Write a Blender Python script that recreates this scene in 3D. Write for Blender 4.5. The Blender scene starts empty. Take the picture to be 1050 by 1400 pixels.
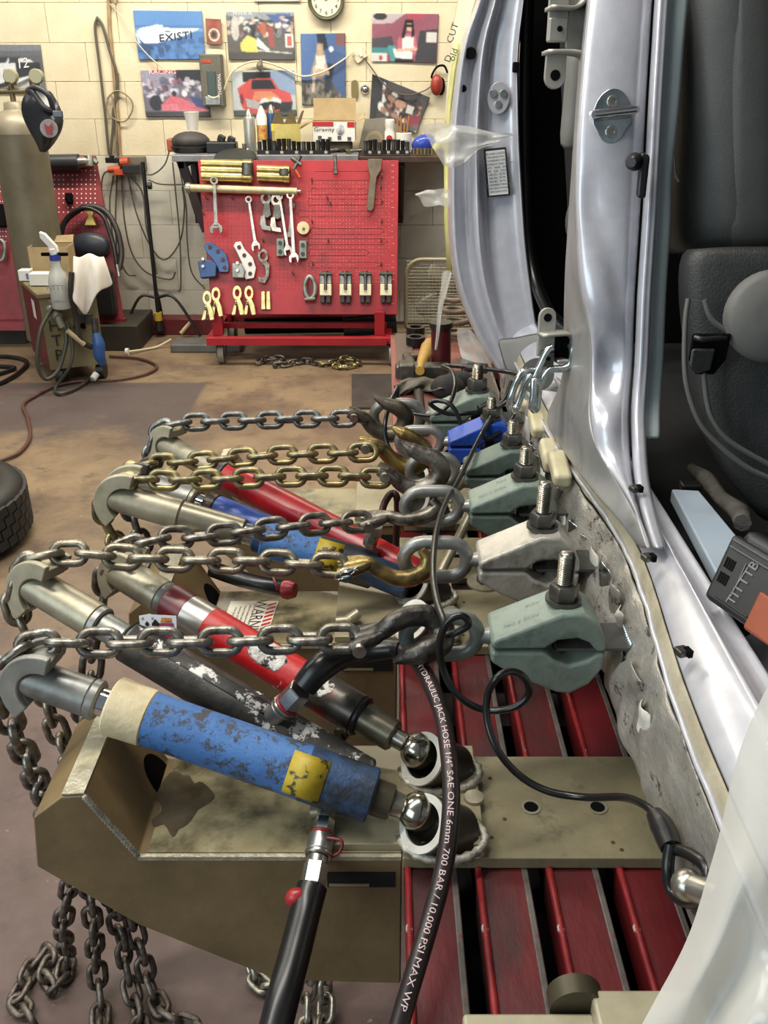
import bpy, math, random
import numpy as np
from mathutils import Vector, Matrix, noise
random.seed(7)
SC = bpy.context.scene
COL = SC.collection

# ------------------------------------------------------------------ camera
F, CX, CY, HC = 1250.0, 525.0, 700.0, 1.5
PIT = math.radians(26.0)
CP, SP = math.cos(PIT), math.sin(PIT)
cam = bpy.data.cameras.new('camera')
cam.sensor_fit = 'VERTICAL'; cam.sensor_height = 36.0
cam.lens = 36.0 * F / 1400.0
cam.clip_start = 0.02
cam_o = bpy.data.objects.new('camera', cam); COL.objects.link(cam_o)
cam_o.location = (0, 0, HC)
cam_o.rotation_euler = (math.pi / 2 - PIT, 0, 0)
SC.camera = cam_o

# ------------------------------------------------------------------ light
w = bpy.data.worlds.new('world'); SC.world = w; w.use_nodes = True
wn = w.node_tree.nodes; wn['Background'].inputs[0].default_value = (0.80, 0.90, 1.0, 1)
wn['Background'].inputs[1].default_value = 0.20

def area(name, loc, target, sx, sy, power, col):
    l = bpy.data.lights.new(name, 'AREA'); l.shape = 'RECTANGLE'; l.size = sx; l.size_y = sy
    l.energy = power; l.color = col
    o = bpy.data.objects.new(name, l); COL.objects.link(o); o.location = loc
    o.rotation_euler = (Vector(target) - Vector(loc)).to_track_quat('-Z', 'Y').to_euler()
    return o
area('ceiling_tube_light', (-1.3, 4.6, 3.15), (-1.3, 4.95, 0), 2.6, 0.16, 108, (1.0, 0.93, 0.78))
area('ceiling_tube_light', (0.9, 4.3, 3.15), (0.9, 4.6, 0), 2.4, 0.16, 52, (1.0, 0.93, 0.78))
area('ceiling_tube_light', (-0.9, 0.95, 2.95), (-0.2, 1.3, 0), 0.16, 2.4, 68, (1.0, 0.96, 0.88))
area('ceiling_tube_light', (-2.6, 2.2, 3.0), (-1.6, 2.2, 0), 0.16, 2.4, 40, (1.0, 0.95, 0.86))
area('garage_door_daylight', (-2.9, -1.3, 2.0), (0.3, 1.4, 0.9), 2.6, 2.2, 70, (0.78, 0.93, 1.0))
SC.view_settings.view_transform = 'Standard'
SC.view_settings.look = 'None'
SC.view_settings.gamma = 1.0
SC.view_settings.use_curve_mapping = False
SC.view_settings.exposure = 0.0

# ------------------------------------------------------------------ helpers
def ray(x, y):
    a = (x - CX) / F; b = (CY - y) / F
    return Vector((a, CP + b * SP, -SP + b * CP))
def P(x, y, Y=None, z=None, X=None):
    """world point that stands behind photograph point (x, y) at the given depth, height or side distance"""
    d = ray(x, y)
    if Y is not None: t = Y / d.y
    elif z is not None: t = (z - HC) / d.z
    else: t = X / d.x
    return Vector((d.x * t, d.y * t, HC + d.z * t))
def V(*a): return Vector(a)
def spline(pts, n=8, closed=False):
    pts = [Vector(p) for p in pts]; out = []
    m = len(pts); rng = m if closed else m - 1
    for i in range(rng):
        if closed:
            p0, p1, p2, p3 = pts[(i - 1) % m], pts[i], pts[(i + 1) % m], pts[(i + 2) % m]
        else:
            p1, p2 = pts[i], pts[i + 1]
            p0 = pts[i - 1] if i else p1 * 2 - p2
            p3 = pts[i + 2] if i + 2 < m else p2 * 2 - p1
        for k in range(n):
            t = k / n
            out.append(0.5 * ((2 * p1) + (p2 - p0) * t + (2 * p0 - 5 * p1 + 4 * p2 - p3) * t * t + (3 * p1 - p0 - 3 * p2 + p3) * t ** 3))
    if not closed: out.append(pts[-1])
    return out
def lerp_list(keys, n):
    """keys: values along a path -> n values"""
    out = []
    for i in range(n):
        u = i / max(1, n - 1) * (len(keys) - 1); k = min(int(u), len(keys) - 2)
        out.append(keys[k] + (keys[k + 1] - keys[k]) * (u - k))
    return out
def frame(d):
    d = d.normalized()
    u = Vector((0, 0, 1)) if abs(d.z) < 0.9 else Vector((0, 1, 0))
    a = u.cross(d).normalized(); b = d.cross(a).normalized()
    return a, b

class MB:
    def __init__(s): s.v = []; s.f = []; s.c = None
    def add(s, v, f):
        o = len(s.v); s.v += [Vector(p) for p in v]; s.f += [tuple(i + o for i in q) for q in f]; return s
    def box(s, c, sz, R=None):
        c = Vector(c); vs = []
        for x in (-.5, .5):
            for y in (-.5, .5):
                for z in (-.5, .5):
                    p = Vector((x * sz[0], y * sz[1], z * sz[2]))
                    if R is not None: p = R @ p
                    vs.append(c + p)
        return s.add(vs, [(0, 1, 3, 2), (4, 6, 7, 5), (0, 4, 5, 1), (2, 3, 7, 6), (0, 2, 6, 4), (1, 5, 7, 3)])
    def bb(s, x0, x1, y0, y1, z0, z1):
        return s.box(((x0 + x1) / 2, (y0 + y1) / 2, (z0 + z1) / 2), (x1 - x0, y1 - y0, z1 - z0))
    def tube(s, pts, r, n=8, closed=False, caps=True, flat=1.0):
        pts = [Vector(p) for p in pts]; m = len(pts)
        rs = r if isinstance(r, (list, tuple)) else [r] * m
        if len(rs) != m: rs = lerp_list(list(rs), m)
        vs = []; a = None
        for i in range(m):
            if closed: d = pts[(i + 1) % m] - pts[i - 1]
            else: d = pts[min(i + 1, m - 1)] - pts[max(i - 1, 0)]
            if d.length < 1e-9: d = Vector((0, 0, 1))
            d.normalize()
            if a is None: a, b = frame(d)
            else:
                a = (a - d * a.dot(d))
                if a.length < 1e-6: a, b = frame(d)
                a.normalize(); b = d.cross(a)
            for k in range(n):
                t = 2 * math.pi * k / n
                vs.append(pts[i] + (a * math.cos(t) * flat + b * math.sin(t)) * rs[i])
        fs = []
        for i in range(m if closed else m - 1):
            j = (i + 1) % m
            for k in range(n):
                k2 = (k + 1) % n
                fs.append((i * n + k, i * n + k2, j * n + k2, j * n + k))
        if caps and not closed:
            fs.append(tuple(range(n))[::-1]); fs.append(tuple((m - 1) * n + k for k in range(n)))
        return s.add(vs, fs)
    def lathe(s, p0, d, prof, n=24, caps=True):
        p0 = Vector(p0); d = Vector(d).normalized(); a, b = frame(d); vs = []; m = len(prof)
        for (t, r) in prof:
            for k in range(n):
                th = 2 * math.pi * k / n
                vs.append(p0 + d * t + (a * math.cos(th) + b * math.sin(th)) * max(r, 1e-5))
        fs = [(i * n + k, i * n + (k + 1) % n, (i + 1) * n + (k + 1) % n, (i + 1) * n + k) for i in range(m - 1) for k in range(n)]
        if caps:
            fs.append(tuple(range(n))[::-1]); fs.append(tuple((m - 1) * n + k for k in range(n)))
        return s.add(vs, fs)
    def cyl(s, p0, p1, r, n=16, r1=None):
        p0, p1 = Vector(p0), Vector(p1); L = (p1 - p0).length
        return s.lathe(p0, p1 - p0, [(0, r), (L, r if r1 is None else r1)], n)
    def prism(s, poly, O, A, B, N):
        """polygon of (a, b) in plane O + a*A + b*B, extruded by vector N"""
        O, A, B, N = Vector(O), Vector(A), Vector(B), Vector(N); m = len(poly)
        v = [O + A * p[0] + B * p[1] for p in poly]; v += [p + N for p in v]
        f = [tuple(range(m)), tuple(range(2 * m - 1, m - 1, -1))]
        f += [(i, i + m, (i + 1) % m + m, (i + 1) % m) for i in range(m)]
        return s.add(v, f)
    def ring(s, outer, inner, O, A, B, N):
        """plate with a hole: outer and inner loops of equal length"""
        O, A, B, N = Vector(O), Vector(A), Vector(B), Vector(N); m = len(outer)
        q = [O + A * p[0] + B * p[1] for p in outer] + [O + A * p[0] + B * p[1] for p in inner]
        v = q + [p + N for p in q]; f = []
        for i in range(m):
            j = (i + 1) % m
            f += [(i, j, m + j, m + i), (2 * m + i, 3 * m + i, 3 * m + j, 2 * m + j), (i, 2 * m + i, 2 * m + j, j), (m + i, m + j, 3 * m + j, 3 * m + i)]
        return s.add(v, f)
    def ball(s, c, r, sc=(1, 1, 1), n=16, m=10, R=None):
        c = Vector(c); vs = []; fs = []
        for i in range(m + 1):
            ph = math.pi * i / m
            for k in range(n):
                th = 2 * math.pi * k / n
                p = Vector((math.sin(ph) * math.cos(th) * sc[0], math.sin(ph) * math.sin(th) * sc[1], math.cos(ph) * sc[2])) * r
                if R is not None: p = R @ p
                vs.append(c + p)
        for i in range(m):
            for k in range(n):
                fs.append((i * n + k, (i + 1) * n + k, (i + 1) * n + (k + 1) % n, i * n + (k + 1) % n))
        return s.add(vs, fs)
    def loft(s, rows, closed=False):
        n = len(rows[0]); vs = [p for r in rows for p in r]
        fs = []
        for i in range(len(rows) - 1):
            for k in range(n if closed else n - 1):
                k2 = (k + 1) % n
                fs.append((i * n + k, i * n + k2, (i + 1) * n + k2, (i + 1) * n + k))
        return s.add(vs, fs)

WLOC = {}
def mesh_obj(name, mb, m, parent=None, smooth=None, bevel=0, solid=0, sub=0, kind=None, label=None, seg=2, solid_off=-1):
    o0 = WLOC.get(parent.name, Vector()) if parent is not None else Vector()
    me = bpy.data.meshes.new(name)
    me.from_pydata([tuple(p - o0) for p in mb.v], [], mb.f)
    me.validate(); 
    import bmesh
    bm = bmesh.new(); bm.from_mesh(me)
    bmesh.ops.remove_doubles(bm, verts=bm.verts, dist=1e-6)
    bmesh.ops.recalc_face_normals(bm, faces=bm.faces); bm.to_mesh(me); bm.free()
    for q in (m if isinstance(m, (list, tuple)) else [m]): me.materials.append(q)
    if smooth is not None:
        me.polygons.foreach_set('use_smooth', [True] * len(me.polygons))
        if smooth < 180: me.set_sharp_from_angle(angle=math.radians(smooth))
    o = bpy.data.objects.new(name, me); COL.objects.link(o)
    if parent is not None: o.parent = parent
    if solid:
        md = o.modifiers.new('solid', 'SOLIDIFY'); md.thickness = solid; md.offset = solid_off
    if bevel:
        md = o.modifiers.new('bevel', 'BEVEL'); md.width = bevel; md.segments = seg; md.limit_method = 'ANGLE'; md.angle_limit = math.radians(40)
        me.polygons.foreach_set('use_smooth', [True] * len(me.polygons))
        md.harden_normals = True
        if smooth is None: me.set_sharp_from_angle(angle=math.radians(35))
    if sub:
        md = o.modifiers.new('sub', 'SUBSURF'); md.levels = sub; md.render_levels = sub
    if kind: o['kind'] = kind
    if label: o['label'] = label
    if parent is None or True: WLOC[o.name] = o0.copy()
    return o
def thing(name, label, cat, loc, group=None):
    o = bpy.data.objects.new(name, None); COL.objects.link(o); o.empty_display_size = .05
    o.location = loc; WLOC[o.name] = Vector(loc)
    o['label'] = label; o['category'] = cat
    if group: o['group'] = group
    return o
def tag(o, label, cat, group=None):
    o['label'] = label; o['category'] = cat
    if group: o['group'] = group
    return o
def struct(o): o['kind'] = 'structure'; return o
def copy_tree(o, parent=None):
    c = o.copy(); COL.objects.link(c)
    if parent is not None: c.parent = parent
    for ch in list(o.children): copy_tree(ch, c)
    return c
def text_geo(body, size):
    cu = bpy.data.curves.new('t', 'FONT'); cu.body = body; cu.size = size; cu.align_x = 'CENTER'; cu.align_y = 'CENTER'
    cu.resolution_u = 2
    ob = bpy.data.objects.new('t', cu); COL.objects.link(ob)
    dg = bpy.context.evaluated_depsgraph_get(); me = ob.evaluated_get(dg).to_mesh()
    vs = [v.co.copy() for v in me.vertices]; fs = [tuple(p.vertices) for p in me.polygons]
    ob.evaluated_get(dg).to_mesh_clear()
    bpy.data.objects.remove(ob); bpy.data.curves.remove(cu)
    return vs, fs
def lettering(body, size, O, A, B, m, parent, name='lettering', sx=1.0):
    vs, fs = text_geo(body, size); mb = MB()
    O, A, B = Vector(O), Vector(A).normalized(), Vector(B).normalized()
    mb.add([O + A * p.x * sx + B * p.y for p in vs], fs)
    return mesh_obj(name, mb, m, parent)

# ------------------------------------------------------------------ materials
def lin(h):
    h = h.lstrip('#'); out = []
    for i in (0, 2, 4):
        c = int(h[i:i + 2], 16) / 255
        out.append(c / 12.92 if c <= .04045 else ((c + .055) / 1.055) ** 2.4)
    return tuple(out) + (1,)
MATS = {}
def mat(name, c1, c2=None, scale=12, rough=.5, metal=0, bump=0, bscale=None, c3=None, s3=5, t3=(.55, .6), coat=0, detail=6, t=(.35, .65), spec=.5, nr=.6, vary=False, stretch=None, rough2=None, trans=0, alpha=1):
    if name in MATS: return MATS[name]
    m = bpy.data.materials.new(name); m.use_nodes = True; nt = m.node_tree; N = nt.nodes; L = nt.links
    b = N['Principled BSDF']
    b.inputs['Roughness'].default_value = rough; b.inputs['Metallic'].default_value = metal
    b.inputs['Coat Weight'].default_value = coat; b.inputs['Specular IOR Level'].default_value = spec
    b.inputs['Coat Roughness'].default_value = .08
    if trans: b.inputs['Transmission Weight'].default_value = trans
    if alpha < 1: b.inputs['Alpha'].default_value = alpha
    tc = N.new('ShaderNodeTexCoord'); vec = tc.outputs['Object']
    if stretch:
        mp = N.new('ShaderNodeMapping'); mp.inputs['Scale'].default_value = stretch; L.new(vec, mp.inputs[0]); vec = mp.outputs[0]
    if vary:
        oi = N.new('ShaderNodeObjectInfo'); sm = N.new('ShaderNodeVectorMath'); sm.operation = 'MULTIPLY_ADD'; sm.inputs[1].default_value = (9, 9, 9); L.new(oi.outputs['Random'], sm.inputs[0]); L.new(vec, sm.inputs[2]); vec = sm.outputs[0]
    def nz(sc, lo, hi, d=detail):
        n = N.new('ShaderNodeTexNoise'); n.inputs['Scale'].default_value = sc; n.inputs['Detail'].default_value = d
        n.inputs['Roughness'].default_value = nr
        L.new(vec, n.inputs['Vector']); r = N.new('ShaderNodeMapRange')
        r.inputs['From Min'].default_value = lo; r.inputs['From Max'].default_value = hi
        L.new(n.outputs['Fac'], r.inputs['Value']); return n.outputs['Fac'], r.outputs[0]
    def mix(f, a, bb):
        x = N.new('ShaderNodeMix'); x.data_type = 'RGBA'; L.new(f, x.inputs['Factor'])
        for k, q in ((6, a), (7, bb)):
            if isinstance(q, tuple): x.inputs[k].default_value = q
            else: L.new(q, x.inputs[k])
        return x.outputs[2]
    if c2 is None: b.inputs['Base Color'].default_value = lin(c1)
    else:
        raw, f = nz(scale, *t); c = mix(f, lin(c1), lin(c2))
        if c3 is not None:
            raw3, f3 = nz(s3, *t3); c = mix(f3, c, lin(c3))
        L.new(c, b.inputs['Base Color'])
        if rough2 is not None:
            r = N.new('ShaderNodeMapRange'); r.inputs['To Min'].default_value = rough; r.inputs['To Max'].default_value = rough2
            L.new(f, r.inputs['Value']); L.new(r.outputs[0], b.inputs['Roughness'])
    if bump:
        n2, _ = nz(bscale or scale, 0, 1); bp = N.new('ShaderNodeBump'); bp.inputs['Strength'].default_value = min(1, bump); bp.inputs['Distance'].default_value = .004
        L.new(n2, bp.inputs['Height']); L.new(bp.outputs[0], b.inputs['Normal'])
    MATS[name] = m; return m
def emis_attr(name='printed_paper'):
    if name in MATS: return MATS[name]
    m = bpy.data.materials.new(name); m.use_nodes = True; N = m.node_tree.nodes; L = m.node_tree.links
    a = N.new('ShaderNodeAttribute'); a.attribute_name = 'Col'; L.new(a.outputs['Color'], N['Principled BSDF'].inputs['Base Color'])
    N['Principled BSDF'].inputs['Roughness'].default_value = .35
    MATS[name] = m; return m

CHAIN = mat('chain_steel', '#9a958c', '#6c675e', 60, rough=.34, metal=.85, bump=.25, bscale=140, c3='#5a4a38', s3=25, t3=(.58, .72))
CHAIN_DK = mat('chain_steel_dark', '#77766f', '#4e4d49', 60, rough=.38, metal=.85, bump=.25, bscale=140)
CHAIN_GOLD = mat('chain_zinc_gold', '#b0a074', '#857850', 50, rough=.35, metal=.85, bump=.2, bscale=140, c3='#6a6655', s3=18, t3=(.5, .65))
CHAIN_RUST = mat('chain_worn_brown', '#7d746a', '#4a4038', 40, rough=.45, metal=.75, bump=.4, bscale=120, c3='#8d867c', s3=22, t3=(.55, .7))
ZINC = mat('bright_zinc', '#d5dcdc', '#a9b2b2', 40, rough=.22, metal=1.0)
CHROME = mat('chrome', '#e8e8e6', rough=.08, metal=1)
STEEL = mat('machined_steel', '#b4b0a6', '#8b877d', 30, rough=.3, metal=.9, stretch=(1, 1, 1))
STEEL_DK = mat('dark_steel', '#6e6c66', '#4b4944', 30, rough=.4, metal=.8, bump=.2)
FORGED = mat('forged_steel', '#8f8980', '#4c4640', 45, rough=.36, metal=.85, bump=.4, bscale=110)
FORGED_GOLD = mat('forged_gold_zinc', '#a68d52', '#5e5138', 35, rough=.33, metal=.85, bump=.3, bscale=90)
TAN = mat('tan_tower_paint', '#85704d', '#705d3f', 9, rough=.42, bump=.15, bscale=90, c3='#5d543c', s3=14, t3=(.62, .8))
TAN_TOP = mat('tan_tower_paint_oily', '#a59a78', '#8e8362', 16, rough=.38, bump=.2, bscale=60, c3='#3a3424', s3=10, t3=(.5, .68), rough2=.25)
TAN_STEEL = mat('tan_zinc_steel', '#aaa38c', '#8a836f', 25, rough=.4, metal=.5, bump=.1)
GREY_STEEL = mat('grey_zinc_steel', '#9b9b96', '#74746f', 22, rough=.4, metal=.6, bump=.15, c3='#5c5b56', s3=12, t3=(.55, .7))
WELD = mat('weld_bead', '#cbc7b8', '#8d887a', 60, rough=.38, metal=.5, bump=.6, bscale=160)
BLUE = mat('chipped_blue_paint', '#4d80c0', '#3c6aa6', 20, rough=.4, bump=.6, bscale=60, c3='#3f4246', s3=42, t3=(.51, .555), detail=12, nr=.82)
BLUE_DK = mat('grimy_blue_paint', '#2d4a70', '#26303c', 30, rough=.5, bump=.5, bscale=60, c3='#20242a', s3=25, t3=(.5, .6))
RED_RAM = mat('chipped_red_paint', '#c3161a', '#a01014', 18, rough=.32, bump=.3, bscale=50, c3='#d6d2cc', s3=18, t3=(.6, .615), detail=12, nr=.75)
RED_RAM2 = mat('glossy_red_paint', '#a9151c', '#8d1016', 12, rough=.3, bump=.1, c3='#6a0e12', s3=25, t3=(.6, .7))
BLACK_RAM = mat('blackened_steel', '#54524f', '#2c2b29', 24, rough=.42, metal=.45, bump=.3, bscale=70)
CHIP = mat('black_white_chipped', '#262422', '#3a3835', 24, rough=.45, bump=.5, bscale=60, c3='#dcd9d2', s3=24, t3=(.53, .55), detail=12, nr=.75)
YELLOW_LAB = mat('yellow_label', '#b39a24', '#94801e', 30, rough=.5, c3='#3a3420', s3=60, t3=(.55, .6))
MASKING = mat('cream_tape', '#d8c9a4', '#c6b68f', 40, rough=.6, bump=.3, bscale=120)
BENCH_RED = mat('bench_red_paint_shaded', '#64171b', '#4e1317', 9, rough=.42, bump=.2, bscale=70, c3='#2f2624', s3=4.5, t3=(.47, .62), vary=True, stretch=(1, .35, 1))  # red darkened to carry the shade under the car; dark blotches are grime
BENCH_EDGE = mat('bench_worn_edge', '#6f6a64', '#4a4340', 20, rough=.45, metal=.4, c3='#7d2a28', s3=60, t3=(.6, .68))
BENCH_LIP = mat('bench_red_lip', '#8a2326', '#651619', 20, rough=.35, c3='#c2bcb4', s3=30, t3=(.62, .66))
GREEN = mat('green_clamp_paint', '#7e8a7f', '#6d7a70', 22, rough=.42, bump=.35, bscale=70, c3='#4c5a52', s3=16, t3=(.58, .72))
GREEN_DK = mat('dark_green_clamp_paint', '#5d6c63', '#4e5c54', 22, rough=.45, bump=.35, bscale=70, c3='#39443e', s3=16, t3=(.58, .72))
WHITE_CL = mat('bare_grey_clamp', '#bdb8ad', '#a19c92', 22, rough=.4, metal=.35, bump=.4, bscale=80, c3='#5f5b54', s3=14, t3=(.58, .7))
BLUE_CL = mat('blue_clamp_paint', '#2450b4', '#1b3f96', 20, rough=.35, bump=.2, c3='#1a2748', s3=18, t3=(.6, .7))
RUBBER = mat('black_rubber', '#141414', '#1d1c1b', 20, rough=.32)
HOSE = mat('brown_black_hose', '#2a1d1c', '#1f1817', 20, rough=.4, bump=.1)
WHITE = mat('white_print', '#e6dedb', rough=.5)
BLACK = mat('black_print', '#17161a', rough=.5)
BLACKP = mat('black_plastic', '#161616', '#1e1e1d', 30, rough=.4)
DARK = mat('matt_black', '#080808', rough=.8, spec=.1)
RED = mat('workshop_red_paint', '#aa1d27', '#981822', 10, rough=.42, bump=.1, c3='#80161d', s3=6, t3=(.58, .7))
RED_OLD = mat('faded_red_paint', '#8d3238', '#7a282e', 12, rough=.5)
BRASS = mat('gold_passivated', '#c2b077', '#9c8a52', 20, rough=.3, metal=.85)
CREAM = mat('cream_bar', '#cdbf97', '#b5a57b', 20, rough=.4, metal=.3)
BLUE_TOOL = mat('blue_tool_paint', '#43628d', '#33507c', 25, rough=.45, metal=.3)
TOOL = mat('tool_chrome', '#b9b8b4', '#8c8a84', 20, rough=.33, metal=.9)
CARD = mat('cardboard', '#b39b73', '#a28a62', 10, rough=.8)
WHITEP = mat('white_plastic', '#e3dfd6', rough=.5)
ORD = ['first', 'second', 'third', 'fourth', 'fifth', 'sixth', 'seventh', 'eighth', 'ninth']
# ------------------------------------------------------------------ setting: floor and back wall
YW = 5.85
def floor_mat():
    m = bpy.data.materials.new('painted_concrete_floor'); m.use_nodes = True; N = m.node_tree.nodes; L = m.node_tree.links
    b = N['Principled BSDF']; tc = N.new('ShaderNodeTexCoord')
    def nz(s, lo, hi, d=8):
        n = N.new('ShaderNodeTexNoise'); n.inputs['Scale'].default_value = s; n.inputs['Detail'].default_value = d; n.inputs['Roughness'].default_value = .65
        L.new(tc.outputs['Object'], n.inputs['Vector']); r = N.new('ShaderNodeMapRange'); r.inputs['From Min'].default_value = lo; r.inputs['From Max'].default_value = hi
        L.new(n.outputs['Fac'], r.inputs['Value']); return r.outputs[0]
    def mix(f, a, c):
        x = N.new('ShaderNodeMix'); x.data_type = 'RGBA'
        L.new(f, x.inputs['Factor'])
        for k, q in ((6, a), (7, c)):
            if isinstance(q, tuple): x.inputs[k].default_value = q
            else: L.new(q, x.inputs[k])
        return x.outputs[2]
    sep = N.new('ShaderNodeSeparateXYZ'); L.new(tc.outputs['Object'], sep.inputs[0])
    # bare tan concrete shows in bands across the far floor, red-brown paint is left near the rack
    c = mix(nz(1.1, .38, .62), lin('#6a5746'), lin('#907a5e'))
    red = mix(nz(5, .35, .7), lin('#6f5a54'), lin('#574641'))
    g = N.new('ShaderNodeMapRange'); g.inputs['From Min'].default_value = 2.75; g.inputs['From Max'].default_value = 1.9
    ad = N.new('ShaderNodeMath'); ad.operation = 'MULTIPLY_ADD'; L.new(nz(1.7, 0, 1), ad.inputs[0]); ad.inputs[1].default_value = 1.5; L.new(sep.outputs['Y'], ad.inputs[2])
    su = N.new('ShaderNodeMath'); su.operation = 'SUBTRACT'; L.new(ad.outputs[0], su.inputs[0]); su.inputs[1].default_value = .75
    L.new(su.outputs[0], g.inputs['Value'])
    c = mix(g.outputs[0], c, red)
    c = mix(nz(2.3, .5, .7), c, lin('#54423a'))
    c = mix(nz(9, .56, .76), c, lin('#463a33'))
    c = mix(nz(30, .66, .72), c, lin('#a8927c'))
    # old square of grey paint left of the trolley
    def step(o, v, w, inv=False):
        r = N.new('ShaderNodeMapRange'); r.inputs['From Min'].default_value = v - w; r.inputs['From Max'].default_value = v + w
        if inv: r.inputs['To Min'].default_value = 1; r.inputs['To Max'].default_value = 0
        L.new(o, r.inputs['Value']); return r.outputs[0]
    def mul(a, c):
        q = N.new('ShaderNodeMath'); q.operation = 'MULTIPLY'; L.new(a, q.inputs[0]); L.new(c, q.inputs[1]); return q.outputs[0]
    wob = N.new('ShaderNodeMath'); wob.operation = 'MULTIPLY_ADD'; L.new(nz(3.5, .2, .8), wob.inputs[0]); wob.inputs[1].default_value = .55; L.new(sep.outputs['Y'], wob.inputs[2])
    sq = mul(mul(step(sep.outputs['X'], -.935, .012, True), step(sep.outputs['Y'], 4.63, .012, True)), step(wob.outputs[0], 4.15, .12))
    sq = mul(sq, nz(4, .1, .35))
    c = mix(sq, c, lin('#564a46'))
    L.new(c, b.inputs['Base Color'])
    r = N.new('ShaderNodeMapRange'); r.inputs['To Min'].default_value = .38; r.inputs['To Max'].default_value = .7; L.new(nz(3, .3, .7), r.inputs['Value']); L.new(r.outputs[0], b.inputs['Roughness'])
    bp = N.new('ShaderNodeBump'); bp.inputs['Strength'].default_value = .35; bp.inputs['Distance'].default_value = .006
    L.new(nz(22, 0, 1), bp.inputs['Height']); L.new(bp.outputs[0], b.inputs['Normal'])
    return m
mb = MB(); mb.bb(-6, 6, -4, YW + .2, -.1, 0)
struct(mesh_obj('floor', mb, floor_mat()))

WALL = mat('cream_painted_block', '#ded2b4', '#d3c6a6', 5, rough=.7, bump=.5, bscale=45, c3='#bdae8c', s3=2.2, t3=(.6, .85))
WALL_LO = mat('grimy_white_block', '#d6d1c2', '#c8c2b0', 4, rough=.75, bump=.5, bscale=45, c3='#8d8674', s3=3, t3=(.56, .8))
MORT = mat('painted_mortar', '#d6caab', rough=.8)
mb = MB(); mb.bb(-6, 6, YW + .012, YW + .2, 0, 3.4)
wall = struct(mesh_obj('wall_back', mb, MORT))
bl = []
for wm in (WALL, WALL_LO):
    b_ = MB(); b_.bb(0, .3985, 0, .03, 0, .1985)
    bl.append(mesh_obj('block', b_, wm, wall, bevel=.002, seg=1))
blk_used = [False, False]
for r in range(13):
    for k in range(14):
        x = -3.1 + k * .4 + (.2 if r % 2 else 0); k_ = 1 if r < 5 else 0
        if not blk_used[k_]: o = bl[k_]; blk_used[k_] = True
        else: o = bl[k_].copy(); COL.objects.link(o)
        o.location = (x, YW - .012 + random.uniform(-.001, .001), .02 + r * .2)
b_ = MB()
for r in range(13, 17): b_.bb(-6, 6, YW - .012, YW + .02, .02 + r * .2, .215 + r * .2)
for r in range(13):
    b_.bb(-6, -3.105, YW - .012, YW + .02, .02 + r * .2, .215 + r * .2); b_.bb(2.71, 6, YW - .012, YW + .02, .02 + r * .2, .215 + r * .2)
mesh_obj('block_courses', b_, WALL, wall, kind='stuff')

# ------------------------------------------------------------------ posters
def hx(h): return np.array(lin(h)[:3])
class Pic:
    def __init__(s, nx, ny, bg):
        s.nx, s.ny = nx, ny; s.a = np.zeros((ny, nx, 3)); s.a[:] = hx(bg)
        yy, xx = np.mgrid[0:ny, 0:nx]; s.u = xx / (nx - 1); s.v = yy / (ny - 1)      # v runs down
    def put(s, m, c, k=1.0): s.a[m] = s.a[m] * (1 - k) + hx(c) * k; return s
    def rect(s, u0, v0, u1, v1, c, k=1.0): return s.put((s.u >= u0) & (s.u <= u1) & (s.v >= v0) & (s.v <= v1), c, k)
    def ell(s, cu, cv, ru, rv, c, k=1.0): return s.put(((s.u - cu) / ru) ** 2 + ((s.v - cv) / rv) ** 2 <= 1, c, k)
    def poly(s, pts, c, k=1.0):
        ins = np.zeros(s.u.shape, bool); n = len(pts)
        for i in range(n):
            (x0, y0), (x1, y1) = pts[i], pts[(i + 1) % n]
            cond = ((y0 > s.v) != (y1 > s.v)) & (s.u < (x1 - x0) * (s.v - y0) / ((y1 - y0) or 1e-9) + x0)
            ins ^= cond
        return s.put(ins, c, k)
    def line(s, u0, v0, u1, v1, w, c, k=1.0):
        d = np.array([u1 - u0, v1 - v0]); L2 = (d ** 2).sum() or 1e-9
        t = np.clip(((s.u - u0) * d[0] + (s.v - v0) * d[1]) / L2, 0, 1)
        return s.put(np.hypot(s.u - u0 - t * d[0], s.v - v0 - t * d[1]) < w, c, k)
    def specks(s, u0, v0, u1, v1, cols, n, r, seed=1):
        rg = random.Random(seed)
        for _ in range(n):
            s.ell(rg.uniform(u0, u1), rg.uniform(v0, v1), r * rg.uniform(.5, 1.4), r * rg.uniform(.6, 2.0), rg.choice(cols), .85)
        return s
    def grain(s, k, seed=3):
        rg = np.random.RandomState(seed); s.a = np.clip(s.a * (1 + k * rg.randn(s.ny, s.nx, 1)), 0, 1); return s
def soften(a):
    p = np.pad(a, ((1, 1), (1, 1), (0, 0)), 'edge'); return (p[:-2, 1:-1] + p[2:, 1:-1] + p[1:-1, :-2] + p[1:-1, 2:] + 2 * a) / 6
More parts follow.
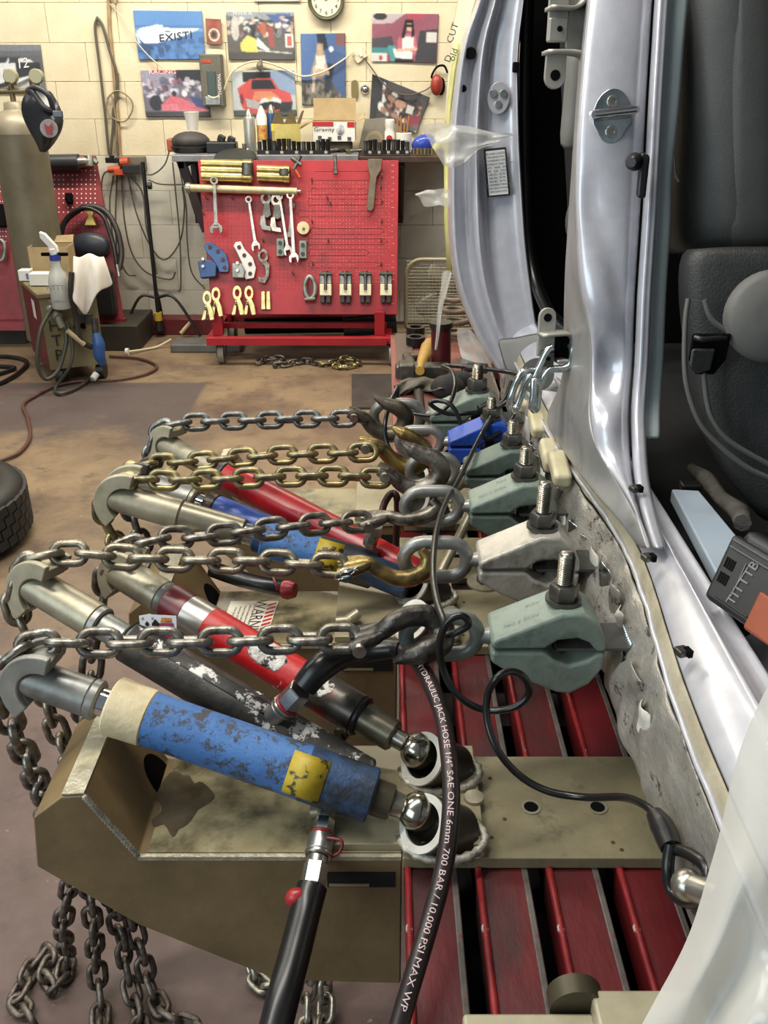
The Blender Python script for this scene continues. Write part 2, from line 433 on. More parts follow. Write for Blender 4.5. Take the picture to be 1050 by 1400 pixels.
def poster(name, label, corners, pic, Y=YW - .022, curl=.0, cat='poster'):
    """corners tl, tr, br, bl as points of the photograph, on the wall plane"""
    tl, tr, br, bl_ = [P(x, y, Y=Y) for x, y in corners]; nx, ny = pic.nx, pic.ny
    vs = []; 
    for j in range(ny):
        v = j / (ny - 1)
        for i in range(nx):
            u = i / (nx - 1)
            p = (tl * (1 - u) + tr * u) * (1 - v) + (bl_ * (1 - u) + br * u) * v
            p.y -= curl * (abs(u - .5) * 2) ** 4 * (abs(v - .5) * 2) ** 3 + .002 * math.sin(u * 5 + v * 3)
            vs.append(p)
    me = bpy.data.meshes.new(name)
    o0 = (tl + br) / 2
    fs = [(j * nx + i, j * nx + i + 1, (j + 1) * nx + i + 1, (j + 1) * nx + i) for j in range(ny - 1) for i in range(nx - 1)]
    me.from_pydata([tuple(p - o0) for p in vs], [], fs)
    at = me.color_attributes.new('Col', 'FLOAT_COLOR', 'POINT')
    c = np.ones((ny * nx, 4), np.float32); g_ = soften(pic.a); lum = g_.mean(2, keepdims=True); c[:, :3] = (g_ * .78 + lum * .16 + .02).reshape(-1, 3); at.data.foreach_set('color', c.ravel())
    me.materials.append(emis_attr()); me.polygons.foreach_set('use_smooth', [True] * len(me.polygons))
    o = bpy.data.objects.new(name, me); COL.objects.link(o); o.location = o0; WLOC[o.name] = o0
    md = o.modifiers.new('s', 'SOLIDIFY'); md.thickness = .0015
    return tag(o, label, cat, 'posters on the back wall' if cat == 'poster' else None)

# motor race car number 12
p = Pic(70, 70, '#55565a').rect(0, 0, 1, .2, '#74757c').rect(0, .12, 1, .22, '#5d5e66').rect(0, .74, 1, 1, '#6b6c62').poly([(.3, 1), (1, .6), (1, .68), (.45, 1)], '#b5b5ae')
p.poly([(0, .38), (.2, .3), (.5, .25), (.78, .3), (.95, .45), (.9, .58), (.5, .78), (0, .92)], '#d9dadc').poly([(0, .36), (.2, .26), (.42, .24), (.36, .36), (0, .42)], '#2e3240')
p.poly([(.42, .26), (.62, .26), (.56, .36), (.4, .38)], '#30343c').poly([(.52, .36), (.95, .36), (.95, .56), (.5, .7)], '#26262c').ell(.42, .68, .06, .12, '#1b1b1e').ell(.9, .5, .05, .1, '#1b1b1e').poly([(0, .85), (.45, .72), (.5, .78), (0, .95)], '#1d1e22').specks(0, .5, .4, .7, ['#f1f1f0', '#8c8f98', '#3a3b40'], 14, .03, 4).grain(.12)
o = poster('poster', 'poster of a white and black race car number 12 above the gas cylinder', [(-22, 61), (55, 61), (64, 128), (-14, 128)], p)
lettering('12', .075, P(31, 87, Y=YW - .026), V(1, 0, .12), V(.06, 0, 1), WHITE, o)
# blue speedboat
p = Pic(90, 64, '#2e6fb4').rect(0, 0, 1, .3, '#3f80c4').rect(0, .35, 1, .42, '#79a6cf', .5)
p.specks(0, .6, 1, 1, ['#2c62a0', '#3b7abf', '#1f4f8e'], 60, .045, 2).poly([(.02, .42), (.14, .34), (.3, .3), (.42, .29), (.4, .34), (.62, .36), (.95, .36), (.72, .5), (.3, .66), (.12, .66), (.05, .58)], '#e6ebee')
p.poly([(.06, .36), (.2, .33), (.34, .28), (.3, .36), (.1, .4)], '#f7f9fa').ell(.47, .42, .045, .02, '#4b5a66').poly([(.05, .65), (.2, .7), (.25, .78), (.1, .82)], '#153a6d').specks(.1, .7, .5, .85, ['#17406f'], 8, .04, 5).line(0, .45, .04, .65, .012, '#cfdce6').grain(.05)
o = poster('poster', 'blue poster of a white speedboat racing across the sea', [(182, 14), (276, 15), (281, 81), (190, 82)], p)
lettering('EXISTI', .052, P(240, 50, Y=YW - .026), V(1, 0, .10), V(0, 0, 1), mat('poster_navy', '#26324a', rough=.5), o, sx=1.35)
# pink dragster
p = Pic(84, 64, '#6e6a7c').rect(0, 0, .5, .5, '#8f8aa0').rect(.55, 0, 1, .3, '#1e1d26').specks(0, .2, 1, .6, ['#b6adbf', '#5a566c', '#d8d0d8', '#39364a', '#8c4a62'], 70, .045, 6).rect(0, .88, 1, 1, '#3f3d44').ell(.18, .7, .1, .17, '#2e2c38')
p.poly([(.3, .68), (.45, .52), (.62, .62), (.98, .84), (.98, .88), (.32, .86)], '#d2586a').rect(.26, .72, .52, .86, '#dd6a7c').poly([(.7, .55), (.95, .62), (1, .84), (.8, .78)], '#31417c').ell(.64, .5, .04, .06, '#e9e6e6').ell(.48, .5, .04, .06, '#2a2730').line(.5, .86, 1, .86, .012, '#e98a94').rect(.15, 0, .56, .07, '#b3273a').grain(.15)
o = poster('poster', 'poster of a pink dragster with a crowd, below the speedboat poster', [(192, 96), (279, 95), (288, 160), (200, 160)], p)
lettering('RACING', .03, P(222, 98.5, Y=YW - .026), V(1, 0, 0), V(0, 0, 1), WHITE, o, sx=1.4)
# crew poster
p = Pic(84, 64, '#5b574f').rect(0, 0, 1, .16, '#8f959b').poly([(.6, .06), (.95, .03), (1, .25), (.75, .28)], '#3b5d9c').specks(0, .12, 1, .5, ['#2c2b31', '#c0a48c', '#44506a', '#7c7f88', '#1f1e22', '#d8d2c8', '#8a3b30'], 110, .034, 8)
p.rect(0, .84, 1, 1, '#4a4844').ell(.54, .35, .05, .14, '#b75a36').poly([(.6, .3), (.68, .3), (.7, .72), (.62, .72)], '#a04038').poly([(.18, .66), (.3, .48), (.42, .56), (.44, .84), (.2, .82)], '#e6cf4e').poly([(.44, .52), (.62, .78), (.58, .82), (.42, .7)], '#dcd9d2').rect(.86, .46, .98, .74, '#e0d8cf').rect(.89, .5, .96, .7, '#c04f45').ell(.12, .35, .06, .25, '#c8c3bc', .8).line(.45, .8, .95, .86, .012, '#c8c5c0').grain(.14)
o = poster('poster', 'poster of a race crew around a yellow-nosed car', [(309, 16), (401, 16), (404, 82), (313, 82)], p)
lettering('N.H.R.A.', .022, P(332, 18.5, Y=YW - .026), V(1, 0, 0), V(0, 0, 1), WHITE, o, sx=1.4)
# red car
p = Pic(84, 64, '#b9bec0').poly([(.55, 0), (1, 0), (1, .55), (.7, .5)], '#8199bd').rect(.18, .03, .62, .25, '#16161a').rect(0, .86, 1, 1, '#4d5450').poly([(.08, .38), (.3, .18), (.64, .16), (.74, .4), (.92, .5), (.95, .75), (.88, .88), (.3, .95), (.14, .82)], '#cf3a34').poly([(.32, .2), (.62, .2), (.7, .4), (.3, .4)], '#1d1e24')
p.poly([(.35, .46), (.62, .46), (.75, .6), (.3, .66)], '#d88a58', .8).poly([(.2, .6), (.45, .7), (.4, .85), (.22, .8)], '#a7a6a4').ell(.6, .68, .17, .1, '#dcd8d6').ell(.6, .78, .19, .1, '#1c1a20').ell(.58, .6, .05, .04, '#d9a03c').ell(.6, .83, .05, .05, '#d98a3a').poly([(.75, .7), (.95, .68), (.92, .9), (.72, .92)], '#2b2a30').ell(.14, .62, .03, .12, '#7b211f').grain(.08)
poster('poster', 'poster of a red race car seen head-on, below the crew poster', [(316, 97), (402, 96), (406, 158), (320, 159)], p)
# jeans poster
p = Pic(56, 84, '#3c5f96').poly([(0, 0), (.6, 0), (.5, .3), (.2, .9), (0, .7)], '#3f69a6').poly([(.35, 0), (.55, 0), (.62, .25), (.4, .2)], '#1a2438').rect(0, .66, 1, 1, '#56514a').specks(0, .7, 1, 1, ['#7a746a', '#3a3630', '#8f887c'], 60, .04, 3)
p.poly([(.18, .6), (.36, .22), (.42, .12), (.52, .3), (.5, .66)], '#9c8c80').poly([(.55, .2), (1, .3), (.98, .95), (.7, .7)], '#34558c').poly([(.6, .4), (.75, .45), (.62, .85), (.5, .8)], '#232a38').ell(.42, .22, .06, .07, '#c9a890').poly([(.34, .3), (.54, .3), (.56, .5), (.32, .5)], '#ddd6cc').ell(.42, .54, .15, .05, '#c7a994').line(.3, .48, .26, .8, .03, '#d0b8a4').line(.55, .45, .6, .55, .03, '#c7a994').poly([(.36, .14), (.5, .14), (.52, .34), (.46, .3), (.38, .32), (.34, .3)], '#b99c6c', .7).rect(.8, 0, 1, .18, '#7d4a4a').ell(.68, .22, .05, .04, '#cfe0f2').grain(.1)
poster('poster', 'tall poster of a seated figure framed by blue jeans', [(411, 46), (472, 45), (473, 142), (413, 144)], p)
# pink shirt poster
p = Pic(84, 64, '#93495e').poly([(0, 0), (.5, 0), (.3, .2), (0, .22)], '#b9a6ac').ell(.12, .06, .1, .08, '#221f24').poly([(.5, 0), (.8, 0), (.78, .1), (.55, .14)], '#b03a56').poly([(0, .52), (.3, .46), (.36, .75), (0, .72)], '#474450').rect(0, .7, .34, .82, '#2f8a90').rect(0, .82, .24, 1, '#d6d3cf').ell(.14, .92, .03, .05, '#b83a34').poly([(.24, .66), (.36, .66), (.4, 1), (.3, 1)], '#3a9aa0').poly([(.72, .35), (1, .3), (1, 1), (.66, 1)], '#36333a').rect(.82, .38, .98, .58, '#cfc9c6')
p.poly([(.4, .5), (.5, .4), (.65, .42), (.7, .7), (.66, .86), (.38, .8)], '#c45f74').poly([(.47, .48), (.63, .46), (.64, .7), (.46, .72)], '#ecdfdc').poly([(.32, .72), (.62, .78), (.62, .96), (.36, .9)], '#e9e6e0').ell(.57, .26, .06, .1, '#d4a48e').poly([(.5, .12), (.62, .12), (.65, .45), (.6, .5), (.6, .2), (.53, .2), (.5, .5), (.44, .5)], '#1b1518').rect(.52, .22, .62, .27, '#171318').line(.4, .76, .66, .72, .03, '#dcae98').rect(.36, .93, .64, 1, '#1a181b').grain(.07)
poster('poster', 'poster of a person in sunglasses with folded arms on pink', [(509, 18), (600, 19), (597, 86), (508, 84)], p)
# leaning dark poster with cut corner
p = Pic(80, 64, '#4e4a4c').poly([(0, 0), (.3, 0), (.1, 1), (0, 1)], '#3a393e').line(.22, .1, .24, .5, .025, '#d9d8d4').ell(.2, .62, .06, .1, '#dddbd6').specks(.25, .25, .9, .8, ['#7a5448', '#b07e66', '#2a2326', '#d2cdc6', '#96483c', '#3d3638'], 70, .05, 12).ell(.55, .42, .1, .1, '#c28e76').rect(.68, .38, .8, .58, '#cac5bf').poly([(.7, .65), (1, .55), (.95, .85), (.75, .85)], '#8d2f42').rect(0, .9, 1, 1, '#39363a').grain(.14)
poster('poster', 'dark motor racing poster with a slanting corner, hung askew above the bench', [(509, 101), (588, 133), (569, 182), (505, 165)], p, curl=.02)
# plaque
p = Pic(28, 44, '#8a4a30').rect(.1, .12, .9, .28, '#a8402e').ell(.5, .62, .36, .25, '#d8cfb8').ell(.5, .62, .27, .19, '#8a5538').ell(.5, .62, .16, .11, '#3a3226').grain(.06)
poster('plaque', 'small red-brown wooden plaque with a round cream emblem', [(281, 25), (302, 26), (304, 61), (283, 61)], p, Y=YW - .03, cat='plaque')
# paper
p = Pic(10, 6, '#e9e4d8')
poster('paper_sheet', 'plain white sheet of paper taped above the crew poster', [(348, -12), (411, -12), (411, 2), (348, 3)], p, cat='paper')

# ------------------------------------------------------------------ clock
CLK = mat('clock_rim', '#55563d', '#494a33', 20, rough=.4)
c0 = P(446, 0, Y=YW - .02); t = thing('wall_clock', 'round wall clock with a dark olive rim and pale face', 'clock', c0)
R_ = (P(470, 0, Y=YW - .02) - c0).length * 1.04
mb = MB(); mb.lathe(c0 + V(0, 0, 0), (0, -1, 0), [(0, R_), (.03, R_), (.04, R_ * .94), (.034, R_ * .82), (.02, R_ * .79)], 48); mesh_obj('rim', mb, CLK, t, 60)
mb = MB(); mb.lathe(c0 + V(0, -.021, 0), (0, -1, 0), [(0, R_ * .8), (.002, R_ * .8)], 48); mesh_obj('clock_face', mb, mat('clock_paper', '#ded6bc', rough=.4), t)
for h in range(12):
    a = math.radians(90 - 30 * (h or 12)); lettering(str(h or 12), .03, c0 + V(math.cos(a) * R_ * .64, -.0245, math.sin(a) * R_ * .64), V(1, 0, 0), V(0, 0, 1), BLACK, t, 'numeral')
for a, l, w_ in ((60, .45, .006), (150, .62, .004)):
    a = math.radians(a); mb = MB(); d = V(math.cos(a), 0, math.sin(a)); mb.cyl(c0 + V(0, -.026, 0), c0 + V(0, -.026, 0) + d * R_ * l, w_, 6); mesh_obj('hand', mb, BLACK, t)

# ------------------------------------------------------------------ wall fittings and wires
def wire(name, label, pts, r, m, cat='cable', n=8, sp=8, group=None, smooth=60):
    mb = MB(); mb.tube(spline(pts, sp), r, n); o = mesh_obj(name, mb, m, None, smooth)
    return tag(o, label, cat, group)
def W(x, y, d=.03): return P(x, y, Y=YW - d)
WIRE_T = mat('tan_wire', '#8e7d60', rough=.5); WIRE_G = mat('grey_wire', '#5a5348', rough=.5); WIRE_W = mat('cream_wire', '#d5c9ac', rough=.5)
PIPE = mat('tan_conduit', '#a8906f', '#8c7453', 20, rough=.5)
mb = MB(); mb.tube([W(147, -40, .02), W(150, 40, .02), W(155, 90, .02), W(161, 160, .02), W(166, 245, .02)], .011, 10)
tag(mesh_obj('conduit_pipe', mb, PIPE, None, 60), 'thin tan conduit pipe running up the wall', 'pipe')
wire('extension_cord', 'grey extension cord hung in a long loop from a wall hook', [W(133, 24), W(130, 40), W(136, 90), W(143, 150), W(150, 212), W(156, 150), W(160, 105), W(150, 70), W(140, 35), W(132, 23)], .0075, WIRE_G)
wire('coiled_cord', 'thin cord looped in a circle beside the conduit', [W(146, 135, .035), W(160, 124, .035), W(178, 135, .035), W(181, 150, .035), W(170, 166, .035), W(152, 160, .035), W(146, 145, .035), W(152, 130, .035), W(159, 170, .035), W(157, 210, .035)], .0045, WIRE_T)
wire('drop_cord', 'pair of grey cords hanging straight down to the orange plugs', [W(161, 100, .03), W(161, 130, .03), W(154, 155, .03), W(160, 190, .03), W(161, 216, .04)], .006, WIRE_G)
wire('looped_wire', 'short cord tied in a knot at the top of the conduit', [W(150, -8, .05), W(158, 5, .05), W(160, -6, .05), W(150, -12, .05)], .006, WIRE_T)
wire('thin_wall_wire', 'thin grey wire drooping between the outlet and the speedboat poster', [W(150, 5), W(165, 22), W(185, 55, .04), (W(205, 78, .04)), W(222, 92, .04)], .003, WIRE_W)
# outlet with plugs
o0 = P(168, 224, Y=YW - .06); ORG = mat('orange_plastic', '#c2502a', '#a84020', 20, rough=.45)
t = thing('power_outlet', 'grey outlet box crowded with orange extension plugs', 'outlet', o0)
mb = MB(); mb.box(o0 + V(.05, .03, 0), (.16, .06, .08)); mesh_obj('outlet_box', mb, mat('grey_box', '#6d6458', rough=.5), t, bevel=.006)
mb = MB(); mb.cyl(P(148, 232, Y=YW - .08), P(165, 231, Y=YW - .08), .018); mb.cyl(P(165, 222, Y=YW - .09), P(176, 221, Y=YW - .09), .025); mb.box(P(165, 235, Y=YW - .09), (.07, .04, .03)); mesh_obj('plug', mb, ORG, t, 40)
mb = MB(); mb.cyl(P(153, 212, Y=YW - .08), P(153, 222, Y=YW - .08), .014); mb.box(P(180, 231, Y=YW - .1), (.1, .05, .05)); mb.box(P(155, 219, Y=YW - .07), (.09, .03, .03)); mesh_obj('black_plug', mb, BLACKP, t, bevel=.004)
for i, pts in enumerate(([(150, 232), (141, 240), (139, 262), (143, 300)], [(160, 238), (158, 300), (160, 360), (158, 420)], [(166, 240), (170, 300), (180, 345), (200, 372), (232, 382), (240, 372)], [(175, 240), (186, 290), (205, 335), (225, 355), (246, 330), (252, 285), (249, 255)], [(155, 240), (150, 280), (156, 330), (172, 372), (186, 377)], [(178, 240), (195, 265), (200, 310), (210, 350), (214, 375)])):
    wire('hanging_wire', ['orange plug lead curving down left of the outlet', 'grey lead hanging straight below the outlet', 'grey lead swagged right towards the tool trolley', 'thin lead looped up to the bench corner', 'thin lead drooping behind the tripod stand', 'thin lead hanging close by the tripod pole'][i],
         [W(x, y, .05) for x, y in pts], .005, WIRE_G, group=None)
for i, pts in enumerate(([(236, 222), (240, 262), (246, 330), (247, 392), (243, 398)], [(244, 222), (254, 280), (256, 330), (262, 372), (280, 395)], [(232, 205), (225, 225), (210, 238), (196, 238)], [(203, 246), (222, 252), (262, 252)])):
    wire('bench_wire', ['thin cord hanging from the left bench bracket', 'thin cord hanging beside the trolley edge', 'cord running from the bench corner down to the outlet', 'black cord running level from the outlet to the trolley'][i], [W(x, y, .06 + .02 * i) for x, y in pts], .0045, WIRE_G)
# gauge box
o0 = P(291, 110, Y=YW - .05); t = thing('wall_gauge_box', 'grey wall box with a dark oval window, between two posters', 'wall box', o0)
GB = mat('grey_gauge_case', '#6f6a5e', '#5f5a4f', 15, rough=.45, metal=.3)
mb = MB(); mb.box(o0, (.125, .09, .27)); mesh_obj('case', mb, GB, t, bevel=.006)
mb = MB(); mb.box(o0 + V(0, -.046, -.02), (.05, .006, .14)); mesh_obj('window', mb, mat('dark_window', '#3a443a', rough=.2), t, bevel=.02)
mb = MB(); mb.box(o0 + V(0, -.046, -.105), (.09, .008, .045)); mesh_obj('silver_plate', mb, STEEL, t, bevel=.004)
mb = MB(); mb.box(o0 + V(-.02, -.046, .1), (.05, .004, .018)); mesh_obj('red_badge', mb, ORG, t)
lettering('THERMAL', .026, o0 + V(.045, -.047, -.02), V(0, 0, 1), V(-1, 0, 0), WHITE, t)
wire('cream_extension_lead', 'cream cord looping between the gauge box and the light switch', [W(281, 128, .07), W(292, 134, .12), W(304, 126, .07), W(316, 100, .05), W(335, 87, .04), W(357, 84, .04), W(385, 92, .04), W(412, 104, .045), W(440, 99, .045), W(466, 84, .045), W(484, 71, .04)], .005, WIRE_W)
mb = MB(); mb.tube(spline([W(357, 82, .04), W(355, 90, .05), W(358, 96, .05)], 5), [.008, .02, .012], 10); tag(mesh_obj('pear_switch', mb, mat('smoky_grey', '#6c675c', rough=.4), None, 60), 'small grey pear switch hanging on the cream cord', 'switch')
o0 = P(492, 76, Y=YW - .02); t = thing('light_switch', 'tilted cream switch plate with a dangling cable', 'light switch', o0)
R_ = Matrix.Rotation(math.radians(-35), 3, 'Y'); mb = MB(); mb.box(o0, (.07, .016, .055), R_); mesh_obj('plate', mb, WIRE_W, t, bevel=.003)
mb = MB(); mb.box(o0 + V(.005, -.012, .005), (.012, .016, .02), R_); mesh_obj('toggle', mb, WHITEP, t)
wire('black_wall_wire', 'thin dark wire from the switch down behind the dark poster', [W(497, 79, .03), W(508, 93, .03), W(522, 112, .045), W(540, 126, .045), W(560, 130, .045), W(580, 124, .03), W(592, 116, .03)], .0035, WIRE_G)
mb = MB(); o0 = P(485, 122, Y=YW - .018); mb.prism([(.02 * math.cos(a) * (1), .02 * math.sin(a) + (.03 if math.sin(a) > 0 else -.03)) for a in np.linspace(0, 2 * math.pi, 20, endpoint=False)], o0, (1, 0, 0), (0, 0, 1), (0, -.008, 0)); tag(mesh_obj('bottle_opener', mb, mat('dull_brass', '#8d8058', rough=.4, metal=.5), None, bevel=.002), 'small dull brass bottle opener screwed to the wall', 'bottle opener')
mb = MB(); mb.lathe(P(499, 122, Y=YW - .013), (0, -1, 0), [(0, .026), (.01, .026), (.02, .018), (.03, .004)], 20); tag(mesh_obj('wall_dome', mb, CHROME, None, 60), 'shiny round metal knob on the wall beside the bottle opener', 'knob')
# ear defenders
o0 = P(597, 116, Y=YW - .06); t = thing('ear_defenders', 'red ear defenders with a dark headband hanging on the wall', 'ear defenders', o0)
mb = MB(); mb.ball(o0, .045, (.8, .7, 1.25)); mesh_obj('ear_cup', mb, mat('red_plastic', '#a03a2a', '#842c20', 20, rough=.4), t, 60)
mb = MB(); mb.tube(spline([P(596, 108, Y=YW - .06), P(590, 105, Y=YW - .06), P(597, 92, Y=YW - .05), P(607, 90, Y=YW - .05), P(612, 100, Y=YW - .05)], 6), .006); mesh_obj('headband', mb, DARK, t, 60)
mb = MB(); mb.ball(P(603, 118, Y=YW - .04), .04, (.6, .6, 1.2)); mesh_obj('ear_cushion', mb, DARK, t, 60)

# ------------------------------------------------------------------ wall bench
TOPG = mat('grey_bench_top', '#8c8c8e', '#7b7b7c', 14, rough=.4, metal=.3); WOOD = mat('dark_brown_wood', '#4a352a', '#38271f', 14, rough=.6)
zt = P(420, 212, Y=5.36).z
x0, x1 = P(234, 208, Y=5.36).x, P(596, 212, Y=5.36).x
t = thing('wall_bench', 'long grey-topped workbench against the wall behind the red tool trolley', 'workbench', V(x0, 5.36, 0))
mb = MB(); mb.bb(x0, P(490, 212, Y=5.36).x, 5.36, 5.82, zt - .035, zt); mesh_obj('top', mb, TOPG, t, bevel=.004)
mb = MB(); mb.bb(P(490, 212, Y=5.36).x, x1 + .25, 5.37, 5.82, zt - .04, zt - .008); mesh_obj('top_board', mb, WOOD, t, bevel=.004, label='dark brown wooden end of the bench top')
for xx, y_ in ((.62, 5.5), (.62, 5.76)):
    mb = MB(); mb.bb(xx - .022, xx + .022, y_ - .022, y_ + .022, 0, zt - .035); mesh_obj('leg', mb, mat('black_leg', '#1d1917', rough=.5), t)
mb = MB(); mb.prism([(0, 0), (.05, 0), (.16, -.38), (.11, -.38)], V(x0 + .01, 5.42, zt - .04), (1, 0, 0), (0, 0, 1), (0, .03, 0)); mesh_obj('bracket', mb, mat('dark_red_black', '#2b1614', rough=.5), t)
for bx in (x0 + .02, P(545, 240, Y=5.6).x):
    mb = MB(); mb.bb(bx, bx + .03, 5.76, 5.83, zt - .42, zt - .04); mb.bb(bx, bx + .03, 5.42, 5.8, zt - .075, zt - .04); mb.tube([V(bx + .015, 5.44, zt - .06), V(bx + .015, 5.8, zt - .40)], .018, 8); mesh_obj('wall_bracket', mb, mat('dark_red_black', '#2b1614', rough=.5), t)
ZT = zt
def B(x, Y): return V(P(x, 205, Y=Y).x, Y, ZT)       # spot on the bench top under photograph column x
# foam cup
b_ = B(268, 5.62) + V(0, 0, .07); mb = MB(); 
b0 = B(262, 5.55); t = thing('machine_guard', 'rounded dark grey tool bag at the left end of the bench', 'tool bag', b0)
mb = MB(); mb.ball(b0 + V(0, 0, .055), .055, (2.0, 1.6, 1.0)); mesh_obj('shell', mb, mat('dark_grey_cloth', '#3f3b38', '#2f2c2a', 14, rough=.6), t, 60)
mb = MB(); mb.lathe(b0, (0, 0, 1), [(0, .1), (.03, .115), (.035, .1)], 20); mesh_obj('base', mb, BLACKP, t, 60)
t.name = 'tool_bag'; WLOC[t.name] = b0
b0 = B(240, 5.6); mb = MB(); mb.box(b0 + V(-.01, 0, .035), (.06, .08, .07)); tag(mesh_obj('red_tin', mb, mat('brick_red', '#a1523c', rough=.5), None, bevel=.008), 'small brick-red tin at the far left of the bench', 'tin')
b0 = B(266, 5.6) + V(0, .0, .112); t = thing('foam_cup', 'white foam cup standing on the dark tool bag', 'cup', b0)
mb = MB(); mb.lathe(b0, (0, 0, 1), [(0, .028), (.09, .042), (.095, .044), (.095, .039), (.01, .026)], 24); mesh_obj('cup_body', mb, WHITEP, t, 40)
b0 = B(304, 5.5); t = thing('black_clamp', 'low black clip tool lying beside the tool bag', 'clamp', b0)
mb = MB(); mb.box(b0 + V(0, 0, .03), (.17, .09, .06)); mesh_obj('jaw', mb, BLACKP, t, bevel=.01)
mb = MB(); mb.box(b0 + V(.0, 0, .075), (.04, .05, .035), Matrix.Rotation(.4, 3, 'Y')); mb.box(b0 + V(.055, 0, .07), (.04, .05, .03), Matrix.Rotation(.4, 3, 'Y')); mesh_obj('grip', mb, BLACKP, t, bevel=.006)
b0 = B(327, 5.48); t = thing('air_nozzle', 'small silver hose fitting lying on the bench', 'fitting', b0)
mb = MB(); mb.cyl(b0 + V(-.04, 0, .015), b0 + V(.05, .02, .015), .01); mb.cyl(b0 + V(.03, 0, .0), b0 + V(.03, 0, .05), .012); mb.cyl(b0 + V(-.02, 0, .0), b0 + V(-.03, 0, .04), .009); mesh_obj('nozzle_body', mb, STEEL, t, 40)
def can(x, Y, lab, h, r, cb, cc, band=None):
    b0 = B(x, Y); t = thing('spray_can', lab, 'spray can', b0)
    mb = MB(); mb.lathe(b0, (0, 0, 1), [(0, r * .96), (.005, r), (h * .78, r), (h * .84, r * .8)], 24); mesh_obj('can_body', mb, cb, t, 40)
    mb = MB(); mb.lathe(b0, (0, 0, 1), [(h * .82, r * .82), (h * .92, r * .6), (h, r * .25), (h * 1.02, r * .2)], 20); mesh_obj('cap', mb, cc, t, 40)
    if band:
        mb = MB(); mb.lathe(b0, (0, 0, 1), [(h * .25, r * 1.01), (h * .6, r * 1.01)], 24, caps=False); mesh_obj('label_band', mb, band, t)
GCAN = mat('silver_can', '#b3b3aa', '#9c9c94', 12, rough=.35, metal=.6)
can(343, 5.55, 'plain silver spray can, leftmost of the cans on the bench', .22, .033, GCAN, STEEL)
can(360, 5.58, 'white spray can with a yellow and red label', .235, .03, WHITEP, mat('white_red', '#d9cfc8', rough=.4), mat('yellow_band', '#d4bf5a', '#b64a44', 30, rough=.5))
can(373, 5.62, 'dark blue spray can with a silver cap, behind the open carton', .24, .03, mat('navy_can', '#27406e', rough=.35), STEEL)
def open_box(name, lab, cen, sx, sy, sz, rot, m, flaps, cat='box', mf=None):
    t = thing(name, lab, cat, cen); R = Matrix.Rotation(rot, 3, 'Z'); mb = MB(); th = .004
    for (dx, dy, wx, wy) in ((-sx / 2, 0, th, sy), (sx / 2, 0, th, sy), (0, -sy / 2, sx, th), (0, sy / 2, sx, th)):
        mb.box(cen + R @ V(dx, dy, sz / 2), (wx, wy, sz), R)
    mb.box(cen + V(0, 0, th), (sx, sy, th), R); mesh_obj('carton', mb, m, t)
    for (pts) in flaps:
        mb = MB(); q = [cen + R @ Vector(p) for p in pts]; n = (q[1] - q[0]).cross(q[2] - q[0]).normalized() * th
        mb.add(q + [p + n for p in q], [(0, 1, 2, 3), (7, 6, 5, 4), (0, 4, 5, 1), (1, 5, 6, 2), (2, 6, 7, 3), (3, 7, 4, 0)]); mesh_obj('flap', mb, mf or m, t)
    return t
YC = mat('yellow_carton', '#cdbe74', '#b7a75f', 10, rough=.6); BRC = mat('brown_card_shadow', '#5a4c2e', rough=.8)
c0 = B(392, 5.5) + V(0, 0, .04)
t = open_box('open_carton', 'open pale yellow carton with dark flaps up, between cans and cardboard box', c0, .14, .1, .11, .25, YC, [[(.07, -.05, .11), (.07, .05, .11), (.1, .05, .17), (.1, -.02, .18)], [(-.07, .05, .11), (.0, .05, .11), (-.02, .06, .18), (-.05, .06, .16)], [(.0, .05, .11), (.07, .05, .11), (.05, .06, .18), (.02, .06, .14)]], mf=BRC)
mb = MB(); mb.box(c0 + V(-.05, -.055, .095), (.05, .004, .035), Matrix.Rotation(.25, 3, 'Z')); mesh_obj('label_print', mb, mat('bright_yellow', '#e0cc4a', rough=.5), t)
# printed cardboard box
c0 = B(458, 5.6) + V(0, 0, .06)
t = open_box('parts_box', 'white and red printed cardboard box with its brown lid standing open', c0, .235, .13, .1, 0, CARD, [[(-.12, .065, .1), (.12, .065, .1), (.12, .085, .215), (-.12, .085, .215)], [(-.118, -.06, .1), (-.118, .06, .1), (-.19, .05, .085), (-.19, -.05, .06)], [(.118, -.06, .1), (.118, .06, .1), (.17, .05, .14), (.17, -.05, .12)]])
mb = MB(); mb.box(c0 + V(0, -.069, .048), (.235, .004, .1)); mesh_obj('printed_front', mb, WHITEP, t)
mb = MB(); mb.box(c0 + V(-.06, -.0725, .088), (.115, .002, .022)); mb.box(c0 + V(.095, -.0725, .085), (.04, .002, .026)); mesh_obj('red_print', mb, mat('print_red', '#b5252c', rough=.5), t)
lettering('Gravity', .03, c0 + V(-.055, -.074, .06), V(1, 0, 0), V(0, 0, 1), BLACK, t, sx=1.3)
mb = MB(); mb.ball(c0 + V(.035, -.075, .06), .022, (1, .2, 1.2)); mesh_obj('printed_picture', mb, mat('print_grey', '#77777c', '#d8d8da', 40, rough=.5), t)
for i in range(4):
    mb = MB(); mb.box(c0 + V(-.08 + i * .055 + (i == 0) * -.0, -.0735, .018 - .006 * (i % 2)), (.02, .002, .018)); mesh_obj('printed_spot', mb, mat('print_dk', '#4d4d52', rough=.5), t)
mb = MB(); mb.box(c0 + V(0, 0, -.03), (.2, .12, .06)); tag(mesh_obj('brown_rag', mb, mat('dark_rag', '#4b4231', '#3a3326', 20, rough=.9, bump=1, bscale=30), None, bevel=.02), 'crumpled dark brown rag bundle under the printed box', 'rag')
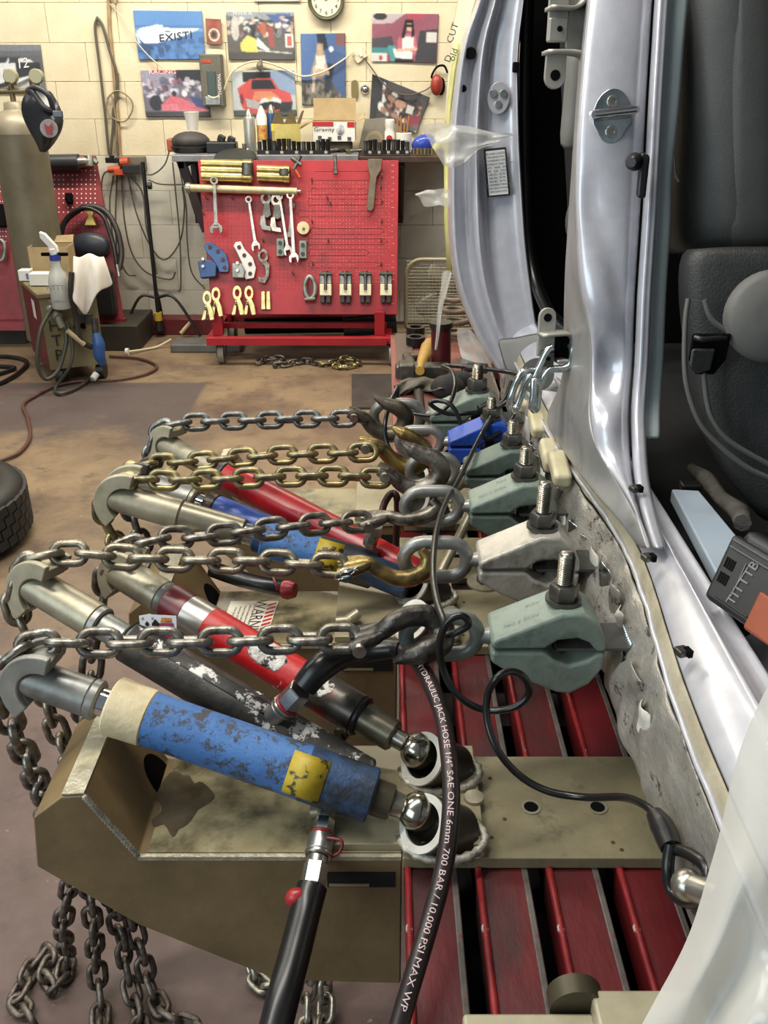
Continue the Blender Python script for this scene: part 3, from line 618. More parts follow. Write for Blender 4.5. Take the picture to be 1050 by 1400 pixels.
# grey backing sheet, tape roll, bottle, mug, blue pack
b0 = B(520, 5.78); mb = MB(); mb.prism([(-.13, 0), (.14, 0), (.12, .12), (.03, .17), (-.09, .16)], b0, (1, 0, 0), (0, .05, 1), (0, .006, 0)); tag(mesh_obj('grey_board', mb, mat('grey_board', '#8f897c', '#7f796d', 8, rough=.8), None), 'torn grey cardboard sheet leaning against the wall', 'cardboard')
b0 = B(512, 5.6); t = thing('tape_roll', 'tan tape roll standing upright on the bench', 'tape roll', b0 + V(0, 0, .055))
circ = lambda r, n=28: [(r * math.cos(a), r * math.sin(a)) for a in np.linspace(0, 2 * math.pi, n, endpoint=False)]
mb = MB(); mb.ring(circ(.052), circ(.038), b0 + V(0, 0, .054), (1, 0, 0), (0, 0, 1), (0, .05, 0)); mesh_obj('roll', mb, mat('tan_tape', '#9c8b66', rough=.5), t, 40)
b0 = B(533, 5.6); t = thing('spray_bottle', 'white bottle with a red spot, beside the brush mug', 'bottle', b0)
mb = MB(); mb.lathe(b0, (0, 0, 1), [(0, .03), (.1, .03), (.12, .024), (.13, .028), (.165, .027), (.17, .02)], 20); mesh_obj('bottle_body', mb, WHITEP, t, 40)
mb = MB(); mb.lathe(b0 + V(-.003, -.029, .07), (0, -1, 0), [(0, .018), (.003, .018)], 16); mesh_obj('red_spot', mb, mat('print_red', '#b5252c'), t)
b0 = B(552, 5.56); t = thing('brush_mug', 'white mug holding wooden brush sticks', 'mug', b0)
mb = MB(); mb.lathe(b0, (0, 0, 1), [(0, .042), (.1, .044), (.102, .04), (.02, .038)], 24); mesh_obj('mug_body', mb, WHITEP, t, 40)
mb = MB(); mb.box(b0 + V(.01, -.044, .05), (.03, .002, .03)); mesh_obj('printed_patch', mb, mat('print_grey2', '#8e95a0', rough=.5), t)
for i in range(4):
    b1 = b0 + V(-.03 + .015 * i, .01, .09); mb = MB(); mb.cyl(b1, b1 + V(-.01 + .008 * i, 0, .09 + .01 * (i % 2)), .005, 8); tag(mesh_obj('brush_stick', mb, mat('stick_wood', '#a4713f', rough=.6), None), 'thin wooden brush stick in the white mug, %s from the left' % ORD[i], 'stick', 'brush sticks in the mug')
b0 = B(579, 5.56); t = thing('rag_packet', 'shiny blue packet at the right end of the bench', 'packet', b0); mb = MB(); mb.ball(b0 + V(0, 0, .045), .05, (1.4, .8, .95), R=Matrix.Rotation(-.3, 3, 'Y')); mesh_obj('packet_body', mb, mat('blue_packet', '#2b3f9c', '#3c54b8', 20, rough=.25), t, 60)
mb = MB(); mb.ball(b0 + V(.075, -.02, .025), .025, (1.2, 1, 1)); tag(mesh_obj('yellow_wad', mb, mat('yellow_wad', '#c9bf52', rough=.5), None, 60), 'small yellow wad beside the blue packet', 'cloth')
# sockets on the bench: two black rails with sockets
SOCK = mat('black_socket', '#201f1e', '#2c2a28', 30, rough=.3, metal=.5)
for nm, xa, xb, Y, lab, n in (('socket_rail', 352, 452, 5.42, 'long black rail of sockets along the bench front, left', 15), ('socket_rail', 497, 560, 5.42, 'shorter black rail of sockets in front of the mug', 10)):
    a_, c_ = B(xa, Y), B(xb, Y); t = thing(nm, lab, 'socket set', (a_ + c_) / 2); mb = MB(); mb.bb(a_.x, c_.x, Y - .03, Y + .03, ZT, ZT + .02); mesh_obj('rail', mb, BLACKP, t)
    for i in range(n):
        p_ = a_.lerp(c_, (i + .5) / n); h = .045 + .02 * random.random()
        mb = MB(); mb.lathe(p_ + V(0, 0, .015), (0, 0, 1), [(0, .011), (h, .0125), (h, .008), (h - .01, .007)], 12); mesh_obj('socket', mb, SOCK if i % 3 else STEEL_DK, t, 40)
    for i in range(5):
        p_ = a_.lerp(c_, (i + .7) / 5); mb = MB(); mb.box(p_ + V(0, -.031, .012), (.016, .002, .014)); mesh_obj('size_tag', mb, mat('pale_tag', '#a9a69e', rough=.5), t)
random.seed(11)
for i in range(9):
    b0 = B(446 + i * 6.5 + random.uniform(-2, 2), 5.43 + random.uniform(0, .12)); a = random.uniform(0, 3.1); d = V(math.cos(a), math.sin(a) * .6, .05) * random.uniform(.03, .06)
    mb = MB(); mb.cyl(b0 - d + V(0, 0, .014), b0 + d + V(0, 0, .014), .011, 10, .008); tag(mesh_obj('loose_fitting', mb, [STEEL_DK, FORGED, mat('olive_brown', '#5d5136', rough=.6)][i % 3], None, 40), 'small loose metal fitting in the bench heap, %s from the left' % ORD[i], 'fitting', 'loose fittings on the bench')
for i in range(6):
    b0 = B(566 + i * 5, 5.42); mb = MB(); mb.lathe(b0, (0, 0, 1), [(0, .01), (.03, .011), (.03, .006)], 12); tag(mesh_obj('loose_socket', mb, [STEEL, mat('gold_bit', '#b59d56', rough=.3, metal=.8)][i % 2], None, 40), 'small loose socket at the right bench end, %s from the left' % ORD[i], 'socket', 'loose sockets at the bench end')
# ------------------------------------------------------------------ red tool trolley
class Plane:
    def __init__(s, O, A, Bv):
        s.O = Vector(O); s.A = Vector(A).normalized(); Bv = Vector(Bv); s.B = (Bv - s.A * Bv.dot(s.A)).normalized()
        s.n = s.A.cross(s.B)
        if s.n.y > 0: s.n = -s.n
    def at(s, x, y, off=0):
        d = ray(x, y); c = Vector((0, 0, HC)); O = s.O + s.n * off
        return c + d * ((O - c).dot(s.n) / d.dot(s.n))
TP = Plane(P(290, 430, Y=5.0), V(1, 0, 0), P(270, 220, Y=5.27) - P(290, 430, Y=5.0))
q = [TP.at(290, 430), TP.at(543, 430), TP.at(545, 219), TP.at(270, 219)]
tr = thing('tool_trolley', 'red pegboard tool trolley on castors standing in front of the wall bench', 'tool trolley', V(q[0].x, 5.0, 0))
mb = MB(); mb.add(q + [p - TP.n * .025 for p in q], [(0, 1, 2, 3), (7, 6, 5, 4), (0, 4, 5, 1), (1, 5, 6, 2), (2, 6, 7, 3), (3, 7, 4, 0)]); mesh_obj('pegboard', mb, RED, tr, bevel=.003)
def dots(P_, x0, y0, x1, y1, nx, ny, r, m, par, skip=.12, seed=1, name='peg_holes'):
    rg = random.Random(seed); mb = MB()
    for j in range(ny):
        for i in range(nx):
            if rg.random() < skip: continue
            c = P_.at(x0 + (x1 - x0) * i / (nx - 1) , y0 + (y1 - y0) * j / (ny - 1), .0015)
            k = [(r * math.cos(a), r * math.sin(a)) for a in (0, 1.05, 2.09, 3.14, 4.19, 5.24)]
            mb.add([c + P_.A * p[0] + P_.B * p[1] for p in k], [tuple(range(6))])
    mesh_obj(name, mb, m, par, kind='stuff')
PINK = mat('peg_hole_pink', '#d98a86', rough=.6); HOLE = mat('peg_hole_dark', '#6d1418', rough=.7)
dots(TP, 420, 250, 532, 385, 26, 30, .0022, PINK, tr, .25, 3)
dots(TP, 278, 250, 415, 395, 26, 28, .0022, HOLE, tr, .2, 4)
dots(TP, 536, 226, 538, 415, 2, 24, .003, PINK, tr, .3, 5)
# printed tool outlines
OUT = mat('outline_print', '#8a1820', rough=.6); mb = MB()
def outl(pts, r=.0012): mb.tube([TP.at(x, y, .001) for x, y in pts], r, 4)
for (y0, xa, xb) in ((262, 432, 500), (276, 428, 520), (292, 415, 505), (316, 432, 520), (330, 428, 525), (345, 430, 500), (362, 430, 515)):
    outl([(xa, y0 - 4), (xb, y0 - 4), (xb + 5, y0), (xb, y0 + 4), (xa, y0 + 4), (xa - 5, y0 + 5), (xa - 8, y0), (xa - 5, y0 - 5), (xa, y0 - 4)])
for y0 in (234, 246): outl([(430, y0), (515, y0)])
mesh_obj('printed_outlines', mb, OUT, tr)
# frame
FR = [(P(283, 468, Y=4.95), P(528, 464, Y=4.95), .04, .022), (P(300, 455, Y=5.1), P(525, 452, Y=5.1), .03, .03)]
zb = P(400, 466, Y=4.95).z; xl, xr = P(283, 468, Y=4.95).x, P(536, 466, Y=4.95).x
mb = MB(); mb.bb(xl, xr, 4.93, 4.97, zb - .022, zb + .022); mesh_obj('front_rail', mb, RED, tr, bevel=.003)
mb = MB(); mb.bb(xl, xr, 5.42, 5.46, zb - .022, zb + .022); mesh_obj('rear_rail', mb, RED, tr, bevel=.003)
mb = MB(); mb.bb(xl + .03, xr - .03, 5.1, 5.14, zb + .03, zb + .06); mesh_obj('middle_rail', mb, RED, tr, bevel=.003)
for x_ in (xl + .02, xr - .02):
    mb = MB(); mb.bb(x_ - .02, x_ + .02, 4.97, 5.42, zb - .02, zb + .02); mesh_obj('side_rail', mb, RED, tr)
for xx in (298, 519):
    p = P(xx, 445, Y=5.0); mb = MB(); mb.bb(p.x - .028, p.x + .028, 4.98, 5.03, zb + .02, q[0].z + .02); mesh_obj('post', mb, RED, tr, bevel=.003)
    mb = MB(); mb.tube([V(p.x, 5.40, zb), V(p.x, 5.29, q[2].z - .02)], .018, 8); mesh_obj('back_brace', mb, RED, tr)
for (x_, y_) in ((xl + .07, 4.99), (xr - .0, 4.96), (xl + .07, 5.4), (xr - .02, 5.4)):
    mb = MB(); mb.cyl(V(x_ - .016, y_, .055), V(x_ + .016, y_, .055), .055, 20)
    c = mesh_obj('castor', mb, mat('grey_castor', '#7d766a', rough=.5), tr, 40)
    mb = MB(); mb.bb(x_ - .026, x_ - .02, y_ - .03, y_ + .03, .04, .14); mb.bb(x_ + .02, x_ + .026, y_ - .03, y_ + .03, .04, .14); mb.bb(x_ - .03, x_ + .03, y_ - .03, y_ + .03, .125, zb - .02); mesh_obj('fork', mb, STEEL_DK, c)
mb = MB(); mb.cyl(P(470, 447, Y=5.2), P(542, 441, Y=5.2), .06, 20); tag(mesh_obj('black_cylinder', mb, mat('glossy_black', '#1b1c1e', rough=.2), None, 40), 'glossy black cylinder stored on the trolley frame below the board', 'cylinder')
mb = MB(); mb.cyl(P(335, 446, Y=5.22), P(470, 444, Y=5.25), .045, 16); tag(mesh_obj('dark_tube', mb, DARK, None, 40), 'long dark tube lying behind the trolley frame', 'tube')
# pegs
for i, (x, y) in enumerate([(283, 272), (318, 272), (340, 257), (427, 248), (448, 273), (452, 280), (522, 243), (521, 257), (522, 277), (522, 304), (521, 330), (427, 304), (449, 330), (521, 362), (428, 362), (401, 375), (360, 330), (279, 293), (400, 357), (280, 394)]):
    p = TP.at(x, y); m_ = MB(); m_.tube([p, p + TP.n * .03, p + TP.n * .035 + V(0, 0, .012)], .0045, 8)
    if i == 0: peg0 = mesh_obj('peg', m_, STEEL, tr, 40); pp = p
    else:
        c = peg0.copy(); COL.objects.link(c); c.location = p - pp
# hanging tools
def plate(mb, pts, off=.012, th=.01):
    f = [TP.at(x, y, off + th) for x, y in pts]; mb.add(f + [p - TP.n * th for p in f], [tuple(range(len(f))), tuple(range(2 * len(f) - 1, len(f) - 1, -1))] + [(i, (i + 1) % len(f), len(f) + (i + 1) % len(f), len(f) + i) for i in range(len(f))])
def tl(name, label, cat, x, y, group=None): return thing(name, label, cat, TP.at(x, y, .01), group)
def pring(mb, x, y, R, r, off=.012, th=.01, sy=1.0, n=20):
    c = TP.at(x, y, off); k = P(x + 1, y, Y=c.y).x - P(x, y, Y=c.y).x
    mb.ring([(R * k * math.cos(a), R * k * sy * math.sin(a)) for a in np.linspace(0, 2 * math.pi, n, endpoint=False)], [(r * k * math.cos(a), r * k * sy * math.sin(a)) for a in np.linspace(0, 2 * math.pi, n, endpoint=False)], c, TP.A, TP.B, TP.n * th)
def brass_bundle(lab, x0, x1, rows, collar):
    t = tl('brass_tube_set', lab, 'tube set', (x0 + x1) / 2, rows[1])
    for i, y in enumerate(rows):
        a_, b_ = TP.at(x0, y, .045), TP.at(x1, y + 2, .045); mb = MB(); L_ = (b_ - a_).length
        mb.lathe(a_, b_ - a_, [(0, .026), (L_ * .8, .026), (L_ * .81, .029), (L_ * .97, .029), (L_, .02)], 20); mesh_obj('tube', mb, BRASS, t, 40)
    mb = MB(); a_ = TP.at(x1 - 8, rows[0], .05); b_ = TP.at(x1 - 8, rows[-1], .05); mb.cyl(a_, b_, .034, 12); mesh_obj('strap', mb, STEEL_DK, t, 40)
brass_bundle('long bundle of three gold tubes on the top left of the board', 276, 346, [224, 233, 241], True)
brass_bundle('shorter bundle of gold tubes right of the long bundle', 352, 397, [232, 241], False)
t = tl('draw_bar', 'long cream bar hung level across the upper board', 'bar', 330, 258)
mb = MB(); a_, b_ = TP.at(258, 257, .05), TP.at(406, 262, .05); mb.cyl(a_, b_, .02, 16); mesh_obj('bar', mb, CREAM, t, 40)
mb = MB(); d = (b_ - a_).normalized(); mb.cyl(b_, b_ + d * .02, .012, 12); mb.cyl(a_ - d * .012, a_ + d * .01, .028, 14); mesh_obj('end_cap', mb, STEEL, t, 40)
# black hose reel shape above the board
mb = MB(); mb.lathe(P(322, 217, Y=5.33), (0, -.3, 1), [(0, .10), (.012, .115), (.02, .10), (.025, .05)], 32); tag(mesh_obj('black_disc', mb, mat('green_black', '#1f2420', rough=.5), None, 40), 'black sanding disc resting on the top edge of the trolley board', 'disc')
def spanner(lab, x0, y0, x1, y1, w=.011, m=TOOL, adj=False, off=.03):
    t = tl('spanner' if not adj else 'adjustable_spanner', lab, 'spanner', x0, y0)
    a_, b_ = TP.at(x0, y0, off), TP.at(x1, y1, off); d = (b_ - a_).normalized(); s_ = TP.n.cross(d)
    mb = MB(); L_ = (b_ - a_).length
    pr = [(-w * .6, .02), (w * .6, .02), (w * .75, L_ - .03), (-w * .75, L_ - .03)]
    mb.prism(pr, a_, s_, d, TP.n * .009); mesh_obj('shaft', mb, m, t, bevel=.002)
    mb = MB(); mb.ring(circ(w * 1.5, 20), circ(w * .85, 20), a_ + d * .005, s_, d, TP.n * .012); mesh_obj('ring_end', mb, m, t, 40)
    W_ = w * (2.0 if not adj else 2.4); o_ = b_ - d * .03
    mb = MB(); mb.prism([(-w * .7, 0), (-W_, .022), (-W_, .05), (-W_ * .5, .058), (-W_ * .42, .03), (W_ * .42, .028), (W_ * .6, .06), (W_, .045), (W_, .02), (w * .7, 0)], o_, s_, d, TP.n * .012); mesh_obj('open_end', mb, m, t, bevel=.002)
    if adj:
        mb = MB(); mb.cyl(o_ + d * .012 + TP.n * .004 - s_ * .012, o_ + d * .012 + TP.n * .004 + s_ * .012, .009, 10); mesh_obj('thumb_wheel', mb, STEEL_DK, t, 40)
spanner('adjustable spanner hanging on the left of the board', 293, 246, 296, 313, .014, GREY_STEEL, True, .075)
spanner('single bright combination spanner hanging by itself', 340, 272, 350, 337, .012)
spanner('long bright combination spanner, left of the crossed pair', 382, 268, 394, 343, .012, TOOL, False, .03)
spanner('long bright combination spanner, right of the crossed pair', 397, 266, 402, 353, .0135, TOOL, False, .05)
spanner('short grey spanner hanging behind the crossed pair', 399, 280, 396, 325, .011, GREY_STEEL, False, .02)
# scissor clamps
def sclamp(lab, x, y, m):
    t = tl('pull_clamp', lab, 'clamp', x, y); mb = MB(); pring(mb, x, y, 7, 3.6, .02, .02, 1.2); mesh_obj('ring', mb, m, t, 40)
    mb = MB(); plate(mb, [(x - 3, y + 5), (x + 4, y + 5), (x + 7, y + 22), (x + 2, y + 26), (x - 6, y + 24)], .02, .022); mesh_obj('arm', mb, STEEL_DK, t, bevel=.003)
    mb = MB(); plate(mb, [(x - 8, y + 24), (x - 2, y + 22), (x + 0, y + 36), (x + 6, y + 38), (x + 7, y + 44), (x - 6, y + 42), (x - 9, y + 34)], .02, .025); mesh_obj('jaw', mb, m, t, bevel=.003)
sclamp('grey pull clamp with ring, left of the spanners', 364, 272, GREY_STEEL)
sclamp('grey pull clamp with ring, half hidden by the spanners', 378, 274, STEEL)
t = tl('rope_pulley', 'white round roller hung right of the spanners', 'roller', 415, 313)
mb = MB(); mb.lathe(TP.at(415, 313, .01), TP.n, [(0, .034), (.02, .036), (.03, .033)], 24); mesh_obj('disc', mb, CREAM, t, 40)
mb = MB(); mb.lathe(TP.at(415, 313, .038), TP.n, [(0, .008), (.012, .006)], 12); mesh_obj('hub', mb, STEEL_DK, t, 40)
for lab, x, y in (('small green-grey block with two holes, below the spanners', 383, 338), ('small green-grey block with two holes, under the white roller', 414, 341)):
    t = tl('tool_block', lab, 'block', x, y); mb = MB(); plate(mb, [(x - 5, y - 12), (x + 5, y - 12), (x + 5, y + 12), (x - 5, y + 12)], .005, .035); mesh_obj('block', mb, GREEN, t, bevel=.003)
    for yy in (-6, 6):
        mb = MB(); mb.lathe(TP.at(x, y + yy, .041), TP.n, [(0, .011), (.003, .011)], 12); mesh_obj('bolt_hole', mb, BLACKP, t)
# blue and white quadrant clamps
def quad(lab, pts, holes, m, body, bm_):
    t = tl('quadrant_clamp', lab, 'clamp', pts[0][0], pts[0][1]); mb = MB(); plate(mb, pts, .02, .014); mesh_obj('quadrant', mb, m, t, bevel=.003)
    for x, y in holes:
        mb = MB(); mb.lathe(TP.at(x, y, .035), TP.n, [(0, .011), (.002, .011)], 14); mesh_obj('hole', mb, mat('hole_brown', '#4a2a2a', rough=.7), t)
    mb = MB(); plate(mb, body, .01, .05); mesh_obj('jaw_block', mb, bm_, t, bevel=.005)
    cx, cy = body[0][0] + 8, (body[0][1] + body[2][1]) / 2
    for k in (-5, 5):
        mb = MB(); mb.lathe(TP.at(cx, cy + k, .06), TP.n, [(0, .009), (.014, .009)], 6); mesh_obj('bolt', mb, STEEL, t, 30)
quad('blue quadrant clamp with four holes on the left of the board', [(281, 332), (288, 331), (300, 338), (309, 348), (313, 362), (312, 372), (300, 372), (292, 356), (283, 346), (279, 338)], [(287, 338), (298, 344), (305, 355), (307, 366)], BLUE_TOOL, [(270, 357), (288, 355), (296, 362), (295, 378), (274, 380)], mat('dark_blue_tool', '#2e4a74', rough=.4, metal=.3))
quad('white quadrant clamp with four holes, right of the blue one', [(322, 331), (329, 330), (334, 340), (345, 352), (350, 366), (347, 380), (336, 382), (330, 372), (331, 360), (324, 345), (319, 336)], [(327, 338), (334, 349), (342, 361), (342, 374)], mat('white_tool_paint', '#d2d0cb', rough=.4), [(317, 360), (330, 360), (335, 370), (333, 380), (317, 380)], GREY_STEEL)
t = tl('hook_bracket', 'grey hook bracket with a ring top, beside the white quadrant clamp', 'bracket', 361, 350)
mb = MB(); pring(mb, 360, 350, 7, 4, .015, .014, 1.3); mesh_obj('ring', mb, FORGED, t, 40)
mb = MB(); plate(mb, [(363, 356), (369, 362), (368, 378), (362, 388), (353, 385), (352, 378), (358, 380), (363, 376), (362, 364), (357, 360)], .015, .014); mesh_obj('hook', mb, FORGED, t, bevel=.003)
# brass chain grabs hung in bunches
GOLDT = mat('pale_gold_tool', '#c9bd8a', '#a3935e', 25, rough=.3, metal=.7)
gset = 0
for x, y, k in ((284, 408, 0), (296, 403, 1), (325, 401, 2), (341, 401, 3)):
    t = tl('gold_pull_grab', ['pale gold pull grab, far left of the lower row of the board', 'pale gold pull grab with a big ring, second in the lower row', 'pale gold pull grab with splayed legs, third in the lower row', 'pale gold pull grab, rightmost of the four in the lower row'][k], 'pull grab', x, y)
    mb = MB(); pring(mb, x, y, 6, 3.2, .03, .02, 1.6); mesh_obj('eye', mb, GOLDT, t, 40)
    for s_ in (-1, 1):
        mb = MB(); plate(mb, [(x - 3, y + 7), (x + 3, y + 7), (x + 3 + s_ * 4, y + 16), (x + 3 + s_ * 6, y + 29), (x - 3 + s_ * 6, y + 30), (x - 3 + s_ * 3, y + 18)], .03 + .006 * s_, .02); mesh_obj('leg', mb, GOLDT, t, bevel=.003)
    mb = MB(); mb.cyl(TP.at(x - 4, y + 14, .045), TP.at(x + 5, y + 15, .045), .009, 8); mesh_obj('bolt', mb, STEEL_DK, t)
t = tl('flat_gold_plate', 'pair of flat gold plates hung low on the board', 'plate', 362, 411)
for k in (0, 1):
    mb = MB(); plate(mb, [(357 + k * 7, 399), (362 + k * 7, 398), (363 + k * 7, 423), (357 + k * 7, 423)], .012, .012); mesh_obj('blade', mb, GOLDT, t, bevel=.002)
t = tl('grey_shackle', 'grey shackle hung left of the four white clamps', 'shackle', 423, 385)
mb = MB(); mb.tube([TP.at(p.x, p.y, .03) for p in spline([V(423, 378, 0), V(417, 388, 0), V(418, 402, 0), V(424, 409, 0), V(430, 402, 0), V(430, 388, 0)], 5, True)], .013, 8, True); mesh_obj('bow', mb, GREY_STEEL, t, 60)
mb = MB(); mb.cyl(TP.at(417, 410, .03), TP.at(431, 409, .03), .014, 10); mesh_obj('pin', mb, STEEL_DK, t, 40)
for k, x in enumerate((445, 472, 499, 527)):
    y = 378
    if k == 0:
        wc0 = t = thing('small_body_clamp', 'white and grey small body clamp, leftmost of the four at lower right of the board', 'clamp', TP.at(x, y, 0), 'four white body clamps')
        mb = MB(); plate(mb, [(x - 8, 374), (x + 8, 374), (x + 8, 388), (x - 8, 388)], .01, .03); mesh_obj('frame_block', mb, GREY_STEEL, t, bevel=.004)
        mb = MB(); plate(mb, [(x - 8, 388), (x + 8, 388), (x + 8, 404), (x - 8, 404)], .01, .045); mesh_obj('white_jaw', mb, mat('cream_white', '#ddd2b0', rough=.45), t, bevel=.004)
        for xx in (-4, 4):
            mb = MB(); plate(mb, [(x + xx - 3, 404), (x + xx + 3, 404), (x + xx + 3, 414), (x + xx - 3, 414)], .015, .03); mesh_obj('black_foot', mb, BLACKP, t, bevel=.003)
        mb = MB(); mb.cyl(TP.at(x, 396, .06), TP.at(x, 376, .05), .009, 10); mb.cyl(TP.at(x, 378, .035), TP.at(x, 371, .035), .016, 10); mb.tube([TP.at(x - 9, 374, .045), TP.at(x + 9, 374, .045)], .009, 8); mesh_obj('screw', mb, STEEL_DK, t, 40)
    else:
        c = copy_tree(wc0); c.location = TP.at(x, y, 0)
        c['label'] = ['', 'white and grey small body clamp, second from left of the four', 'white and grey small body clamp, third from left of the four', 'white and grey small body clamp, rightmost of the four at the board edge'][k]
t = tl('pry_blade', 'broad brown-grey blade hammer hung on the right of the board', 'hammer', 513, 225)
mb = MB(); plate(mb, [(503, 217), (523, 217), (521, 232), (515, 242), (511, 285), (507, 289), (502, 287), (501, 282), (506, 240), (503, 230)], .03, .014); mesh_obj('blade', mb, mat('brown_grey_steel', '#6f6250', '#544737', 16, rough=.55), t, bevel=.004)
t = tl('air_gun', 'small black air gun hung at the top of the board', 'air gun', 405, 220); mb = MB(); mb.cyl(TP.at(399, 216, .05), TP.at(412, 226, .05), .012, 10); mb.cyl(TP.at(411, 213, .05), TP.at(402, 232, .05), .01, 10); mesh_obj('gun_body', mb, STEEL_DK, t, 40)
mb = MB(); mb.cyl(TP.at(403, 231, .05), TP.at(410, 243, .05), .008, 10); mesh_obj('red_grip', mb, ORG, t, 40)
t = tl('hook_bolt', 'short steel hook hanging at the top centre of the board', 'hook', 458, 215); mb = MB(); mb.cyl(TP.at(458, 212, .05), TP.at(459, 232, .05), .009, 10); mb.cyl(TP.at(458, 231, .05), TP.at(459, 238, .05), .014, 8); mesh_obj('shank', mb, FORGED, t, 40)

# ------------------------------------------------------------------ left pegboard, gas bottle, welder
LP = Plane(P(60, 440, Y=5.3), V(1, 0, .0), P(40, 215, Y=5.58) - P(60, 440, Y=5.3))
q = [LP.at(-120, 452), LP.at(171, 452), LP.at(130, 213), LP.at(-120, 213)]
lb = thing('left_pegboard', 'faded red pegboard rack behind the welder cart at the left', 'pegboard', V(q[0].x, 5.3, 0))
mb = MB(); mb.add(q + [p - LP.n * .025 for p in q], [(0, 1, 2, 3), (7, 6, 5, 4), (0, 4, 5, 1), (1, 5, 6, 2), (2, 6, 7, 3), (3, 7, 4, 0)]); mesh_obj('panel', mb, RED_OLD, lb)
mb = MB()
for xx in (-1.9, -1.62): mb.bb(xx - .02, xx + .02, 5.4, 5.45, 0, .3)
mb.bb(-2.9, q[1].x, 5.3, 5.35, .12, .17); mesh_obj('stand', mb, RED_OLD, lb)
dots(LP, 62, 233, 130, 290, 12, 10, .0042, WHITEP, lb, .06, 2); dots(LP, 0, 255, 8, 330, 3, 12, .0042, WHITEP, lb, .06, 3); dots(LP, 70, 300, 140, 380, 14, 16, .003, mat('dull_pink', '#b97a78', rough=.6), lb, .2, 6)  # white dots stand in for light showing through the peg holes
t = thing('hydraulic_tube', 'black tube with a silver end lying along the left pegboard top', 'tube', LP.at(80, 222, .05))
mb = MB(); mb.cyl(LP.at(40, 223, .05), LP.at(108, 222, .05), .045, 18); mesh_obj('tube_body', mb, mat('slate_black', '#2e3136', rough=.4), t, 40)
mb = MB(); mb.cyl(LP.at(106, 222, .05), LP.at(124, 221, .05), .03, 14); mb.cyl(LP.at(122, 214, .05), LP.at(123, 228, .05), .03, 10); mb.cyl(LP.at(126, 217, .05), LP.at(133, 223, .05), .012, 8); mesh_obj('silver_end', mb, STEEL, t, 40)
mb = MB(); mb.cyl(LP.at(91, 271, .01), LP.at(99, 271, .01), .03, 10); mb.cyl(LP.at(95, 266, .02), LP.at(95, 277, .02), .02, 10); tag(mesh_obj('black_rosette', mb, DARK, None), 'small black knob fixed on the left pegboard', 'knob')
mb = MB(); mb.tube(spline([LP.at(83, 330, .06), LP.at(86, 308, .06), LP.at(100, 292, .06), LP.at(122, 282, .06), LP.at(145, 290, .06), LP.at(160, 315, .06), LP.at(166, 345, .06), LP.at(163, 368, .08)], 8), .017, 10); tag(mesh_obj('thick_hose', mb, mat('brown_rubber', '#2a2422', rough=.45), None, 60), 'thick dark hose arching over the left pegboard', 'hose')
mb = MB(); mb.tube(spline([LP.at(84, 320, .09), LP.at(92, 297, .09), LP.at(115, 284, .09), LP.at(140, 295, .09), LP.at(152, 325, .09), LP.at(158, 350, .1), LP.at(160, 366, .1)], 8), .011, 10); tag(mesh_obj('thin_hose', mb, RUBBER, None, 60), 'thinner black hose inside the arch of the thick hose', 'hose')
mb = MB(); mb.cyl(LP.at(160, 362, .1), LP.at(163, 378, .1), .013, 10); tag(mesh_obj('hose_end', mb, STEEL, None, 40), 'silver hose end hanging at the foot of the hose arch', 'hose fitting')
mb = MB(); mb.prism([(-.035, .05), (.035, .05), (.012, 0), (.035, -.05), (-.035, -.05), (-.012, 0)], LP.at(125, 297, .03), LP.A, LP.B, LP.n * .03); tag(mesh_obj('brass_spool', mb, mat('yellow_brass', '#c9b268', rough=.3, metal=.6), None, bevel=.004), 'small yellow brass spool hung on the left pegboard', 'spool')
mb = MB(); mb.ball(LP.at(124, 336, .05), .1, (1.15, .5, .75)); tag(mesh_obj('wire_wheel_cover', mb, mat('blue_grey_plastic', '#363a42', rough=.4), None, 60), 'blue-grey rounded plastic cover on the left pegboard', 'cover')
mb = MB(); mb.box(LP.at(143, 400, .07), (.12, .08, .26)); tag(mesh_obj('black_case', mb, BLACKP, None, bevel=.02), 'black tool case behind the white rag', 'case')
t = thing('hook_chain_tool', 'grey ring clamp hanging on the far left pegboard edge', 'clamp', LP.at(2, 345, .02)); mb = MB(); mb.tube(spline([LP.at(-6, 330, .04), LP.at(3, 329, .04), LP.at(7, 340, .04), LP.at(3, 356, .04), LP.at(-6, 352, .04)], 6), .012, 8); mesh_obj('bow', mb, GREY_STEEL, t, 60)
t = thing('left_rack_tool', 'dark tool handle hanging at the far left pegboard edge', 'tool', LP.at(2, 295, .02)); mb = MB(); mb.cyl(LP.at(0, 280, .04), LP.at(3, 310, .04), .03, 10); mesh_obj('handle', mb, DARK, t, 40)
# gas cylinder
YG = 5.1
GAS = mat('gas_bottle_paint', '#7c745f', '#6b634f', 6, rough=.45, metal=.2, bump=.05); GASTOP = mat('gas_shoulder_paint', '#9b917c', '#857b66', 10, rough=.45, metal=.2)
g0 = P(43, 290, Y=YG); g0 = V(g0.x, YG, .12); zt_ = P(16, 138, Y=YG).z
t = thing('gas_cylinder', 'tall tan gas cylinder with a pale shoulder and brass valve at left', 'gas cylinder', g0); r_ = .133; zs = P(25, 184, Y=YG - .1).z
mb = MB(); mb.lathe(g0, (0, 0, 1), [(0, r_), (zs - .12, r_)], 36); mesh_obj('cylinder_body', mb, GAS, t, 40)
mb = MB(); h = zs - .12; mb.lathe(g0, (0, 0, 1), [(h, r_ * 1.005), (h + .04, r_), (h + .075, r_ * .86), (h + .1, r_ * .6), (h + .11, r_ * .42), (h + .115, r_ * .4), (h + .145, r_ * .38), (h + .15, r_ * .3)], 36); mesh_obj('shoulder', mb, GASTOP, t, 60)
top = g0 + V(0, 0, h + .15); VB = mat('valve_brass', '#7a6c4e', rough=.4, metal=.6)
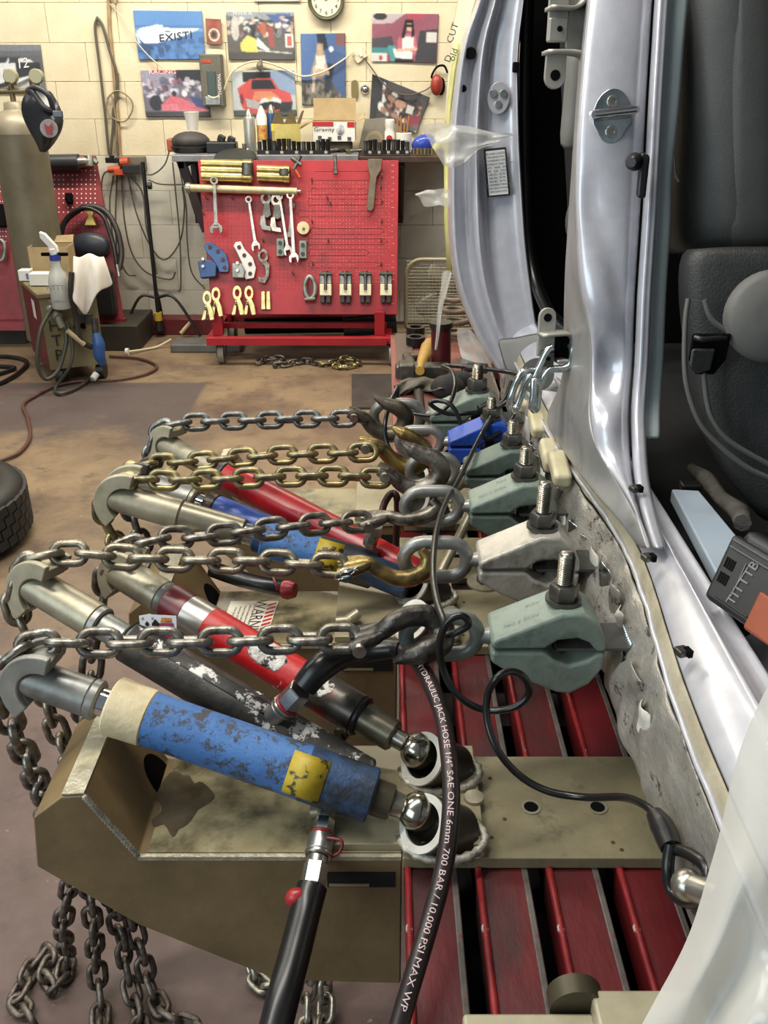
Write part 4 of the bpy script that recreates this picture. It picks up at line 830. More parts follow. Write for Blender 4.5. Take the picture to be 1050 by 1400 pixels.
mb = MB(); mb.cyl(top, top + V(0, 0, .07), .014, 12); mb.cyl(top + V(-.14, 0, .045), top + V(.17, -.01, .05), .013, 12); mb.lathe(top + V(0, 0, .075), (0, 0, 1), [(0, .03), (.015, .032), (.02, .02)], 8); mb.cyl(top + V(.12, 0, .04), top + V(.12, 0, .1), .025, 12); mesh_obj('valve', mb, VB, t, 40)
for dx in (.07, .2):
    c = top + V(dx - .06, -.02, .115); mb = MB(); mb.lathe(c, (0, -1, 0), [(-.03, .034), (.0, .036), (.006, .032)], 24); g = mesh_obj('pressure_gauge', mb, mat('olive_gauge', '#8d8a6c', rough=.3), t, 40)
    mb = MB(); mb.lathe(c + V(0, -.0065, 0), (0, -1, 0), [(0, .030), (.001, .030)], 24); mesh_obj('gauge_face', mb, mat('gauge_paper', '#a19d80', rough=.4), g)
    mb = MB(); mb.cyl(c, top + V(dx - .06, 0, .05), .008, 8); mesh_obj('stem', mb, VB, g)
# welding helmet
hm = P(64, 166, Y=4.9); t = thing('welding_helmet', 'black welding helmet with a red emblem, hung on the gas valve', 'welding helmet', hm)
HEL = mat('helmet_black', '#1f2023', '#2a2a2e', 8, rough=.3)
def hp(x, y, dy): return P(x, y, Y=4.9 + dy)
rows = []
for (y, xa, xb, dp) in ((124, 38, 70, .04), (134, 30, 76, .0), (150, 28, 84, -.05), (166, 33, 88, -.09), (182, 42, 83, -.1), (198, 52, 72, -.07), (208, 55, 62, -.02)):
    row = []
    for i in range(9):
        u = i / 8; x = xa + (xb - xa) * u; row.append(hp(x, y, dp * math.sin(math.pi * min(1, u * 1.0)) * (.4 + u) + .03 - .0 * u))
    rows.append(row)
mb = MB(); mb.loft(rows); mesh_obj('shell', mb, HEL, t, 180, solid=.006, sub=1)
mb = MB(); mb.tube(spline([hp(38, 124, 0), hp(50, 120, -.04), hp(66, 130, -.05), hp(72, 150, -.03), hp(60, 146, -.05), hp(45, 126, -.03)], 6, True), .014, 8); mesh_obj('head_band', mb, mat('helmet_band', '#35353a', rough=.4), t, 60)
mb = MB(); mb.lathe(hp(67, 176, -.112), (.2, -1, .1), [(0, .042), (.004, .04)], 24); e = mesh_obj('emblem', mb, mat('emblem_grey', '#8b8688', '#6c6669', 20, rough=.4), t)
mb = MB(); mb.prism([(-.02, .024), (.0, .01), (.02, .026), (.012, -.028), (-.014, -.02)], hp(67, 176, -.12), (1, 0, 0), (0, 0, 1), (0, -.003, 0)); mesh_obj('red_mark', mb, mat('emblem_red', '#9a3430', rough=.4), t)
mb = MB(); mb.box(hp(79, 156, -.09), (.05, .01, .03)); mesh_obj('lens', mb, mat('helmet_lens', '#3d4046', rough=.1), t, bevel=.004)
# welder cart
A_, B_, C_ = P(69, 506, z=.09), P(144, 497, z=.09), P(45, 479, z=.09); D_ = B_ + C_ - A_
zt2 = P(56, 408, Y=A_.y).z
cart = thing('welder_cart', 'welder cart with a tan front lettered HTP and a dark red side', 'welder', V(A_.x, A_.y, 0))
TANF = mat('welder_tan', '#7e7353', '#6d6347', 8, rough=.5); WRED = mat('welder_red', '#6b262b', '#5a2025', 8, rough=.5)
up = V(0, 0, zt2 - .09)
mb = MB(); mb.add([A_, B_, B_ + up, A_ + up], [(0, 1, 2, 3)]); mesh_obj('front_panel', mb, TANF, cart, solid=.004)
mb = MB(); mb.add([C_, A_, A_ + up, C_ + up], [(0, 1, 2, 3)]); mb.add([D_, C_, C_ + up, D_ + up, B_, B_ + up], [(0, 1, 2, 3), (4, 0, 3, 5)]); mesh_obj('side_panel', mb, WRED, cart)
ov = [(A_ * 1.06 - B_ * .03 - C_ * .03), B_ * 1.03 - A_ * .03, D_, C_ * 1.03 - A_ * .03]
mb = MB(); k = [V(p.x, p.y, zt2) for p in (A_ + (A_ - D_) * .04, B_ + (B_ - C_) * .04, D_ + (D_ - A_) * .04, C_ + (C_ - B_) * .04)]; mb.add(k + [p + V(0, 0, .025) for p in k], [(3, 2, 1, 0), (4, 5, 6, 7), (0, 1, 5, 4), (1, 2, 6, 5), (2, 3, 7, 6), (3, 0, 4, 7)]); mesh_obj('top_tray', mb, TANF, cart, bevel=.006)
fx = (B_ - A_).normalized(); fn = fx.cross(V(0, 0, 1)).normalized()
for i, ch in enumerate('HTP'):
    lettering(ch, .082, A_ + fx * .052 + V(0, 0, .225 - .076 * i) + fn * .010, fx, V(0, 0, 1), mat('letter_dark', '#27231d', rough=.5), cart)
mb = MB()
for p in (A_.lerp(B_, .12), A_.lerp(B_, .86), C_.lerp(D_, .2), C_.lerp(D_, .8)): mb.cyl(p + V(-.02, .05, -.045), p + V(.02, .05, -.045), .045, 16)
mesh_obj('wheels', mb, mat('wheel_rubber', '#1d1b1a', rough=.5), cart, 40, kind='stuff')
mb = MB(); mb.box(C_.lerp(A_, .62) + up * .78 + V(-.004, -.003, 0), (.05, .05, .075), Matrix.Rotation(math.atan2((A_ - C_).y, (A_ - C_).x), 3, 'Z')); 
sd = (A_ - C_).normalized(); sn = V(0, 0, 1).cross(sd) * -1
sn = V(sd.y, -sd.x, 0)
if sn.x > 0: sn = -sn
mb = MB(); c = C_.lerp(A_, .62) + up * .77 + sn * .003; mb.add([c - sd * .035 - V(0, 0, .045), c + sd * .035 - V(0, 0, .05), c + sd * .035 + V(0, 0, .045), c - sd * .035 + V(0, 0, .05)], [(0, 1, 2, 3)]); mesh_obj('white_sticker', mb, WHITEP, cart)
for dx, dz in ((.57, .56), (.69, .57)):
    mb = MB(); mb.lathe(A_.lerp(B_, dx) + up * dz, fn, [(0, .014), (.02, .012)], 14); mesh_obj('dial', mb, DARK, cart, 40)
mb = MB(); mb.box(A_.lerp(B_, .72) + up * .68 + fn * .01, (.09, .02, .05)); mesh_obj('socket_panel', mb, mat('panel_dark', '#3c372c', rough=.5), cart, bevel=.004)
mb = MB(); mb.cyl(A_.lerp(B_, .16) + up * .86, A_.lerp(B_, .27) + up * .76 + fn * .06, .024, 12); mb.cyl(A_.lerp(B_, .25) + up * .78 + fn * .05, A_.lerp(B_, .31) + up * .62 + fn * .06, .018, 12); mesh_obj('torch_connector', mb, mat('grey_connector', '#8b8778', rough=.4, metal=.4), cart, 40)
def FP(x, y, o=.0): # on the cart front plane
    pl = Plane(A_, fx, V(0, 0, 1)); pl.n = fn if fn.y < 0 else -fn; return pl.at(x, y, o)
wire('welding_hose', 'dark welding hose looping low in front of the welder cart', [FP(72, 420, .05), FP(56, 450, .1), FP(51, 490, .12), FP(56, 512, .12), FP(66, 518, .12), FP(80, 505, .1), FP(90, 472, .07), FP(90, 450, .04)], .0105, mat('hose_olive', '#3d3a30', rough=.45))
wire('ground_hose', 'second dark hose hanging from the welder front to the floor', [FP(92, 440, .04), FP(99, 470, .07), FP(96, 500, .09), P(76, 530, z=.015), P(82, 538, z=.015), P(105, 530, z=.015), P(128, 514, z=.02)], .009, mat('hose_olive', '#3d3a30', rough=.45))
wire('cart_strap', 'dark strap hanging beside the white rag down the welder front', [FP(98, 372, .12), FP(97, 400, .12), FP(103, 430, .08), FP(108, 460, .08), FP(116, 470, .07), FP(126, 475, .06)], .014, mat('hose_brown', '#2e2620', rough=.5))
t = thing('torch', 'welding torch with a blue grip hanging on the right of the welder', 'welding torch', FP(134, 470, .06))
mb = MB(); mb.tube(spline([FP(131, 455, .06), FP(135, 470, .07), FP(136, 485, .07), FP(141, 497, .06)], 6), [.02, .032, .03, .02], 12); mesh_obj('grip', mb, mat('torch_blue', '#31558a', rough=.4), t, 60)
mb = MB(); mb.cyl(FP(129, 435, .06), FP(131, 456, .06), .017, 12); mesh_obj('neck', mb, STEEL_DK, t, 40)
mb = MB(); mb.cyl(FP(92, 452, .09), FP(115, 471, .08), .013, 10); tag(mesh_obj('cream_rod', mb, CREAM, None, 40), 'cream tool handle leaning across the welder front', 'handle')
# things on the cart
def T(x, y): return P(x, y, z=zt2 + .025)
c = T(76, 378); open_box('cart_carton', 'open brown cardboard box on the welder cart', V(c.x, c.y, zt2 + .025), .2, .14, .165, .05, CARD, [[(-.1, .07, .165), (.1, .07, .165), (.1, .1, .2), (-.1, .1, .19)]])
c = T(88, 410) + V(0, -.0, 0); c = V(c.x, c.y - .0, zt2 - .04); c = FP(86, 421, .06)
t = thing('spray_bottle', 'clear white trigger spray bottle on the front of the welder', 'spray bottle', c)
CLR = mat('milky_plastic', '#d3d2c9', '#c3c2b8', 10, rough=.3, trans=.25)
mb = MB(); mb.lathe(c, (0, 0, 1), [(0, .046), (.006, .05), (.13, .05), (.17, .042), (.2, .026), (.235, .024)], 24); mesh_obj('bottle_body', mb, CLR, t, 60)
mb = MB(); mb.lathe(c + V(0, 0, .235), (0, 0, 1), [(0, .027), (.025, .026)], 18); mesh_obj('blue_collar', mb, mat('collar_blue', '#2c3a8c', rough=.4), t, 40)
mb = MB(); mb.cyl(c + V(0, 0, .26), c + V(-.005, 0, .29), .02, 12, .022); mb.prism([(.022, 0), (.018, .03), (-.03, .09), (-.055, .1), (-.055, .07), (-.022, .03), (-.022, 0)], c + V(.0, .014, .27), (1, 0, 0), (0, 0, 1), (0, -.028, 0)); mesh_obj('trigger_head', mb, WHITEP, t, bevel=.004)
mb = MB(); mb.box(c + V(-.04, 0, .262), (.05, .016, .016)); mb.box(c + V(.04, 0, .262), (.05, .016, .016)); mesh_obj('clip', mb, DARK, t, bevel=.003)
lettering('HTTTI', .035, c + V(0, -.0515, .11), V(1, 0, 0), V(0, 0, 1), mat('pale_print', '#8f9096', rough=.5), t); lettering('Washboard', .02, c + V(0, -.0515, .045), V(1, 0, 0), V(0, 0, 1), mat('pale_print', '#8f9096', rough=.5), t)
for lab, x, y, s_ in (('small white box at the left front of the welder cart', 37, 384, (.06, .06, .055)), ('flat white box beside the spray bottle', 61, 390, (.125, .07, .06))):
    c = T(x, y); t = thing('white_box', lab, 'box', c); mb = MB(); mb.box(V(c.x, c.y, zt2 + .03 + s_[2] / 2), s_); mesh_obj('carton', mb, WHITEP, t, bevel=.003)
    if x < 50:
        mb = MB(); mb.box(V(c.x + .02, c.y - .031, zt2 + .055), (.018, .003, .03)); mesh_obj('blue_print', mb, mat('print_bluegrey', '#6b74a0', rough=.5), t)
mb = MB(); c = T(48, 380); mb.box(V(c.x, c.y, zt2 + .045), (.1, .06, .035)); tag(mesh_obj('grey_case', mb, mat('lilac_grey', '#8a8694', rough=.5), None, bevel=.008), 'small lilac-grey case behind the white boxes', 'case')
mb = MB(); c = T(37, 368) ; mb.lathe(V(c.x, c.y + .12, zt2 - .3), (0, 0, 1), [(0, .055), (.3, .055), (.38, .053), (.43, .04), (.46, .01)], 20); tag(mesh_obj('small_gas_bottle', mb, mat('olive_grey', '#6c6552', rough=.4, metal=.3), None, 60), 'small olive grey gas bottle behind the carton', 'gas bottle')
# rag
rows = []
for j in range(11):
    v = j / 10; row = []
    for i in range(11):
        u = i / 10; x = 100 + u * 42 + v * (u * 14 - 1); y = 349 + v * (60 + 30 * math.exp(-((u - .35) / .22) ** 2) - 22 * u) + 3 * math.sin(u * 9)
        row.append(FP(x, y, .10 + .03 * math.sin(u * 11 + v) * (0.3 + v) - .04 * (1 - v) ** 3))
    rows.append(row)
mb = MB(); mb.loft(rows); tag(mesh_obj('white_rag', mb, mat('white_cloth', '#e8e1d6', '#d6cec0', 8, rough=.9), None, 180, solid=.006, sub=1), 'white shop rag draped over the right corner of the welder cart', 'rag')
# tripod pole
p0, p1 = P(195, 221, Y=5.55), P(218, 447, Y=5.55); t = thing('tripod_stand', 'thin black tripod stand with a yellow collar against the wall', 'stand', V(p1.x, 5.55, 0)); p1 = V(p1.x, 5.55, .1)
mb = MB(); mb.cyl(p1, p0, .012, 10); mesh_obj('pole', mb, BLACKP, t, 40)
mb = MB(); mb.cyl(p1 + V(0, 0, .0), p1 + V(0, 0, .05), .024, 12); mesh_obj('collar', mb, mat('collar_yellow', '#c2a63a', rough=.4), t, 40)
mb = MB(); mb.cyl(p1 - V(0, 0, .06), p1, .035, 12, .02); mesh_obj('foot', mb, BLACKP, t, 40)
h_ = p1 + V(0, 0, .14)
for dx, dy in ((-.22, -.06), (.26, -.06), (0, .12)):
    mb = MB(); mb.tube(spline([h_, h_ + V(dx * .45, dy * .4, .0), V(h_.x + dx, h_.y + dy, .015)], 6), .009, 8); mesh_obj('leg', mb, BLACKP, t, 60)
mb = MB(); mb.lathe(P(200, 254, Y=5.55) + V(.01, 0, 0), (1, 0, 0), [(0, .02), (.02, .02)], 10); mesh_obj('clip', mb, BLACKP, t, 40)
# floor items at the wall foot
mb = MB(); a_, b_ = P(188, 455, Y=5.62), P(300, 452, Y=5.62); mb.bb(a_.x, b_.x, 5.58, 5.7, .0, .1); tag(mesh_obj('red_floor_beam', mb, mat('dark_red_beam', '#6f2024', '#571a1d', 10, rough=.5), None, bevel=.006), 'long dark red steel beam lying along the wall foot', 'beam')
mb = MB(); a_, b_ = P(236, 466, z=.05), P(284, 466, z=.05); mb.bb(a_.x, b_.x + .2, a_.y - .08, a_.y + .08, 0, .05); tag(mesh_obj('grey_floor_plank', mb, mat('slate_plank', '#6b6966', '#5a5855', 10, rough=.5), None, bevel=.01), 'flat slate-grey plank on the floor left of the trolley', 'plank')
mb = MB(); a_ = P(168, 480, z=0); mb.bb(a_.x - .12, a_.x + .1, a_.y, a_.y + .4, 0, .15); tag(mesh_obj('dark_step_box', mb, mat('dark_olive_box', '#3a352c', '#2d2923', 10, rough=.6), None, bevel=.006), 'low dark box on the floor behind the welder cart', 'box')
mb = MB(); a_ = P(10, 470, z=0); mb.bb(a_.x - .6, a_.x + .12, a_.y, a_.y + .35, 0, .1); tag(mesh_obj('dark_floor_box', mb, mat('dark_olive_box', '#3a352c', '#2d2923', 10, rough=.6), None, bevel=.006), 'low dark box under the left pegboard', 'box')
def fl(x, y, h=.012): return P(x, y, z=h)
wire('floor_cable', 'brown cable snaking over the floor from the welder past the tyre', [fl(150, 487), fl(190, 490), fl(214, 500), fl(200, 511), fl(160, 519), fl(110, 521), fl(75, 528), fl(50, 540), fl(32, 553), fl(38, 572), fl(41, 597), fl(28, 617), fl(5, 628), fl(-30, 640)], .008, mat('brown_cable', '#5a3a30', rough=.5))
wire('black_floor_cable', 'black cable coiled on the floor at the left edge', [fl(-20, 487), fl(15, 488), fl(36, 494), fl(30, 506), fl(5, 522), fl(-25, 530), fl(-10, 515), fl(20, 503), fl(-20, 500)], .012, RUBBER)
wire('white_floor_cord', 'thin cream cord on the floor running to the grey plank', [fl(174, 481, .02), fl(195, 478), fl(215, 474), fl(234, 464, .05)], .006, WIRE_W)
mb = MB(); mb.cyl(fl(172, 481, .02), fl(176, 481, .02), .022, 12); tag(mesh_obj('white_plug', mb, WHITEP, None, 40), 'small white plug lying on the floor by the dark box', 'plug')
mb = MB(); mb.cyl(P(247, 456, Y=5.5), P(261, 440, Y=5.55), .012, 8); tag(mesh_obj('cream_stick', mb, CREAM, None, 40), 'short cream stick leaning by the red floor beam', 'stick')
mb = MB(); mb.cyl(fl(127, 518, .03), fl(132, 511, .05), .018, 10); tag(mesh_obj('white_cable_end', mb, WHITEP, None, 40), 'white cable connector on the floor under the welder', 'connector')
mb = MB(); a_, b_ = P(481, 560, z=0), P(538, 514, z=0); mb.prism([(a_.x, a_.y), (P(546, 562, z=0).x, a_.y), (P(540, 514, z=0).x, b_.y), (P(481, 514, z=0).x, b_.y)], (0, 0, 0), (1, 0, 0), (0, 1, 0), (0, 0, .012)); tag(mesh_obj('steel_floor_plate', mb, mat('dark_floor_plate', '#4b4642', '#3d3935', 12, rough=.5, metal=.2), None), 'dark steel plate lying flat on the floor beside the rack', 'plate')
# tyre lying on the floor
e = P(37, 690, z=.12); R_ = .32; tc_ = V(e.x - R_, e.y - .05, 0)
t = thing('tyre', 'black car tyre lying flat on the floor at the left edge', 'tyre', tc_)
mb = MB(); mb.lathe(tc_, (0, 0, 1), [(.0, .2), (.0, .26), (.02, .3), (.045, R_), (.175, R_), (.205, .3), (.215, .26), (.205, .215), (.19, .205), (.02, .205), (0, .2)], 72, caps=False); mesh_obj('carcass', mb, mat('tyre_rubber', '#1a1a1a', '#222120', 10, rough=.5), t, 50)
mb = MB()
for j in range(4):
    for i in range(44):
        a = 2 * math.pi * (i + .5 * (j % 2)) / 44; c = tc_ + V(math.cos(a) * (R_ + .001), math.sin(a) * (R_ + .001), .055 + j * .037); mb.box(c, (.012, .041, .033), Matrix.Rotation(a, 3, 'Z') @ Matrix.Rotation(.12, 3, 'X'))
mesh_obj('tread_blocks', mb, mat('tyre_tread', '#222222', rough=.6), t, kind='stuff')
# fan
fc = P(612, 408, Y=5.5); t = thing('floor_fan', 'cream box fan with a wire grille on the floor right of the trolley', 'fan', V(fc.x, 5.5, 0))
w_, h_ = .25, .23
rr = lambda W_, H_, r: [V(fc.x + sx * (W_ - r) + r * math.cos(a), 5.5, fc.z + sy * (H_ - r) + r * math.sin(a)) for (sx, sy, a0) in ((1, 1, 0), (-1, 1, math.pi / 2), (-1, -1, math.pi), (1, -1, 1.5 * math.pi)) for a in np.linspace(a0, a0 + math.pi / 2, 6)]
FANM = mat('fan_cream', '#a59b82', rough=.4, metal=.2)
mb = MB(); mb.tube(rr(w_, h_, .09), .012, 8, True); mesh_obj('rim', mb, FANM, t, 60)
mb = MB()
for i in range(24):
    x = fc.x - w_ + 2 * w_ * (i + .5) / 24; mb.tube([V(x, 5.5, fc.z - h_), V(x, 5.5, fc.z + h_)], .0018, 4)
    z = fc.z - h_ + 2 * h_ * (i + .5) / 24; mb.tube([V(fc.x - w_, 5.5, z), V(fc.x + w_, 5.5, z)], .0018, 4)
mesh_obj('grille', mb, FANM, t, kind='stuff')
for k in range(4):
    a = k * math.pi / 2 + .5; mb = MB(); mb.ball(fc + V(math.cos(a) * .11, .08, math.sin(a) * .11), .1, (1, .12, .6), R=Matrix.Rotation(-a, 3, 'Y') @ Matrix.Rotation(.4, 3, 'X')); mesh_obj('blade', mb, mat('fan_blade', '#7d776a', rough=.4), t, 60)
mb = MB(); mb.bb(fc.x - .2, fc.x + .2, 5.45, 5.62, 0, .03); mb.bb(fc.x - .02, fc.x + .02, 5.52, 5.56, .03, fc.z - h_); mesh_obj('stand', mb, FANM, t)
# ------------------------------------------------------------------ straightening bench with red slats
ZB = .65
bench = thing('frame_bench', 'red slatted steel frame-straightening bench under the silver car', 'frame bench', V(.3, 1.7, 0))
SX0, SP_, SW = .0243, .083, .061; YB0, YB1 = .34, 2.95
s_first = None
for k in range(13):
    x = SX0 + k * SP_
    if k == 0:
        mb = MB(); mb.bb(x, x + SW, YB0, YB1, ZB - .045, ZB); s_first = mesh_obj('slat', mb, BENCH_RED, bench, bevel=.004)
        mb = MB(); mb.tube([V(x + .004, YB0, ZB + .0005), V(x + .004, YB1, ZB + .0005)], .0045, 8); mesh_obj('lip', mb, BENCH_LIP, s_first, 60)
        mb = MB(); mb.bb(x + SW - .007, x + SW + .001, YB0, YB1, ZB - .03, ZB + .0012); mesh_obj('worn_edge', mb, BENCH_EDGE, s_first, bevel=.002)
    else:
        c = copy_tree(s_first, bench); c.location = (k * SP_, 0, 0)
mb = MB()
for y in (.4, 1.1, 1.9, 2.8): mb.bb(SX0, SX0 + 13 * SP_, y, y + .08, ZB - .16, ZB - .046)
mb.bb(SX0 + .005, SX0 + .06, YB0, YB1, ZB - .2, ZB - .046); mb.bb(SX0 + 12 * SP_, SX0 + 13 * SP_ - .02, YB0, YB1, ZB - .2, ZB - .046)
mb.bb(SX0 + .02, SX0 + 13 * SP_ - .03, YB0, YB1, ZB - .21, ZB - .2); mesh_obj('under_frame_shade_pan', mb, mat('frame_and_gap_dark', '#241012', '#181010', 8, rough=.6), bench)  # holds an added dark pan that makes the slat gaps black
for x in (SX0 + .12, SX0 + .95):
    for y in (.55, 2.7):
        mb = MB(); mb.bb(x - .04, x + .04, y - .04, y + .04, 0, ZB - .2); mesh_obj('leg', mb, BENCH_RED, bench, bevel=.004)
mb = MB(); mb.bb(SX0 - .002, .30, 2.05, 3.12, ZB + .002, ZB + .012); mesh_obj('end_deck', mb, mat('faded_red_deck', '#8d4f45', '#7d443c', 9, rough=.5, c3='#5d3a34', s3=6), bench, bevel=.003)

# ------------------------------------------------------------------ pulling towers
YT0, YTW, DYT = .787, .168, .434
ZP = .668
def fp(x, y): p = P(x, y, Y=YT0); return (p.x, p.z)
def tower(lab):
    t = thing('pulling_tower', lab, 'pulling tower', V(0, YT0, ZB), 'pulling towers along the bench')
    prof = [fp(45, 1118), fp(83, 1090), fp(115, 1088), fp(188, 1164), (SX0 - .003, ZP), (SX0 - .003, fp(553, 1345)[1]), fp(380, 1341), fp(190, 1265), fp(50, 1185)]
    prof[3] = (prof[3][0], ZP)
    mb = MB(); mb.prism(prof, V(0, YT0, 0), (1, 0, 0), (0, 0, 1), (0, YTW, 0)); mesh_obj('beam', mb, TAN, t, bevel=.0025)
    mb = MB(); mb.bb(prof[3][0] + .01, SX0 - .004, YT0 + .004, YT0 + YTW - .004, ZP - .002, ZP + .0012); mesh_obj('beam_top', mb, TAN_TOP, t)
    r0, r1, r2 = prof[1], prof[2], prof[3]
    mb = MB(); mb.add([V(r0[0] + .001, YT0 + .001, r0[1] + .0015), V(r1[0], YT0 + .001, r1[1] + .0015), V(r1[0], YT0 + YTW, r1[1] + .0015), V(r0[0] + .001, YT0 + YTW, r0[1] + .0015)], [(0, 1, 2, 3)])
    mesh_obj('worn_ridge', mb, mat('worn_bare_ridge', '#c9c3ad', '#a59d82', 40, rough=.45, metal=.5, bump=.6, bscale=90), t, solid=.002)
    mb = MB(); rg = random.Random(4); n = 40
    pts = [V(r1[0] + (r2[0] - r1[0]) * i / n, YT0 - .001, r1[1] + (r2[1] - r1[1]) * i / n + .001) for i in range(n + 1)]
    mb.tube(pts, [.0028 + .0014 * (i % 2) for i in range(n + 1)], 6); mesh_obj('weld_seam', mb, WELD, t, 60)
    mb = MB(); mb.bb(prof[3][0], SX0 - .004, YT0 - .003, YT0 + .002, ZP - .005, ZP + .001); mesh_obj('worn_edge', mb, mat('worn_bare_ridge'  , '#c9c3ad'), t)
    fr_ = V(r2[0] - r1[0], 0, r2[1] - r1[1]); Lr = fr_.length; fr_.normalize(); nr_ = V(-fr_.z, 0, fr_.x) if fr_.x > 0 else V(fr_.z, 0, -fr_.x)
    base = V(r2[0], YT0 + .128, r2[1]) + nr_ * .0004
    mb = MB(); mb.prism([(.026 * math.cos(q), .040 * math.sin(q)) for q in np.linspace(0, math.pi, 16)], base, (0, 1, 0), -fr_, nr_ * .0006); mesh_obj('drain_notch', mb, DARK, t)
    mb = MB(); mb.prism([(.032 * (1 + .3 * math.sin(3 * q + 1) + .12 * math.sin(7 * q)) * math.cos(q) + .022, .05 * (1 + .15 * math.sin(4 * q) + .1 * math.sin(9 * q + 2)) * math.sin(q)) for q in np.linspace(0, 2 * math.pi, 48, endpoint=False)], V(r2[0] + .008, YT0 + .085, ZP + .0012), (1, 0, 0), (0, 1, 0), (0, 0, .0004)); mesh_obj('oil_stain', mb, mat('oil_stain', '#4a3f2d', '#62563f', 40, rough=.3), t)
    # slot in the front plate
    a, b = fp(447, 1192), fp(540, 1212); mb = MB(); mb.bb(a[0], b[0], YT0 - .0012, YT0 + .004, b[1], a[1]); s_ = mesh_obj('slot', mb, mat('slot_dark', '#120f0b', rough=.8), t)
    mb = MB(); mb.bb(a[0] + .002, a[0] + .05, YT0 - .0018, YT0 + .004, b[1] + .0015, b[1] + .006); mesh_obj('slot_edge', mb, mat('slot_light', '#8d7f62', rough=.5), s_)
    # long plate on the bench with two bolt holes
    mb = MB(); mb.bb(SX0 - .003, .42, YT0 - .004, YT0 + YTW + .004, ZB + .001, ZP); p_ = mesh_obj('foot_plate', mb, mat('tan_plate', '#91886c', '#7e755a', 12, rough=.4, bump=.15, bscale=70, c3='#5b5340', s3=16, t3=(.54, .7), metal=.15, nr=.75), t, bevel=.002)
    for x in (726, 817):
        c = P(x, 1104, z=ZP); 
        mb = MB(); mb.lathe(V(c.x, c.y, ZP - .012), (0, 0, 1), [(0, .0092), (.0126, .0092)], 20); mesh_obj('bolt_hole', mb, DARK, p_)
        mb = MB(); mb.ring(circ(.0125, 24), circ(.009, 24), V(c.x, c.y, ZP + .0002), (1, 0, 0), (0, 1, 0), (0, 0, .0012)); mesh_obj('hole_rim', mb, TAN_STEEL, p_)
    for x, y in ((670, 1064), (690, 1120), (672, 1145), (850, 1162), (838, 1152)):
        c = P(x, y, z=ZP); mb = MB(); mb.lathe(V(c.x, c.y, ZP), (0, 0, 1), [(0, .0026), (.0006, .0026)], 8); mesh_obj('rust_spot', mb, mat('rust_spot', '#4a3520', rough=.8), p_)
    # socket plate with two cups
    xa, xb = P(330, 1160, z=ZP).x, P(665, 1160, z=ZP + .012).x
    mb = MB(); mb.bb(-.08, xb, YT0 + .006, YT0 + YTW + .012, ZP + .001, ZP + .012); mesh_obj('socket_plate', mb, mat('socket_plate_paint', '#a3997e', '#8d8368', 12, rough=.38, bump=.1, metal=.2), t, bevel=.002)
    c = P(648, 1092, z=ZP + .012); mb = MB(); mb.lathe(V(c.x, c.y, ZP + .012), (0, 0, 1), [(0, .013), (.004, .012), (.005, .006)], 20); mesh_obj('plate_bolt', mb, TAN_STEEL, t, 40)
    for (x, y) in ((592, 1130), (590, 1042)):
        c = P(x, y, z=ZP + .03); ax = V(-.64, -.40, .64).normalized(); r = .034
        mb = MB(); mb.lathe(c - ax * .045, ax, [(0, r), (.062, r), (.062, r * .78), (.045, r * .7), (.03, r * .3), (.026, 0)], 32, caps=False)
        cup = mesh_obj('socket_cup', mb, mat('cup_dark_steel', '#59564e', '#45423b', 20, rough=.35, metal=.6), t, 40)
        mb = MB(); n_ = ax; a_, b_ = frame(ax); mb.ring(circ(r * 1.0, 36), circ(r * .74, 36), c + ax * .0175, a_, b_, ax * .0035); mesh_obj('rim', mb, mat('bright_rim', '#dcd9cf', '#c4c0b5', 30, rough=.35, metal=.3), cup, 40)
        mb = MB(); pts = [V(c.x + .012 + .050 * math.cos(q), c.y + .036 * math.sin(q), ZP + .014) for q in np.linspace(math.radians(-175), math.radians(175), 40)]
        mb.tube(pts, [.0042 + .0022 * (i % 2) for i in range(40)], 7); mesh_obj('weld_bead', mb, WELD, cup, 60)
    return t
tw1 = tower('nearest tan steel pulling tower with two ram sockets on the bench edge')
tw2 = copy_tree(tw1); tw2.location.y += DYT; tw2['label'] = 'second tan pulling tower, with the warning sticker, behind the nearest one'
tw3 = copy_tree(tw1); tw3.location.y += 2 * DYT; tw3.location.x += .02; tw3['label'] = 'farthest tan pulling tower behind the red ram'
# warning sticker on the second tower
z_ = ZP + .0022
q = [P(x, y, z=z_) for x, y in ((316, 822), (381, 822), (366, 866), (300, 862))]
c = sum(q, V(0, 0, 0)) / 4
st = thing('warning_label', 'white WARNING sticker with red hazard stripes on the second tower', 'sticker', c)
mb = MB(); mb.add(q + [p + V(0, 0, .0006) for p in q], [(3, 2, 1, 0), (4, 5, 6, 7), (0, 1, 5, 4), (1, 2, 6, 5), (2, 3, 7, 6), (3, 0, 4, 7)]); mesh_obj('sheet', mb, mat('sticker_paper', '#ddd5c4', rough=.5), st)
eu = (q[1] - q[0]).normalized(); ev = (q[3] - q[0]).normalized(); wu = (q[1] - q[0]).length; wv = (q[3] - q[0]).length
mb = MB()
for i in range(7):
    o_ = q[0] + eu * wu * .80 + ev * wv * (.04 + i * .135) + V(0, 0, .0009)
    mb.add([o_ + ev * wv * .09, o_ + eu * wu * .17, o_ + eu * wu * .17 + ev * wv * .07, o_ + ev * wv * .16], [(0, 1, 2, 3)])
mesh_obj('hazard_stripes', mb, mat('print_red', '#b5252c'), st)
lettering('WARNING', .0285, q[0] + eu * wu * .64 + ev * wv * .72 + V(0, 0, .0009), ev, eu, BLACK, st)
for i, tx in enumerate(('Do not operate this equipment', 'without reading the manual', 'Inspect chains before use', 'Stand clear of the chain', 'Wear eye protection')):
    lettering(tx, .0058, q[0] + eu * wu * (.54 - i * .095) + ev * wv * .5 + V(0, 0, .0009), ev, eu, BLACK, st)

